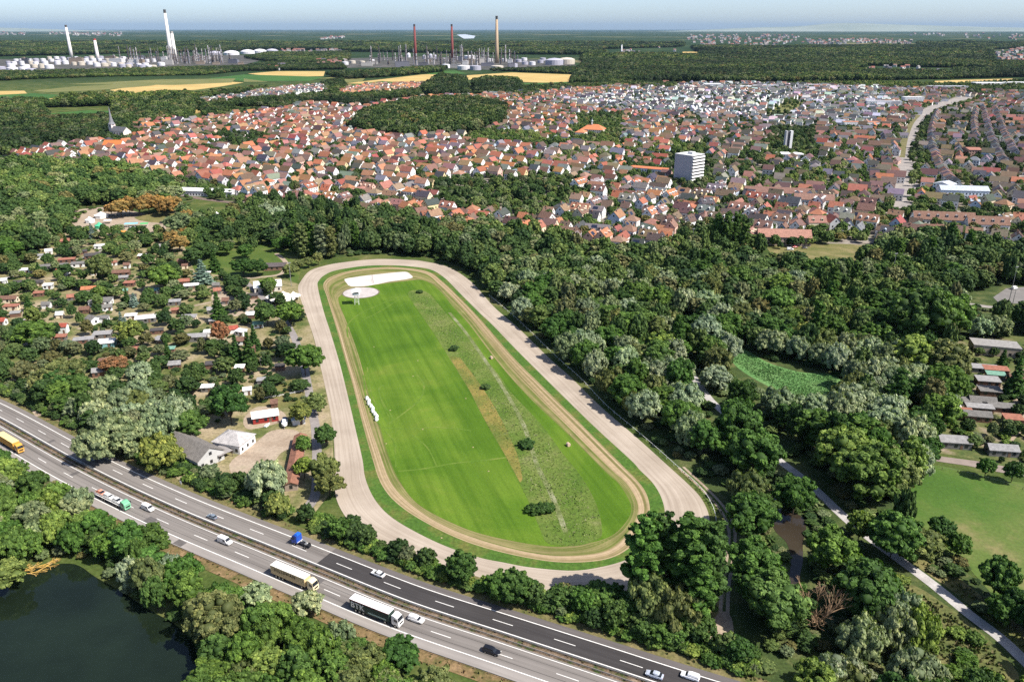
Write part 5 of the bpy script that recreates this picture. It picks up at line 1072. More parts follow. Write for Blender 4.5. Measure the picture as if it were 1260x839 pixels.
obj('shaft', MB().box((0, 0, 2.2), (2.2, 2.2, 4.4)).mesh("shaft", M['wall']), t, col=(.5, .52, .52)); obj('cap', MB().lathe([(1.7, 4.4), (1.8, 5.2), (1.2, 6.2), (.5, 7), (.12, 10)], 8).mesh("cap", M['roof']), t, col=(.35, .42, .42))
# church
x, y = P(140, 168)
t = thing('church', 'old church with pointed grey spire at the edge of town', 'church', (x, y), UA, lm="the church spire")
obj('tower', MB().box((0, 0, 9), (7, 7, 18)).mesh("church_tower", M['wall']), t, col=(.74, .62, .58))
sp = obj('spire', MB().lathe([(5.2, 18), (3.2, 21), (2.0, 27), (1.0, 35), (.1, 43)], 8).mesh("spire", M['roof']), t, col=(.20, .205, .22))
obj('nave', wall_mb(30, 13, 9, 6, 'g').mesh("nave", M['wall']), t, (19, 0, 0), col=(.74, .66, .58)); obj('nave_roof', roof_mb(30, 13, 9, 6, 'g').mesh("nave_roof", M['roof']), t, (19, 0, 0), col=(.12, .123, .135))
for s in (-1, 1):
    obj('belfry_opening', MB().box((0, s * 3.52, 15), (2, .1, 3)).mesh("belfry_opening", M['glass']), t)
    for i in range(5): obj('nave_window', MB().box((7.5 + i * 6 - 0, s * 6.52, 5), (1.6, .1, 4.5)).mesh("nave_window", M['glass']), t)
building('parish_house', 'large white house with bright orange roof near the church', 'house', 142, 185, 24, 14, 8, 5, UA + .5, (.60, .16, .05), (.80, .79, .77), 'g')
# white apartment tower
x, y = P(846, 226); t = thing('apartment_tower', 'white apartment tower with banded balconies in mid town', 'tower block', (x, y), -.85, lm="the apartment tower")
obj('wall', MB().box((0, 0, 15), (22, 20, 30)).mesh("tower_wall", M['wall']), t, col=(.40, .40, .44))
obj('roof', MB().box((0, 0, 30.3), (22.4, 20.4, .6)).box((2, 0, 31.6), (6, 5, 2.4)).mesh("tower_roof", M['wall']), t, col=(.6, .6, .6))
for f in range(9):
    b = obj('balcony', MB().box((11.4, 0, 2.6 + f * 3.2), (1.6, 19.4, 1.5)).mesh("balcony", M['wall']), t, col=(.84, .84, .83))
    obj('window', MB().box((11.06, 0, 4.2 + f * 3.2), (.14, 19, 1.6)).mesh("window", M['glass']), t)
    obj('window', MB().box((-6 + (f % 2) * .0, 10.06, 3.2 + f * 3.2), (5, .14, 1.5)).mesh("window", M['glass']), t)
# concrete bell tower and its hall
x, y = P(968, 186); t = thing('bell_tower', 'slab like modern concrete bell tower with dark slot', 'bell tower', (x, y), .05, lm="the bell tower")
obj('slab', MB().box((-3.4, 0, 13), (2.0, 6, 26)).mesh("tower_slab", M['wall']), t, col=(.45, .45, .47)); obj('slab', MB().box((3.2, 0, 13), (3.2, 6, 26)).mesh("tower_slab", M['wall']), t, col=(.74, .74, .74))
obj('bell_chamber', MB().box((-.4, .6, 13), (4, 4, 25)).mesh("bell_chamber", M['wall']), t, col=(.10, .10, .11))
building('parish_hall', 'flat white roofed hall beneath the concrete bell tower', 'hall', 969, 195, 34, 18, 6, 0, -.08, (.82, .82, .82), (.34, .35, .40), 'flat')
building('school', 'flat white roofed building south of the parish hall', 'hall', 982, 204, 22, 12, 5, 0, -.2, (.74, .74, .75), (.6, .6, .62), 'flat')
for px, py, L, D, h, rz, rf, wl, lab in ((1058, 158, 55, 16, 10, -.1, (.42, .20, .13), (.82, .82, .82), 'long white block with rust red roof edge by the boulevard'), (1104, 148, 50, 15, 9, 1.0, (.50, .48, .45), (.80, .80, .80), 'white curved block lining the boulevard'), (1086, 132, 70, 14, 12, -.08, (.40, .40, .42), (.60, .62, .66), 'long grey blue office block north of the boulevard'), (1122, 128, 40, 20, 14, -.08, (.62, .62, .62), (.70, .72, .75), 'white office block at the boulevard bend'),
    (1118, 113, 110, 30, 8, -.05, (.30, .32, .36), (.32, .34, .38), 'blue grey factory hall at the far edge of town'), (1165, 110, 100, 34, 8, -.05, (.34, .35, .38), (.36, .37, .4), 'second blue grey factory hall at the far edge'), (1215, 106, 80, 30, 9, -.05, (.78, .78, .78), (.75, .75, .75), 'white factory hall at the far edge of town'), (1248, 105, 60, 26, 8, -.05, (.75, .75, .75), (.72, .72, .72), 'smaller white factory hall beside the wheat'), (876, 109, 44, 24, 12, -.1, (.78, .78, .78), (.72, .72, .74), 'white cube shaped hall behind the estate'), (915, 110, 60, 26, 8, -.1, (.62, .63, .66), (.66, .66, .7), 'pale grey vaulted hall behind the estate'), (945, 109, 80, 26, 8, -.1, (.45, .46, .5), (.55, .55, .58), 'long grey hall behind the estate'), (1000, 108, 90, 28, 8, -.05, (.40, .40, .42), (.5, .5, .52), 'long dark grey hall behind the estate'), (852, 110, 50, 18, 7, -.1, (.66, .62, .58), (.7, .66, .62), 'beige low hall behind the estate'), (1045, 122, 36, 20, 9, -.3, (.24, .13, .11), (.6, .5, .45), 'brown roofed manor block behind the meadow'), (798, 217, 42, 14, 9, -.5, (.50, .17, .08), (.70, .73, .78), 'orange roofed pale blue block on the market street'), (300, 145, 50, 24, 6, -.2, (.74, .73, .7), (.7, .7, .68), 'flat white hall on the far side of the old town'), (640, 127, 60, 22, 7, -.05, (.30, .27, .25), (.4, .36, .33), 'brown flat hall beside the estate wood'), (705, 121, 60, 14, 7, -.3, (.62, .62, .62), (.8, .8, .8), 'white terrace at the head of the estate')):
    building('hall' if 'hall' in lab else 'block', lab, 'hall' if 'hall' in lab else 'building', px, py, L, D, h, 0, rz, rf, wl, 'flat', oh=.3, door=False)
# ------------------------------------------------------------------ refinery
def top_z(x, y, py):
    lo, hi = 0.0, 500.0
    for _ in range(40):
        m = (lo + hi) / 2
        if PX(x, y, m)[1] > py: lo = m
        else: hi = m
    return lo
for bx, by, ty, r0, r1, c, cap, lab in ((88.5, 72, 31, 9, 5.5, (.74, .70, .68), (.10, .09, .09), 'white chimney with dark rim standing alone over the tank farm'), (121, 75, 48, 9, 6, (.70, .64, .62), (.45, .06, .05), 'short white chimney with red top in the tank farm'), (211.5, 75, 12, 10, 6, (.76, .73, .70), (.08, .08, .08), 'tallest white chimney of the refinery'), (216, 74, 39, 10, 7, (.78, .74, .70), (.4, .38, .36), 'white chimney close beside the tallest one'),
    (511.5, 73, 30, 8, 5, (.19, .045, .04), (.08, .06, .06), 'thin dark red chimney among the process plant'), (556.8, 72, 30, 8, 5, (.20, .05, .042), (.08, .06, .06), 'dark red chimney beside the large tanks'), (611.5, 78, 20, 9, 5.5, (.40, .30, .20), (.06, .06, .06), 'beige chimney with black top'), (764.5, 70, 55, 4, 3, (.70, .70, .72), (.6, .6, .6), 'slim grey mast in the far forest')):
    x, y = P(bx, by); z = top_z(x, y, ty)
    t = thing('chimney_stack', lab, 'chimney', (x, y), 0, 'refinery chimneys')
    obj('shaft', MB().lathe([(r0, 0), (r0 * .8 + r1 * .2, z * .3), (r1, z * .93)], 14).mesh("shaft", M['paint'], True), t, col=c); obj('rim', MB().lathe([(r1 * 1.02, z * .93), (r1 * 1.04, z), (r1 * .7, z)], 14).mesh("rim", M['paint']), t, col=cap)
def tank(x, y, r, h, c, lab, dome=.12):
    t = thing('storage_tank', lab, 'tank', (x, y), 0, 'refinery tanks', True)
    obj('shell', MB().lathe([(r, 0), (r, h)], 20).mesh("tank_shell", M['paint'], False), t, col=c); obj('roof', MB().lathe([(r * 1.01, h), (r * .6, h + r * dome * .7), (.2, h + r * dome)], 20).mesh("tank_roof", M['paint']), t, col=tuple(min(.85, k * 1.12) for k in c))
TK = []
for row_y, x0, x1, stp, rr_, hh in ((89, 2, 46, 12, 19, 16), (84, 14, 70, 9.5, 15, 15), (80, 10, 140, 8.5, 13, 15), (76.5, 20, 190, 8, 13, 15), (84.5, 150, 192, 8, 14, 14), (81.5, 120, 200, 9, 14, 14), (73.5, 60, 160, 9, 12, 14)):
    x = x0
    while x < x1: TK.append((x + rnd.uniform(-1.5, 1.5), row_y + rnd.uniform(-.8, .8), rr_ * rnd.uniform(.75, 1.15), hh * rnd.uniform(.8, 1.15), .12)); x += stp * rnd.uniform(.85, 1.25)
for q in ((265, 68, 42, 12, .28), (285, 68, 46, 14, .28), (305, 66.5, 44, 14, .28), (320, 65.5, 42, 14, .28), (335, 65, 40, 14, .28), (571, 86, 26, 14, .1), (585, 86.5, 22, 15, .1), (612, 86, 24, 14, .1), (631, 83, 20, 14, .1), (655, 80.5, 14, 14, .1), (646, 80, 14, 13, .1), (665, 78, 14, 13, .1), (638, 77, 15, 13, .1), (645, 75, 15, 13, .1), (668, 75, 15, 13, .1), (682, 80, 40, 20, .22), (697, 79, 38, 20, .22), (578, 73, 30, 16, .1), (590, 73, 26, 15, .1), (563, 74, 22, 15, .1), (549, 84, 16, 14, .1), (503, 71, 10, 16, .9), (530, 72, 10, 15, .9), (522, 73, 9, 14, .9), (536, 73, 9, 14, .9), (425, 80, 14, 12, .12), (434, 78.5, 14, 12, .12), (446, 79, 13, 12, .12), (458, 77, 12, 12, .12), (620, 76, 14, 13, .1), (603, 76, 14, 13, .1)): TK.append(q)
TK.sort(key=lambda q: -q[1]); tp = []
for q in TK:
    x, y = P(q[0], q[1])
    if any((x - a) ** 2 + (y - b) ** 2 < (q[2] + c) ** 2 for a, b, c in tp): continue
    tp.append((x, y, q[2])); k = rnd.random(); nm, c = ('white', (.62, .61, .64)) if k < .6 else ('lavender grey', (.36, .355, .42)) if k < .85 else ('cream', (.50, .45, .38))
    tank(x, y, q[2], q[3], c, ('large ' if q[2] > 30 else '') + ('spherical topped ' if q[4] > .5 else '') + nm + " storage tank in the refinery", q[4])
for k in range(215):
    if k < 105: px, py = rnd.choice([rnd.uniform(140, 290), rnd.uniform(205, 275)]), rnd.uniform(74, 79)
    else: px, py = rnd.uniform(455, 640), rnd.uniform(74, 81)
    x, y = P(px, py); w = rnd.uniform(2.6, 5.5); h = rnd.choice([rnd.uniform(18, 45), rnd.uniform(40, 80)]); c = rnd.choice([(.24, .24, .27), (.12, .12, .14), (.40, .39, .40), (.05, .05, .06)])
    if any((x - a) ** 2 + (y - b) ** 2 < (r + w) ** 2 for a, b, r in tp): continue
    tp.append((x, y, w)); nm = {.24: 'mid grey', .12: 'dark grey', .40: 'pale', .05: 'blackish'}[c[0]]
    t = thing('process_column', ('tall ' if h > 42 else 'short ') + nm + " column of the refinery plant", 'column', (x, y), 0, 'refinery columns', True)
    obj('column_shell', MB().lathe([(w * .6, 0), (w * .6, h * .5), (w * .45, h * .52), (w * .45, h * .96), (.3, h)], 10).mesh("column_shell", M['paint']), t, col=c); obj('platform', MB().box((0, 0, h * .5), (w * 1.9, w * 1.9, .8)).box((0, 0, h * .78), (w * 1.7, w * 1.7, .8)).box((w * .8, 0, h * .45), (.8, .8, h * .9)).mesh("platform", M['rust']), t)
for k in range(46):
    px, py = (rnd.uniform(10, 300), rnd.uniform(74, 80)) if k < 24 else (rnd.uniform(425, 640), rnd.uniform(76, 84))
    x, y = P(px, py); w, d, h = rnd.uniform(16, 60), rnd.uniform(12, 24), rnd.uniform(8, 26); c = rnd.choice([(.40, .38, .36), (.16, .16, .19), (.55, .54, .54), (.25, .20, .16), (.10, .10, .12)])
    if any((x - a) ** 2 + (y - b) ** 2 < (r + w * .5) ** 2 for a, b, r in tp): continue
    tp.append((x, y, w * .5)); nm = {.40: 'beige', .16: 'slate grey', .55: 'white', .25: 'brown', .10: 'dark'}[c[0]]
    t = thing('plant_building', f"{nm} {'high' if h > 17 else 'low'} plant building in the refinery", 'building', (x, y), rnd.uniform(-.2, .2), 'refinery buildings', True)
    obj('wall', MB().box((0, 0, h / 2), (w, d, h)).mesh("plant_wall", M['paint']), t, col=c); obj('roof', MB().box((0, 0, h + .4), (w + 1, d + 1, .8)).box((w * .2, 0, h + 2), (w * .3, d * .5, 3)).mesh("plant_roof", M['paint']), t, col=tuple(k_ * .85 for k_ in c))
sheet("refinery_ground", [pxpoly([(-40, 92), (60, 90), (200, 87), (300, 80), (340, 70), (300, 68), (100, 72), (-40, 74)]), pxpoly([(405, 84), (520, 83), (640, 88), (710, 82), (700, 75), (520, 70), (430, 72)])], 0.2, mnoise('plant yard', [(0.3, (.04, .05, .03)), (0.5, (.075, .072, .065)), (0.7, (.15, .135, .125))], 0.012, fine=0.08, finev=.3))
# ------------------------------------------------------------------ far off villages and the river
river = sheet("river", pxpoly([(562, 43), (572, 42.6), (585, 44.5), (583, 47.5), (571, 48)]), 0.5, mplain("far water", (.55, .58, .62), .3))
def far_village(poly, n, cols):
    g = MB(); cl = []
    k = 0
    xs = [q[0] for q in poly]; ys = [q[1] for q in poly]
    while k < n:
        px, py = rnd.uniform(min(xs), max(xs)), rnd.uniform(min(ys), max(ys)); k += 1
        if not inpoly(px, py, poly): continue
        x, y = P(px, py); s = y / 11000.0 + .55; w, d, h = rnd.uniform(10, 26) * s, rnd.uniform(9, 16) * s, rnd.uniform(7, 13) * s
        g.box((x, y, h / 2), (w, d, h), rnd.uniform(-.6, .6)); cl += [(*rnd.choice([(.5, .49, .48), (.36, .34, .33), (.24, .22, .22)]), 1)] * 6
        g.add([(x - w / 2, y - d / 2, h), (x + w / 2, y - d / 2, h), (x + w / 2, y + d / 2, h), (x - w / 2, y + d / 2, h), (x - w / 2, y, h * 1.5), (x + w / 2, y, h * 1.5)], [(0, 1, 5, 4), (2, 3, 4, 5), (1, 2, 5), (3, 0, 4)]); cl += [(*rnd.choice(cols), 1)] * 4
    me = g.mesh("distant_village", M['vill']); a = me.attributes.new("col", 'FLOAT_COLOR', 'FACE'); a.data.foreach_set("color", np.array(cl, np.float32).ravel())
    o = obj("distant_village", me); o['kind'] = 'stuff'; return o
M['vill'] = mat_attr("village surfaces")
RC = [(.24, .10, .08), (.20, .12, .10), (.10, .1, .12), (.26, .24, .23)]
for poly, n in (([(850, 44), (980, 43), (1000, 52), (960, 58), (870, 58), (845, 50)], 220), ([(990, 50), (1060, 49), (1125, 51), (1120, 55), (1060, 54.5), (1000, 57)], 160), ([(1180, 42), (1200, 41), (1260, 44), (1250, 50), (1190, 48)], 40), ([(1225, 66), (1262, 60), (1262, 78), (1230, 76)], 90), ([(60, 40.5), (150, 41), (150, 45), (60, 44)], 70), ([(0, 41), (30, 41), (30, 44), (0, 44)], 16), ([(1065, 82), (1100, 82), (1165, 88), (1160, 91), (1070, 88)], 24), ([(1120, 42), (1160, 41), (1165, 45), (1120, 45)], 14), ([(745, 63), (815, 58), (840, 66), (830, 69), (750, 66)], 18), ([(395, 49), (425, 48), (425, 46), (400, 46)], 30), ([(345, 62), (420, 62), (420, 66), (345, 65)], 30), ([(30, 53), (60, 53), (60, 56), (30, 56)], 8), ([(330, 82), (350, 79), (352, 86), (332, 88)], 16), ([(390, 76), (425, 74), (425, 82), (392, 82)], 26)):
    o = far_village(poly, n, RC); o['label'] = "far off village roofs between the woods"
# ------------------------------------------------------------------ vehicles
def wheel_me(r, w):
    b = MB(); n = 12
    b.tube((0, -w / 2, 0), (0, w / 2, 0), r, None, n); return b.mesh("tyre", M['rubber'])
WHL = wheel_me(.33, .22); WHLB = wheel_me(.52, .30)
RIM = MB().tube((0, -.125, 0), (0, .125, 0), .2, None, 10).mesh("rim", M['steel']); RIMB = MB().tube((0, -.17, 0), (0, .17, 0), .28, None, 10).mesh("rim", M['steel'])
def loft(sections, name, mat):
    """body skinned over cross sections: x, half width, bottom, shoulder, top, top half width"""
    b = MB(); vs = []; fs = []
    for x, w, z0, zs, zt, wt in sections:
        vs += [(x, -w * .92, z0), (x, -w, (z0 + zs) / 2), (x, -w * .97, zs), (x, -wt, zt), (x, wt, zt), (x, w * .97, zs), (x, w, (z0 + zs) / 2), (x, w * .92, z0)]
    n = len(sections)
    for i in range(n - 1):
        for k in range(8): fs.append((i * 8 + k, i * 8 + (k + 1) % 8, (i + 1) * 8 + (k + 1) % 8, (i + 1) * 8 + k))
    fs += [tuple(range(8)), tuple(reversed(range((n - 1) * 8, n * 8)))]
    b.add(vs, [tuple(reversed(f)) for f in fs]); return b.mesh(name, mat, False)
def car_body(kind):
    if kind == 'van': return loft([(-2.35, .85, .4, .9, 1.85, .72), (-2.2, .93, .3, 1.0, 1.98, .80), (.9, .93, .3, 1.0, 1.98, .80), (1.55, .92, .3, 1.05, 1.25, .70), (2.3, .84, .35, .85, 1.0, .62), (2.45, .74, .45, .7, .8, .55)], "van_body", M['carpaint'])
    return loft([(-2.2, .78, .42, .72, .92, .62), (-2.05, .86, .30, .80, .96, .70), (-.9, .90, .25, .84, .98, .78), (.75, .90, .25, .84, .96, .78), (1.85, .86, .28, .74, .82, .66), (2.2, .74, .42, .62, .70, .55)], "car_body", M['carpaint'])
def car_roof(kind):
    if kind == 'estate': return loft([(-2.1, .70, .9, 1.0, 1.3, .52), (-1.9, .74, .9, 1.1, 1.5, .60), (-.2, .76, .9, 1.12, 1.56, .62), (.45, .74, .9, 1.1, 1.46, .58), (.62, .72, .9, 1.05, 1.36, .56)], "car_roof", M['carpaint'])
    return loft([(-1.25, .70, .9, 1.05, 1.38, .52), (-1.0, .74, .9, 1.1, 1.47, .58), (-.2, .75, .9, 1.1, 1.5, .6), (.35, .73, .9, 1.08, 1.42, .56)], "car_roof", M['carpaint'])
def cabin(kind):
    x0 = -2.02 if kind == 'estate' else -1.75
    return loft([(x0, .72, .9, .96, 1.0, .66), (x0 + .35 if kind != 'estate' else x0 + .1, .77, .9, 1.05, 1.36, .575), (.3, .77, .9, 1.05, 1.40, .575), (1.15, .74, .86, .9, .94, .66)], "car_glass", M['glass'])
CB = {k: (car_body(k), None if k == 'van' else car_roof(k), cabin(k)) for k in ('saloon', 'estate', 'van')}
VGL = MB().add([(1.0, -.72, 1.9), (1.58, -.74, 1.28), (1.58, .74, 1.28), (1.0, .72, 1.9), (.9, -.70, 1.86), (.9, .70, 1.86)], [(0, 1, 2, 3), (0, 4, 1), (3, 2, 5), (4, 5, 3, 0)]).box((.55, -.90, 1.45), (.8, .06, .5)).box((.55, .90, 1.45), (.8, .06, .5)).mesh("windscreen", M['glass'])
HLM = MB().box((0, 0, 0), (.1, .34, .16)).mesh("headlight", M['lamp']); TLM = MB().box((0, 0, 0), (.1, .30, .18)).mesh("taillight", M['redlamp'])
def car(kind, col, x, y, rz, label, name='car', group='vehicles on the motorway', auto=False, s=1.0, z=.112):
    t = thing(name, label, 'van' if kind == 'van' else 'car', (x, y, z), rz, group, auto)
    t.scale = (s, s, s); b, rf, gl = CB[kind]
    obj('body', b, t, col=col)
    if rf: obj('roof', rf, t, col=col); obj('window', gl, t)
    else: obj('windscreen', VGL, t)
    for sx in (-1.35, 1.35):
        for sy in (-.80, .80):
            w = obj('wheel', WHL, t, (sx, sy, .33)); obj('rim', RIM, w)
    for sy in (-.58, .58): obj('headlight', HLM, t, (2.16 if kind != 'van' else 2.40, sy, .68)); obj('taillight', TLM, t, (-2.18 if kind != 'van' else -2.34, sy, .76))
    return t
def on_road(px, py, o=None):
    x, y = P(px, py, .6); i = min(range(len(ML)), key=lambda k: hyp(ML[k], (x, y))); a, b = ML[max(0, i - 2)], ML[min(len(ML) - 1, i + 2)]
    th = math.atan2(b[1] - a[1], b[0] - a[0])
    if o is not None:
        d = -(x - ML[i][0]) * math.sin(th) + (y - ML[i][1]) * math.cos(th); x += -math.sin(th) * (o - d); y += math.cos(th) * (o - d)
    return x, y, th
NS_, NFA, FS_, FFA = -7.75, -4.2, 6.65, 3.4
for kind, col, px, py, o, rev, lab, nm, s in (('van', (.80, .80, .80), 183, 625, NFA, 0, 'white panel van overtaking the green car transporter', 'van', 1.0), ('saloon', (.18, .22, .27), 267, 632, FFA, 1, 'small blue grey hatchback alone on the far carriageway', 'car', .92), ('van', (.80, .80, .80), 263.5, 675, NFA, 0, 'white van in front of the lakeside trees behind the beige lorry', 'van', 1.05),
    ('saloon', (.80, .80, .79), 458.5, 712, FS_, 1, 'white saloon on the dark asphalt behind the blue tractor unit', 'car', 1.0), ('estate', (.82, .82, .82), 511, 763, NFA, 0, 'white estate car ahead of the dark green lorry', 'car', 1.05), ('estate', (.012, .013, .018), 603.5, 803, NS_ + 1.4, 0, 'black estate car with roof rails', 'car', 1.08), ('saloon', (.42, .46, .54), 805, 831, FFA, 1, 'silver blue hatchback beside the white sports utility car', 'car', 1.0), ('estate', (.80, .80, .82), 849.5, 831.5, FS_, 1, 'white sports utility car next to the hard shoulder', 'car', 1.05)):
    x, y, th = on_road(px, py, o); car(kind, col, x, y, th + (math.pi if rev else 0), lab, nm, s=s)
def wheels(t, xs, sy=1.05, r=.52):
    for x in xs:
        for s in (-sy, sy): w = obj('wheel', WHLB, t, (x, s, r)); obj('rim', RIMB, w)
def cab(t, x, col, h=3.4):
    obj('cab', loft([(x - 1.1, 1.2, .9, 2.3, h, 1.12), (x - .3, 1.24, .6, 2.3, h + .1, 1.1), (x + .75, 1.24, .5, 2.2, h - .35, 1.05), (x + 1.15, 1.2, .5, 1.9, 2.2, 1.15), (x + 1.25, 1.12, .5, 1.1, 1.7, 1.1)], "cab", M['carpaint']), t, col=col)
    obj('windscreen', MB().add([(x + .82, -1.0, h - .45), (x + 1.2, -1.1, 2.12), (x + 1.2, 1.1, 2.12), (x + .82, 1.0, h - .45)], [(0, 1, 2, 3)]).box((x + .25, -1.25, 2.45), (.9, .06, .75)).box((x + .25, 1.25, 2.45), (.9, .06, .75)).mesh("windscreen", M['glass']), t)
    for s in (-.9, .9): obj('headlight', HLM, t, (x + 1.24, s, .95)); obj('mirror', MB().box((x + .9, s * 1.55, 2.5), (.15, .25, .6)).mesh("mirror", M['dark']), t)
    obj('grille', MB().box((x + 1.26, 0, 1.4), (.06, 1.5, .5)).mesh("grille", M['dark']), t)
def lettering(t, txt, size, loc, col, bold=0.0, sx=1.0):
    c = bpy.data.curves.new("lettering", 'FONT'); c.body = txt; c.size = size; c.extrude = .01; c.offset = bold; c.space_character = 1.05 if len(txt) < 5 else 1.32
    c.materials.append(M['paint']); o = bpy.data.objects.new("lettering", c); COL.objects.link(o); o.parent = t; o.location = loc; o.rotation_euler = (R(90), 0, 0); o.scale = (sx, 1, 1)
    bpy.context.view_layer.update(); me = bpy.data.meshes.new_from_object(o.evaluated_get(bpy.context.evaluated_depsgraph_get())); me.name = "lettering"
    bpy.data.objects.remove(o); o = obj("lettering", me, t, loc, col=col); o.rotation_euler = (R(90), 0, 0); o.scale = (sx, 1, 1); return o
def lorry(px, py, o, label, side, roof, cabc, txt, lm, ts, tx, tcol, bold, trim=None):
    x, y, th = on_road(px, py, o); t = thing('lorry', label, 'lorry', (x, y, .112), th, 'vehicles on the motorway', False, lm)
    obj('trailer_box', MB().box((-1.6, 0, 2.45), (13.2, 2.5, 2.75)).mesh("trailer_box", M['paint']), t, col=side)
    obj('trailer_roof', MB().box((-1.6, 0, 3.86), (13.3, 2.56, .08)).mesh("trailer_roof", M['paint']), t, col=roof)
    if trim: obj('trim', MB().box((-1.6, -1.27, 3.72), (13.2, .05, .13)).mesh("trim", M['paint']), t, col=trim)
    obj('chassis', MB().box((-1.2, 0, .92), (13.6, 1.0, .3)).box((4.6, 0, .8), (5.2, .9, .35)).box((-1.5, -1.0, .7), (5, .06, .5)).mesh("chassis", M['dark']), t)
    wheels(t, (-6.3, -5.0, -3.7, 3.6, 7.0)); cab(t, 6.9, cabc, 3.55)
    lettering(t, txt, ts, tx, tcol, bold)
    for s in (-.9, .9): obj('taillight', TLM, t, (-8.22, s, 1.15))
    return t
lorry(360, 717, NS_, 'beige box lorry with brown lettering behind the silvery bush', (.64, .50, .28), (.82, .79, .72), (.78, .66, .42), "HILLSWAN", "the beige lorry", 1.35, (-6.7, -1.29, 2.45), (.05, .03, .018), 0.02)
t = lorry(463, 757.5, NS_, 'dark green curtain side lorry lettered BTK with white roof', (.030, .055, .045), (.82, .82, .82), (.80, .80, .80), "BTK", "the dark green lorry", 2.5, (-7.9, -1.29, 1.5), (.82, .82, .80), .05, (.45, .05, .04))
obj('side_band', MB().box((1.0, -1.275, 1.55), (6.0, .03, .45)).mesh("side_band", M['paint']), t, col=(.36, .50, .44))
# blue tractor unit without trailer
x, y, th = on_road(372, 668, FS_); t = thing('tractor_unit', 'bright blue tractor unit driving without a trailer', 'lorry', (x, y, .112), th + math.pi, 'vehicles on the motorway', False, "the blue tractor unit")
cab(t, 1.9, (.015, .075, .42), 3.5); obj('chassis', MB().box((-.9, 0, .85), (5.6, .9, .3)).mesh("chassis", M['dark']), t); obj('air_deflector', MB().box((1.3, 0, 3.75), (1.3, 1.9, .5), 0, .7).mesh("air_deflector", M['carpaint']), t, col=(.02, .12, .55))
obj('fuel_tank', MB().box((-.3, -1.0, .8), (1.4, .5, .6)).mesh("fuel_tank", M['steel']), t); obj('rear_bar', MB().box((.55, 0, 1.3), (.12, 2.3, .12)).mesh("rear_bar", M['white']), t); wheels(t, (1.9, -2.3)); obj('fifth_wheel', MB().tube((-1.9, 0, 1.0), (-1.9, 0, 1.15), .5, None, 10).mesh("fifth_wheel", M['steel']), t)
# car transporter with its load
x, y, th = on_road(146, 616, NS_); t = thing('car_transporter', 'pale green cabbed car transporter half hidden by roadside trees', 'lorry', (x, y, .112), th, 'vehicles on the motorway', False, "the car transporter")
cab(t, 6.0, (.16, .42, .25), 3.1); obj('deck', MB().box((-2.6, 0, 1.15), (13.5, 2.4, .2)).box((-2.6, 1.15, 2.0), (13.5, .1, .12)).box((-2.6, -1.15, 2.0), (13.5, .1, .12)).mesh("deck", M['white']), t); wheels(t, (-5.5, -4.2, 2.4, 6.3), 1.05, .5)
for dx, c, k, lab in ((1.6, (.78, .78, .78), 'saloon', 'white car riding first behind the green transporter cab'), (-3.2, (.80, .79, .78), 'estate', 'white estate riding in the middle of the transporter deck'), (-7.6, (.70, .30, .2), 'saloon', 'reddish car riding at the tail of the transporter')):
    car(k, c, x + math.cos(th) * dx, y + math.sin(th) * dx, th, lab, z=1.37, group='cars carried on the transporter')
x, y, th = on_road(8, 551, NS_); t = thing('lorry', 'yellow roofed lorry half behind the roadside trees', 'lorry', (x, y, .112), th, 'vehicles on the motorway', False, "the yellow lorry")
obj('trailer_box', MB().box((-1.6, 0, 2.4), (13, 2.5, 2.7)).mesh("trailer_box", M['paint']), t, col=(.62, .33, .06)); obj('trailer_roof', MB().box((-1.6, 0, 3.8), (13.1, 2.56, .08)).mesh("trailer_roof", M['paint']), t, col=(.85, .66, .28)); wheels(t, (-6.3, -5, 3.6, 6.9)); cab(t, 6.9, (.62, .33, .06), 3.5); obj('chassis', MB().box((-1, 0, .9), (13.4, 1, .3)).mesh("chassis", M['dark']), t)
# parked vehicles
CARC = [('white', (.8, .8, .8)), ('silver', (.5, .51, .53)), ('black', (.02, .02, .022)), ('dark blue', (.03, .05, .14)), ('red', (.4, .03, .025)), ('grey', (.2, .2, .21))]
for px, py, k, ci, rz, lab in ((1248, 356, 'van', 0, .5, 'white van on the asphalt car park'), (972, 308, 'van', 0, -.1, 'white van parked before the row house'), (978, 305, 'saloon', 4, .2, 'red car parked before the row house'), (990, 306, 'saloon', 2, .1, 'black car beside the row house gable'), (1000, 298, 'saloon', 1, 1.2, 'silver car behind the row house gable'), (928, 307, 'saloon', 3, .1, 'dark blue car beside the blue grey wing'), (26, 396, 'saloon', 0, 1.4, 'white car parked on the allotment lane'), (206, 272, 'estate', 0, .4, 'white estate car on the dry grass by the brown trees'), (200, 275, 'estate', 2, .4, 'black estate car on the dry grass by the brown trees')):
    x, y = P(px, py); car(k, CARC[ci][1], x, y, rz, lab, 'van' if k == 'van' else 'car', 'parked vehicles')
bv = resample(gpx(BLV), 60)[0]
for k in range(64):
    i = rnd.randrange(3, 40); a, b = bv[i], bv[i + 1]; th = math.atan2(b[1] - a[1], b[0] - a[0]); o = rnd.choice([-13, -9.5, 10, 13.5]); x, y = a[0] - math.sin(th) * o, a[1] + math.cos(th) * o
    if not free(x, y, 2.2): continue
    occupy(x, y, 2.2); nm, c = rnd.choice(CARC); along = abs(o) < 12
    car(rnd.choice(['saloon', 'estate']), c, x, y, th + (0 if along else math.pi / 2), nm + (" car driving on the boulevard" if along else " car parked across the boulevard kerb"), 'car', 'cars on the boulevard', True, z=.125)
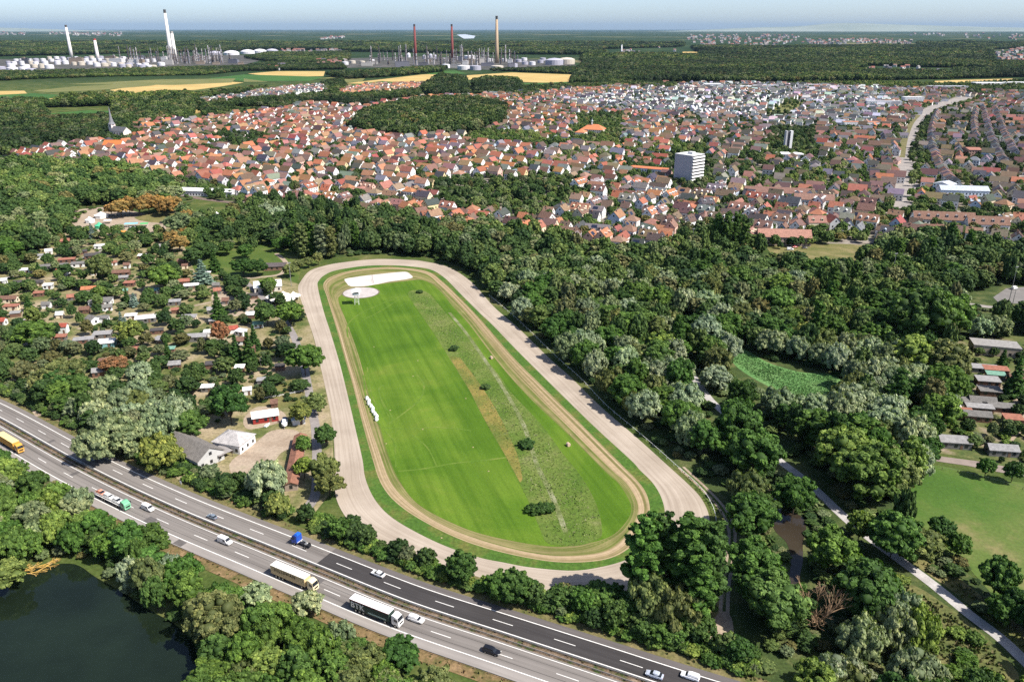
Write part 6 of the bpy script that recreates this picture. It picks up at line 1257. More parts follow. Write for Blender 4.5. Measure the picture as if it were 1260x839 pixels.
# boat on its trailer
x, y = P(350.5, 524); t = thing('motor_boat', 'white cabin boat on a trailer in the yard', 'boat', (x, y), -1.35, lm="the white boat")
obj('hull', loft([(-3.0, 1.1, .9, 1.5, 1.75, 1.15), (-1, 1.25, .75, 1.5, 1.8, 1.25), (1.2, 1.1, .8, 1.5, 1.9, 1.1), (2.6, .5, 1.1, 1.6, 2.0, .5), (3.2, .08, 1.5, 1.8, 2.05, .08)], "hull", M['paint']), t, col=(.82, .82, .82))
obj('cabin', loft([(-1.2, .9, 1.75, 2.2, 2.7, .7), (.3, .9, 1.8, 2.2, 2.7, .7), (1.4, .6, 1.85, 2.0, 2.1, .5)], "cabin", M['paint']), t, col=(.8, .8, .8)); obj('window', MB().box((-.2, 0, 2.35), (1.8, 1.75, .35)).mesh("window", M['glass']), t)
obj('canopy', MB().box((-2.1, 0, 2.3), (1.6, 1.9, 1.0), 0, .8).mesh("canopy", M['paint']), t, col=(.05, .08, .16)); obj('trailer', MB().box((0, 0, .55), (6.5, .3, .18)).box((-.6, 0, .5), (.3, 2.0, .15)).mesh("trailer", M['steel']), t)
for s in (-1, 1): obj('wheel', WHL, t, (-.6, s, .33))
for px, py, c, lab in ((329, 524, (.8, .8, .8), 'white upturned dinghy leaning on the dark red shed'),):
    x, y = P(px, py); t = thing('dinghy', lab, 'boat', (x, y), 1.3); obj('hull', loft([(-1.7, .6, .2, .6, .8, .4), (0, .7, .15, .7, .95, .4), (1.8, .1, .4, .6, .7, .05)], "dinghy_hull", M['paint']), t, col=c); obj('keel', MB().box((0, 0, .95), (2.4, .06, .08)).mesh("keel", M['bark']), t)
# ------------------------------------------------------------------ rails, fences, masts
def rail_line(name, label, ln, step, h, posts, rails, pm, rm, cat):
    g, ll = resample(ln, max(2, int(sum(hyp(a, b) for a, b in zip(ln, ln[1:])) / step) + 1)); c = g[len(g) // 2]
    t = thing(name, label, cat, (c[0], c[1])); pme = MB().box((0, 0, h / 2), (posts, posts, h)).mesh(name + "_post", pm)
    for q in g: obj('post', pme, t, (q[0] - c[0], q[1] - c[1], 0))
    for z, hh, w, o in rails:
        b = MB(); e = offset(g, o)
        for a, q in zip(e, e[1:]):
            l = hyp(a, q); b.box(((a[0] + q[0]) / 2 - c[0], (a[1] + q[1]) / 2 - c[1], z), (l + .02, w, hh), math.atan2(q[1] - a[1], q[0] - a[0]))
        obj('rail', b.mesh(name + "_rail", rm), t)
    return t
vis = [i for i in range(240) if -90 < PX(*ML[i])[0] < 1000]
seg = slice(vis[0], vis[-1])
rail_line('guardrail', 'double steel guardrail on the median along the far carriageway', mo(.65)[seg], 4, .75, .14, [(.62, .32, .14, .14), (.62, .32, .14, -.14)], M['rust'], M['steel'], 'guardrail')
rail_line('guardrail', 'rusty guardrail on the median along the near carriageway', mo(-1.0)[seg], 4, .75, .14, [(.62, .34, .16, -.12)], M['rust'], mplain('weathered rail', (.27, .245, .22), .6, .4, .3), 'guardrail')
rail_line('guardrail', 'roadside guardrail between the motorway and the lake', mo(-13.3)[seg], 4, .75, .14, [(.60, .30, .10, .12)], M['rust'], M['steel'], 'guardrail')
rail_line('rail_fence', 'white running rail around the outside of the race track', offset(smooth([P(*q) for q in [(600, 365), (640, 400), (682, 441), (712, 468), (742, 500), (776, 529), (805, 554), (828, 575), (850, 594), (866, 612), (876, 634), (876, 655), (866, 680)]], False, 6), 1.0), 5, 1.15, .10, [(1.1, .09, .09, 0)], M['white'], M['white'], 'fence')
rail_line('garden_fence', 'pale board fence across the dry garden plot', [P(325, 491), P(350, 487), P(372, 482)], 3, 1.1, .14, [(.9, .14, .05, 0), (.5, .14, .05, 0)], M['white'], M['white'], 'fence')
rail_line('lane_fence', 'wire fence with posts along the lane by the track', [P(370, 460), P(374, 482), P(376, 505)], 4, 1.4, .10, [(1.3, .05, .04, 0), (.7, .05, .04, 0)], M['steel'], M['steel'], 'fence')
rail_line('arena_rail', 'thin post row dividing the white sand arena', [P(458, 340), P(459.5, 349.5)], 2.2, 1.5, .12, [(1.3, .07, .06, 0)], M['dark'], M['dark'], 'fence')
rail_line('meadow_fence', 'post and wire fence between meadow and brown lane', [P(1140, 575), P(1190, 583), P(1260, 603), P(1300, 610)], 5, 1.1, .12, [(1.0, .05, .04, 0)], M['bark'], M['steel'], 'fence')
for px, py, h, lab in ((358.5, 352, 15, 'floodlight mast beside the white pavilion'), (1241, 373, 22, 'tall lamp mast at the car park'), (1246, 374, 9, 'short lamp post at the car park'), (1096, 350, 20, 'dark steel mast rising from the wood'), (360, 250, 12, 'first catenary mast by the railway footbridge'), (372, 252, 12, 'second catenary mast by the railway footbridge'), (851, 312, 18, 'wooden pole among the trees by the grass patch'), (291, 246, 12, 'catenary mast beside the long white warehouse'), (756, 306, 14, 'catenary mast below the row of grey houses')):
    x, y = P(px, py); t = thing('lamp_mast' if 'lamp' in lab or 'flood' in lab else 'mast', lab, 'mast', (x, y), .4); obj('pole', MB().tube((0, 0, 0), (0, 0, h), .22, .12, 8).mesh("pole", M['steel']), t)
    obj('lamp_head' if 'lamp' in lab or 'flood' in lab else 'cross_arm', MB().box((0, 0, h), (2.2, .5, .45)).mesh("lamp_head", M['steel']), t)
x, y = P(372, 253); t = thing('footbridge', 'blue grey railway platform wall behind the park trees', 'platform', (P(372, 254)), -.18)
obj('deck', MB().box((0, 0, 1.2), (34, 3, .5)).mesh("deck", M['paint']), t, col=(.45, .48, .55)); obj('parapet', MB().box((0, -1.5, 2.2), (34, .2, 1.6)).mesh("parapet", M['paint']), t, col=(.40, .46, .58))
for px, py in ((1211, 588), (1244, 594)): pass
x, y = P(223, 598); t = thing('distance_board', 'small white distance board on the motorway verge', 'sign', (x, y), -.6); obj('board', MB().box((0, 0, 1.5), (.9, .06, 1.1)).mesh('board', M['white']), t); obj('post', MB().box((0, .08, .75), (.09, .09, 1.5)).mesh('post', M['steel']), t)
# ------------------------------------------------------------------ race course furniture
x, y = P(439, 374.5); t = thing('judge_tower', 'white judges cabin on tall lattice legs inside the race course', 'tower', (x, y, .12), .25, lm="the judge tower")
for sx in (-1.0, 1.0):
    for sy in (-1.0, 1.0): obj('leg', MB().tube((sx * 1.15, sy * 1.15, 0), (sx * .8, sy * .8, 6), .10, .10, 6).mesh("leg", M['white']), t)
for z in (1.5, 3.2, 4.8):
    k = 1.15 - z * .058
    obj('brace', MB().box((0, -k, z), (2 * k, .08, .10)).box((0, k, z), (2 * k, .08, .10)).box((k, 0, z), (.08, 2 * k, .10)).box((-k, 0, z), (.08, 2 * k, .10)).mesh("brace", M['white']), t)
obj('platform', MB().box((0, 0, 6.05), (4.2, 4.2, .18)).mesh("platform", M['white']), t); obj('cabin', MB().box((0, 0, 7.1), (2.8, 2.8, 2.0)).mesh("cabin", M['white']), t); obj('window', MB().box((0, 0, 7.35), (2.86, 2.86, .9)).mesh("window", M['glass']), t)
obj('roof', MB().add([(-2.9, -2.9, 8.1), (2.9, -2.9, 8.1), (2.9, 2.9, 8.1), (-2.9, 2.9, 8.1), (-2.9, -2.9, 8.3), (2.9, -2.9, 8.3), (2.9, 2.9, 8.3), (-2.9, 2.9, 8.3), (0, 0, 9.9)], [(3, 2, 1, 0), (0, 1, 5, 4), (1, 2, 6, 5), (2, 3, 7, 6), (3, 0, 4, 7), (4, 5, 8), (5, 6, 8), (6, 7, 8), (7, 4, 8)]).mesh("tower_roof", M['white']), t)
obj('ladder', MB().box((1.0, -1.25, 3), (.06, .06, 6)).box((1.5, -1.25, 3), (.06, .06, 6)).mesh("ladder", M['white']), t)
LM["the grey sand ring"] = cc; LM["the white sand arena"] = P(465, 343)
film = mplain("bale wrap", (.80, .82, .82), .35, .5)
baleme = MB().lathe([(.1, 0), (.62, 0), (.70, .08), (.70, 1.14), (.62, 1.22), (.1, 1.22)], 16).mesh("wrap", film, False)
pa, pb = P(451.5, 491), P(464, 516.5); th = math.atan2(pb[1] - pa[1], pb[0] - pa[0])
NB = 9
ORD = ['first', 'second', 'third', 'fourth', 'fifth', 'sixth', 'seventh', 'eighth', 'ninth', 'tenth', 'eleventh', 'twelfth', 'thirteenth', 'fourteenth', 'fifteenth', 'sixteenth', 'seventeenth', 'eighteenth', 'nineteenth', 'twentieth']
for k in range(NB):
    f = k / (NB - 1); w = .35 * math.sin(k * 2.1)
    o = obj('silage_bale', baleme, None, (pa[0] + (pb[0] - pa[0]) * f - math.sin(th) * w, pa[1] + (pb[1] - pa[1]) * f + math.cos(th) * w, .82)); o.rotation_euler = (R(90), 0, th + R(90) + rnd.uniform(-.12, .12)); o.scale = (1.05, 1.05, 1.15)
    tag(o, f"white wrapped bale, {ORD[k]} in the row counting from the judge tower", 'bale', 'white silage bales', False)
LM["the white bales"] = pa
hay = mnoise("straw", [(0.3, (.40, .28, .20)), (0.7, (.58, .44, .34))], 2)
hayme = MB().lathe([(.1, 0), (.6, 0), (.66, .1), (.66, 1.1), (.6, 1.2), (.1, 1.2)], 16).mesh("hay_bale", hay)
for px, py, lab in ((604, 441, 'pinkish hay bale on the grass near the far end of the meadow strip'), (698, 548, 'pinkish hay bale on the grass beside the straight hoof path')):
    x, y = P(px, py); o = obj('hay_bale', hayme, None, (x, y, .80)); o.rotation_euler = (R(90), 0, .5); o.scale = (1.15,) * 3; tag(o, lab, 'bale', 'hay bales', False)
heap = MB().lathe([(.7, 0), (.55, .18), (.2, .3), (.02, .33)], 8).mesh("grass_heap", mnoise("cut grass", [(0.3, (.20, .19, .08)), (0.7, (.34, .29, .15))], 2))
for k, (px, py) in enumerate(((508, 463), (573, 490.5), (520, 528.5), (582, 550.5), (475, 546), (601, 580), (460, 427), (514, 444), (702, 535), (583, 447), (543, 662), (480, 505))):
    x, y = P(px, py); o = obj('grass_heap', heap, None, (x, y, .13), rnd.random() * 6, (.62, .5, .7)); tag(o, "little heap of pale cut grass on the race course", 'heap', 'heaps of cut grass', True)
x, y = P(1158, 676); t = thing('sign_board', 'small white board on posts in front of the meadow shrubs', 'sign', (x, y), .6, lm="the white meadow board")
obj('board', MB().box((0, 0, 2.0), (2.2, .08, 1.2)).mesh("board", M['white']), t)
for s in (-.9, .9): obj('post', MB().box((s, .07, 1.1), (.1, .1, 2.2)).mesh("post", M['steel']), t)
# ------------------------------------------------------------------ dead wood
def branches(b, p, d, l, r, depth, rg, spread=.62):
    q = p + d * l; b.tube(p, q, r, r * .68, 6 if depth > 2 else 4, depth == 0)
    if depth == 0: return
    for k in range(rg.choice([2, 3, 3])):
        n = (d + Vector((rg.gauss(0, spread), rg.gauss(0, spread), rg.gauss(.12, spread * .6)))).normalized(); branches(b, q - d * l * .05 * rg.random(), n, l * rg.uniform(.62, .85), r * .64, depth - 1, rg, spread)
rg = random.Random(4); x, y = P(1003, 776); t = thing('dead_tree', 'bare brown dead tree beside the stream', 'tree', (x, y), 0, lm="the bare dead tree")
b = MB(); b.tube((0, 0, 0), (0, 0, 2.2), .38, .30, 8); obj('trunk', b.mesh("trunk", M['dead']), t)
for k in range(6):
    a = k * 1.05 + rg.random() * .5; b = MB(); branches(b, Vector((0, 0, 2.0)), Vector((math.cos(a) * .55, math.sin(a) * .55, .9)).normalized(), 4.2, .25, 4, rg, .42); obj('limb', b.mesh("limb", M['dead']), t)
rg = random.Random(9); x, y = P(34, 701); t = thing('fallen_tree', 'fallen tree with yellowish branches lying in the lake', 'tree', (x, y, .15), .15, lm="the fallen yellow branches")
for k in range(9):
    b = MB(); a = rg.uniform(-.3, .9); p = Vector((k * 1.05 - 4.5 + rg.uniform(-1, 1), rg.uniform(-2.2, 1.6), .1)); branches(b, p, Vector((math.cos(a), math.sin(a), .05)), rg.uniform(1.6, 2.6), .22, 3, rg, .35)
    b.v = [(vx, vy, max(-.1, vz * .45)) for vx, vy, vz in b.v]; obj('branch', b.mesh("branch", M['drift']), t)
rg = random.Random(14); x, y = P(452, 800)
LM["the reed clearing"] = P(965, 468); LM["the church tower wood"] = P(60, 230); LM["the stream pool"] = P(975, 640); LM["the gravel turning place"] = P(905, 785); LM["the brown lane"] = P(1180, 570); LM["the car park"] = P(1250, 362); LM["the lake corner"] = P(238, 792)
LM["the black estate car"] = P(604, 803); LM["the tram lawn"] = P(1112, 190); LM["the rusty brown trees"] = P(185, 262); LM["the event ground"] = P(135, 270); LM["the hay bale"] = P(698, 548); LM["the meadow edge"] = P(1200, 715); LM["the market street"] = P(800, 213); LM["the garden island"] = P(640, 245)
LM["the white chimneys"] = P(211, 75); LM["the red chimneys"] = P(534, 73); LM["the beige chimney"] = P(611, 78); LM["the lone white chimney"] = P(88, 72); LM["the domed tanks"] = P(300, 67); LM["the north wheat field"] = P(640, 96); LM["the old trees"] = P(550, 250)
# ------------------------------------------------------------------ masses of trees nobody could count
def far_tree_mesh(name, kind, Rr, H, z0, n, leaf, seed, mat='leaf_far'):
    me = crown_mesh(name, kind, Rr, H, z0, n, leaf, seed, M[mat], core=.86, jit=.6); return me
fps = []
for i, (kind, Rr, H, z0, px, py, lab) in enumerate((('broad', 6, 12, 1.0, 566, 247, 'dark round tree in the garden island, standing west'), ('broad', 6, 15, 1.5, 640, 252, 'taller tree at the middle of the garden island'), ('poplar', 4, 18, 1.5, 690, 252, 'slim dark tree at the eastern tip of the garden island'))):
    me = far_tree_mesh("tree_mass", kind, Rr, H, z0, 520, 1.0, 800 + i); x, y = P(px, py)
    t = thing('garden_tree', lab, 'tree', (x, y), 0, 'garden trees', False); fps.append(obj('crown', me, t, sc=(Rr, Rr, H))); obj('trunk', TRUNKS[0], t, sc=(.2, .2, H * .4))
mids = []
for i, (kind, Rr, H, z0, px, py, lab) in enumerate((('broad', 6, 12, 1.0, 585, 258, 'round bright tree on the south edge of the garden island'), ('broad', 5, 15, 1.5, 612, 236, 'oval bright tree on the north edge of the garden island'), ('willow', 6, 12, 1.0, 664, 244, 'pale willow in the middle of the garden island'))):
    me = far_tree_mesh("tree_mass", kind, Rr, H, z0, 2600, .62, 820 + i, 'leaf_mid'); x, y = P(px, py)
    t = thing('garden_tree', lab, 'tree', (x, y), 0, 'garden trees', False); mids.append(obj('crown', me, t, sc=(Rr, Rr, H))); obj('trunk', TRUNKS[1], t, sc=(.2, .2, H * .4))
def scatter(name, label, x, y, Rr, H, kind, fps=fps):
    n = len(x); me = bpy.data.meshes.new(name); me.vertices.add(n); me.vertices.foreach_set("co", np.stack([x, y, np.zeros(n)], 1).ravel().astype(np.float32))
    a = me.attributes.new("scl", 'FLOAT_VECTOR', 'POINT'); a.data.foreach_set("vector", np.stack([Rr, Rr, H], 1).ravel().astype(np.float32))
    a = me.attributes.new("rot", 'FLOAT_VECTOR', 'POINT'); a.data.foreach_set("vector", np.stack([np.zeros(n), np.zeros(n), NR.uniform(0, 6.28, n)], 1).ravel().astype(np.float32))
    a = me.attributes.new("knd", 'INT', 'POINT'); a.data.foreach_set("value", kind.astype(np.int32))
    o = obj(name, me); o['kind'] = 'stuff'; o['label'] = label
    g = bpy.data.node_groups.new(name, 'GeometryNodeTree'); g.interface.new_socket("Geometry", in_out='INPUT', socket_type='NodeSocketGeometry'); g.interface.new_socket("Geometry", in_out='OUTPUT', socket_type='NodeSocketGeometry')
    gi = g.nodes.new("NodeGroupInput"); go = g.nodes.new("NodeGroupOutput"); jn = g.nodes.new("GeometryNodeJoinGeometry")
    def named(nm, t):
        q = g.nodes.new("GeometryNodeInputNamedAttribute"); q.data_type = t; q.inputs[0].default_value = nm; return q.outputs["Attribute"]
    for k, fp in enumerate(fps):
        ip = g.nodes.new("GeometryNodeInstanceOnPoints"); oi = g.nodes.new("GeometryNodeObjectInfo"); oi.inputs["Object"].default_value = fp; oi.inputs["As Instance"].default_value = True
        c = g.nodes.new("FunctionNodeCompare"); c.data_type = 'INT'; c.operation = 'EQUAL'; g.links.new(named("knd", 'INT'), c.inputs[2]); c.inputs[3].default_value = k
        g.links.new(gi.outputs[0], ip.inputs["Points"]); g.links.new(c.outputs[0], ip.inputs["Selection"]); g.links.new(oi.outputs["Geometry"], ip.inputs["Instance"]); g.links.new(named("rot", 'FLOAT_VECTOR'), ip.inputs["Rotation"]); g.links.new(named("scl", 'FLOAT_VECTOR'), ip.inputs["Scale"]); g.links.new(ip.outputs[0], jn.inputs[0])
    g.links.new(jn.outputs[0], go.inputs[0]); m = o.modifiers.new("scatter", 'NODES'); m.node_group = g; return o
def grid_points(poly, step, excl=(), p=1.0):
    q = np.array([P(*a) for a in poly]); x0, y0 = q.min(0); x1, y1 = q.max(0)
    X, Y = np.meshgrid(np.arange(x0, x1, step), np.arange(y0, y1, step)); X = X.ravel() + NR.uniform(-.42, .42, X.size) * step; Y = Y.ravel() + NR.uniform(-.42, .42, Y.size) * step
    px, py = PXn(X, Y); k = inpoly_np(px, py, poly) & (NR.random(len(X)) < p) & (px > -160) & (px < 1460)
    for e in excl: k &= ~inpoly_np(px, py, e)
    return X[k], Y[k]
def mass(name, label, jobs):
    xs, ys, rs, hs = [], [], [], []
    for poly, step, excl, p, r, h in jobs:
        X, Y = grid_points(poly, step, excl, p); n = len(X); xs.append(X); ys.append(Y); rs.append(NR.uniform(*r, n)); hs.append(NR.uniform(*h, n))
    x, y, r, h = map(np.concatenate, (xs, ys, rs, hs))
    st = np.sin(x / 210 + 1.7 * np.sin(y / 330)) * np.sin(y / 260 + 1.3 * np.sin(x / 190)); h = h * (1 + .32 * st); cl = (np.sin(x / 620 + 2 * np.sin(y / 900)) * np.sin(y / 480 + x / 1500) > .86) & (y > 2500); x, y, r, h = x[~cl], y[~cl], r[~cl], h[~cl]; print(name, len(x)); return scatter(name, label, x, y, r, h, NR.choice(3, len(x), p=[.55, .35, .10]))
CLEAR = [[(1065, 81), (1175, 85), (1170, 92), (1065, 90)], [(740, 61), (850, 58), (866, 70), (750, 71)], [(380, 62), (430, 62), (430, 68), (340, 67), (340, 62)], [(1218, 62), (1330, 55), (1330, 80), (1222, 78)]]
mass('far_forest', 'wide dark forest stretching from the town to the horizon', [
    ([(820, 102), (740, 106), (700, 103), (712, 88), (720, 76), (860, 76), (1420, 76), (1420, 96), (1250, 95.5), (1150, 98), (1060, 100)], 13.5, CLEAR, 1, (7.5, 11), (13, 20)),
    ([(-100, 64), (-100, 58.5), (1420, 58.5), (1420, 76), (715, 76), (720, 68), (430, 66), (340, 62), (250, 64), (0, 70), (-100, 74)], 24, CLEAR, 1, (13, 19), (17, 26)),
    ([(-100, 58.5), (-100, 53.5), (1420, 53.5), (1420, 58.5)], 46, CLEAR + [[(840, 40), (1130, 40), (1130, 58), (840, 60)]], .85, (24, 36), (20, 30)),
    ([(340, 66), (430, 66), (430, 74), (400, 80), (340, 78), (300, 72)], 18, [], 1, (10, 14), (14, 20))])
mass('field_woodland', 'belts and clumps of trees between the town and the refinery', [
    ([(-60, 101), (-60, 90), (40, 91), (180, 87), (300, 82), (330, 78), (420, 79), (425, 86), (300, 88), (250, 93), (120, 95), (60, 99)], 12, [], .9, (6, 9), (8, 12)),
    ([(400, 94), (440, 93), (520, 86), (550, 86), (545, 89), (480, 95), (430, 98)], 12, [], .9, (7, 10), (10, 15)),
    ([(600, 88), (700, 84), (760, 88), (760, 93), (690, 91), (630, 88.5)], 12, [], .9, (6, 9), (9, 13)),
    ([(-60, 190), (-60, 128), (40, 128), (70, 130), (150, 122), (180, 126), (235, 126), (240, 140), (230, 150), (165, 152), (130, 166), (118, 176), (85, 178), (40, 182), (10, 195)], 10.5, [[(52, 133), (140, 131), (140, 148), (60, 152)]], .95, (6, 9.5), (11, 17)),
    ([(170, 122), (235, 118), (250, 132), (180, 128)], 11, [], .9, (6, 9), (10, 15)), ([(176, 121), (240, 117), (300, 110), (330, 108), (335, 111), (250, 123), (180, 125)], 13, [], .6, (5, 8), (7, 12)),
    ([(70, 119), (130, 116), (140, 119), (75, 122)], 14, [], .6, (5, 7), (6, 10)), ([(245, 132), (420, 116), (430, 132), (380, 128), (300, 142), (250, 146)], 11, [[(285, 133), (330, 131), (330, 137), (290, 139)]], .8, (6, 8), (9, 14)),
    ([(395, 104), (420, 100), (430, 112), (400, 118)], 12, [], .8, (6, 9), (10, 15)), ([(418, 118), (520, 111), (525, 121), (470, 128), (425, 132)], 12, [[(470, 124), (525, 121), (525, 128), (480, 130)]], .75, (6, 8), (8, 12)),
    ([(520, 112), (545, 100), (572, 104), (575, 120), (530, 121)], 11, [], 1, (8, 12), (17, 25)), ([(583, 106), (600, 102), (636, 103), (642, 112), (620, 116), (585, 115)], 11, [], 1, (8, 11), (15, 21)),
    ([(575, 117), (640, 113), (680, 108), (760, 104), (830, 106), (830, 111), (760, 108), (690, 113), (640, 119)], 12, [], .9, (7, 9), (10, 15)),
    ([(430, 162), (452, 140), (520, 128), (575, 124), (622, 134), (618, 156), (560, 170), (500, 172)], 9.5, [], 1, (6, 9), (12, 17)), ([(640, 112), (660, 108), (664, 120), (645, 124)], 10, [], .8, (6, 8), (9, 13))])
# garden trees between the houses: any open spot that keeps clear of the walls
gx, gy = grid_points(TOWN, 8.0, [BLVX for BLVX in ([(1098, 262), (1100, 215), (1108, 165), (1130, 138), (1160, 124), (1200, 116), (1200, 124), (1150, 138), (1128, 160), (1118, 200), (1120, 262)],)])
px, py = PXn(gx, gy); keepi = []
for i in range(len(gx)):
    a, b = px[i], py[i]
    dense = .85 if inpoly(a, b, [(520, 234), (560, 224), (632, 222), (702, 224), (714, 240), (690, 260), (620, 266), (550, 255)]) else .8 if inpoly(a, b, [(1055, 292), (1090, 255), (1160, 262), (1420, 262), (1420, 322), (1060, 318)]) else .5 if a > 1118 else .6 if inpoly(a, b, DET) else .2 if inpoly(a, b, NEW) else .62 + .15 * (a > 600)
    if b > 262 and a < 900: dense = max(dense, .35)
    if NR.random() < dense and free(gx[i], gy[i], 2.0): keepi.append(i)
gx, gy = gx[keepi], gy[keepi]; n = len(gx)
lx = np.array([q[0] for q in LEFT] + [0.0]); print('garden trees', n, 'left over', len(LEFT))
scatter('garden_greenery', 'small trees growing in gardens between the town houses', gx, gy, NR.uniform(2.4, 4.8, n), NR.uniform(4.5, 10, n), NR.choice(3, n, p=[.5, .38, .12]), mids)
if LEFT:
    L_ = np.array(LEFT); scatter('woodland_fill', 'more distant trees filling the wood and park behind the nearer ones', L_[:, 0], L_[:, 1], L_[:, 2], L_[:, 3], NR.choice(3, len(L_), p=[.40, .28, .32]), mids)
# boulevard tree rows
bl = gpx(BLV)[:30]; ex = [q for o_ in (-18, 17) for q in resample(offset(bl, o_), 16)[0]]
scatter('boulevard_trees', 'rows of street trees along the tram boulevard', np.array([q[0] for q in ex]), np.array([q[1] for q in ex]), NR.uniform(4, 5.5, len(ex)), NR.uniform(8, 11, len(ex)), NR.choice(2, len(ex)), mids)
# undergrowth between the trunks
ux, uy = [], []
for poly, st in ((FR, 5.2), (FA, 8), (LAKE_BANK, 4.2), ([(-100, 440), (60, 478), (235, 530), (240, 606), (130, 548), (40, 503), (-60, 460)], 5)):
    X, Y = grid_points(poly, st, KEEP_OUT, .8); ux.append(X); uy.append(Y)
X, Y = np.concatenate(ux), np.concatenate(uy); ok = np.ones(len(X), bool)
for ln, d in ((PATHG, 3.6), (TRAILG, 4.2), (LO[::2], 4.5), (mo(-12.6), 5.0), (mo(10.6), 6.0)):
    for a, b in ln: ok &= (X - a) ** 2 + (Y - b) ** 2 > d * d
X, Y = X[ok], Y[ok]; n = len(X); print('undergrowth', n)
scatter('undergrowth', 'low bushes growing beneath the trees', X, Y, NR.uniform(1.4, 3.0, n), NR.uniform(1.4, 3.4, n), np.zeros(n), mids)
X, Y = grid_points(ALLOT, 3.6, (), .55); ok = np.ones(len(X), bool)
for ln in LANES:
    for a, b in ln: ok &= (X - a) ** 2 + (Y - b) ** 2 > 6
for a, b in SHEDG: ok &= (X - a) ** 2 + (Y - b) ** 2 > 20
ok &= np.array([vn(a, b, 16, 12) > -.08 for a, b in zip(X, Y)]); X, Y = X[ok], Y[ok]; n = len(X); print('allotment shrubs', n)
scatter('allotment_shrubs', 'low shrubs, beds and hedges of the allotment gardens', X, Y, NR.uniform(.7, 1.9, n), NR.uniform(.6, 2.2, n), np.zeros(n), mids)
X, Y = grid_points([(925, 590), (1000, 610), (1060, 680), (1110, 720), (1060, 800), (960, 800), (905, 720), (912, 640)], 3.4, (), .9); ok = np.ones(len(X), bool)
for ln, d_ in ((PATHG, 3.4), (TRAILG, 4.0)):
    for a, b in ln: ok &= (X - a) ** 2 + (Y - b) ** 2 > d_ * d_
sp_ = [P(*q) for q in [(936, 598), (957, 604), (966, 628), (990, 634), (996, 650), (992, 690), (989, 745), (970, 750), (966, 690), (948, 655), (940, 620)]]; ok &= ~inpoly_np(X, Y, sp_); X, Y = X[ok], Y[ok]; n = len(X)
scatter('bank_shrubs', 'low bushes along the banks of the stream', X, Y, NR.uniform(1.0, 2.4, n), NR.uniform(.9, 2.6, n), NR.choice(2, n), mids)
# ------------------------------------------------------------------ tall grass and herbs of the meadow strip, reeds, rough banks
def tufts(name, label, polyg, dens, h, w, cols, mat_name, excl=None, feather=2.5):
    q = np.array(polyg); x0, y0 = q.min(0); x1, y1 = q.max(0); n = int((x1 - x0) * (y1 - y0) * dens)
    X, Y = NR.uniform(x0, x1, n), NR.uniform(y0, y1, n); k = inpoly_np(X, Y, polyg)
    if excl is not None: k &= ~inpoly_np(X, Y, excl)
    X, Y = X[k], Y[k]; ed = np.full(len(X), 1e9)
    for a in resample(polyg, max(20, int(sum(hyp(p_, q_) for p_, q_ in zip(polyg, polyg[1:])) / 1.5)), True)[0]: ed = np.minimum(ed, (X - a[0]) ** 2 + (Y - a[1]) ** 2)
    k = NR.random(len(X)) * feather < np.sqrt(ed); X, Y = X[k], Y[k]; n = len(X)
    V = np.zeros((n, 3, 4, 3)); hh = NR.uniform(.5, 1.2, n) * h; big = np.array([vn(a, b, 14, 8) for a, b in zip(X[::1], Y[::1])]) if n < 60000 else np.zeros(n); hh *= 1 + .7 * big
    for j in range(3):
        a = NR.uniform(0, 6.28, n); dx, dy = np.cos(a) * w, np.sin(a) * w; ox, oy = NR.normal(0, w * .6, n), NR.normal(0, w * .6, n); lx, ly = NR.normal(0, .25, n) * hh, NR.normal(0, .25, n) * hh
        for c, (s, z) in enumerate(((-1, 0), (1, 0), (.55, 1), (-.55, 1))): V[:, j, c, 0] = X + ox + dx * s + lx * z; V[:, j, c, 1] = Y + oy + dy * s + ly * z; V[:, j, c, 2] = .1 + hh * z * NR.uniform(.75, 1.1, n)
    v = V.reshape(-1, 3); nf = n * 3; me = bpy.data.meshes.new(name); me.vertices.add(len(v)); me.vertices.foreach_set("co", v.ravel().astype(np.float32)); me.loops.add(nf * 4); me.loops.foreach_set("vertex_index", np.arange(nf * 4, dtype=np.int32)); me.polygons.add(nf); me.polygons.foreach_set("loop_start", np.arange(nf, dtype=np.int32) * 4)
    ci = NR.integers(0, len(cols), n); C = np.array(cols)[ci] * NR.uniform(.8, 1.2, (n, 1)); C = np.repeat(np.concatenate([C, np.ones((n, 1))], 1), 3, 0)
    a = me.attributes.new("col", 'FLOAT_COLOR', 'FACE'); a.data.foreach_set("color", C.ravel().astype(np.float32)); me.materials.append(mat_attr(mat_name, rough=.9)); me.update(calc_edges=True)
    o = obj(name, me); o['kind'] = 'stuff'; o['label'] = label; print(name, n); return o
tufts('meadow_herbs', 'tall grass and herbs of the meadow strip inside the race course', strip_poly, 1.1, .26, .22, [(.14, .23, .045), (.17, .25, .06), (.22, .26, .10), (.13, .21, .04), (.28, .29, .15)], "meadow herbs", None, 5)
tufts('reeds', 'fresh green reeds filling the clearing in the wood', pxpoly([(898, 433), (915, 431), (945, 447), (985, 459), (1020, 461), (1032, 470), (1012, 488), (975, 486), (937, 468), (906, 449)], 5), 3.0, .45, .16, [(.12, .25, .075), (.15, .28, .09), (.17, .29, .11)], "reed blades")
rg1 = [P(*q) for q in [(1075, 690), (1120, 720), (1165, 750), (1215, 790), (1255, 850), (1150, 880), (1100, 800)]]
tufts('rough_grass', 'rough grass of the clearing beside the gravel path', rg1, 1.1, .8, .3, [(.09, .12, .03), (.15, .15, .06), (.21, .18, .09), (.06, .10, .02)], "rough grass")
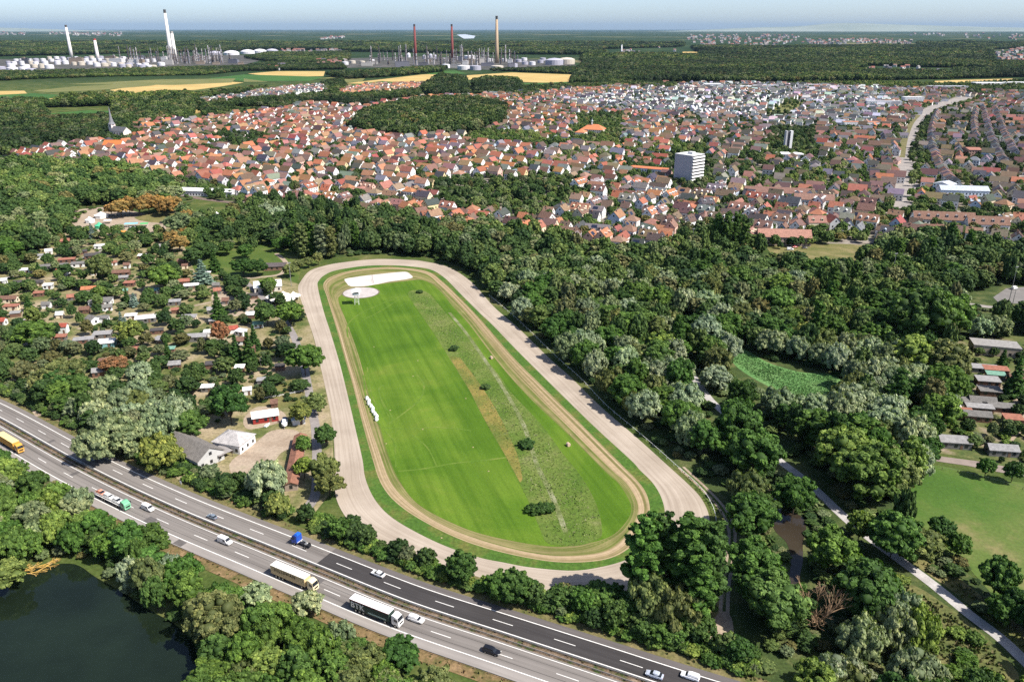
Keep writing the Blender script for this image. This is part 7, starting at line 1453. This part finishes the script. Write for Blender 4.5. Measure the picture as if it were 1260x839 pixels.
tufts('trail_grass', 'grass beside the wheel track', [P(*q) for q in [(838, 577), (868, 598), (894, 632), (897, 660), (888, 700), (880, 760), (862, 780), (858, 700), (880, 655), (872, 625), (852, 600)]], 1.6, .35, .2, [(.08, .13, .03), (.11, .15, .04), (.16, .16, .06)], "trail grass")
tufts('bank_grass', 'dry grass on the bank between gravel path and meadow', [P(*q) for q in [(1120, 690), (1150, 692), (1200, 728), (1255, 772), (1288, 800), (1262, 810), (1225, 770), (1165, 722)]], 1.4, .6, .25, [(.14, .15, .05), (.22, .19, .09), (.10, .13, .03)], "bank grass")
for nm, lab, a, b in (('verge_grass', 'long dry grass along the far motorway edge', 13.9, 11.0), ('verge_weeds', 'weeds on the bank between motorway and lake trees', -13.4, -17.0)):
    pl = mo(a)[seg] + mo(b)[seg][::-1]; tufts(nm, lab, pl, 1.5 * .35, .55, .25, [(.13, .13, .045), (.19, .16, .07), (.08, .11, .03), (.25, .17, .09)], nm)
tufts('median_weeds', 'weeds growing between the median guardrails', mo(.9)[seg] + mo(-1.3)[seg][::-1], .5, .5, .2, [(.06, .11, .02), (.10, .13, .03), (.16, .12, .06)], "median weeds")
# ------------------------------------------------------------------ labels: what sets each thing apart from those like it
by = {}
for o, auto in THINGS: by.setdefault(o['label'], []).append((o, auto))
lms = list(LM.items())
for lab, lst in by.items():
    if len(lst) == 1: continue
    pts = np.array([(o.location.x, o.location.y) for o, _ in lst]); best = [None] * len(lst)
    cand = []
    for j, (nm, q) in enumerate(lms):
        d = np.hypot(pts[:, 0] - q[0], pts[:, 1] - q[1]); od = np.argsort(d)
        for r_, i in enumerate(od[:40]): cand.append((r_ + d[i] / 400.0, r_, i, nm))
    for s_, r_, i, nm in sorted(cand, key=lambda c: c[0]):
        if best[i] is None: best[i] = f"{ORD[r_] if r_ < 20 else str(r_ + 1) + 'th'} from {nm}"
    for (o, _), b_ in zip(lst, best):
        if not b_: continue
        full = lab + ", " + b_
        for w_ in (" sloping", " and skylights", " and dormers", " and solar panels", " in the allotments", " by the lane"):
            if len(full.split()) > 16: full = full.replace(w_, "")
        o['label'] = full
# ------------------------------------------------------------------ the air
hz = MB(); hz.box((0, 53000, 349.5), (250000, 118000, 701)); 
ham = bpy.data.materials.new("haze"); ham.use_nodes = True; hn = ham.node_tree; hn.nodes.clear()
pv = hn.nodes.new("ShaderNodeVolumePrincipled"); pv.inputs["Color"].default_value = (.36, .55, .78, 1); pv.inputs["Density"].default_value = HAZE; pv.inputs["Anisotropy"].default_value = 0.0
ho = hn.nodes.new("ShaderNodeOutputMaterial"); hn.links.new(pv.outputs[0], ho.inputs["Volume"])
if HAZE > 0:
    o = obj("haze", hz.mesh("haze", ham)); o['kind'] = 'stuff'
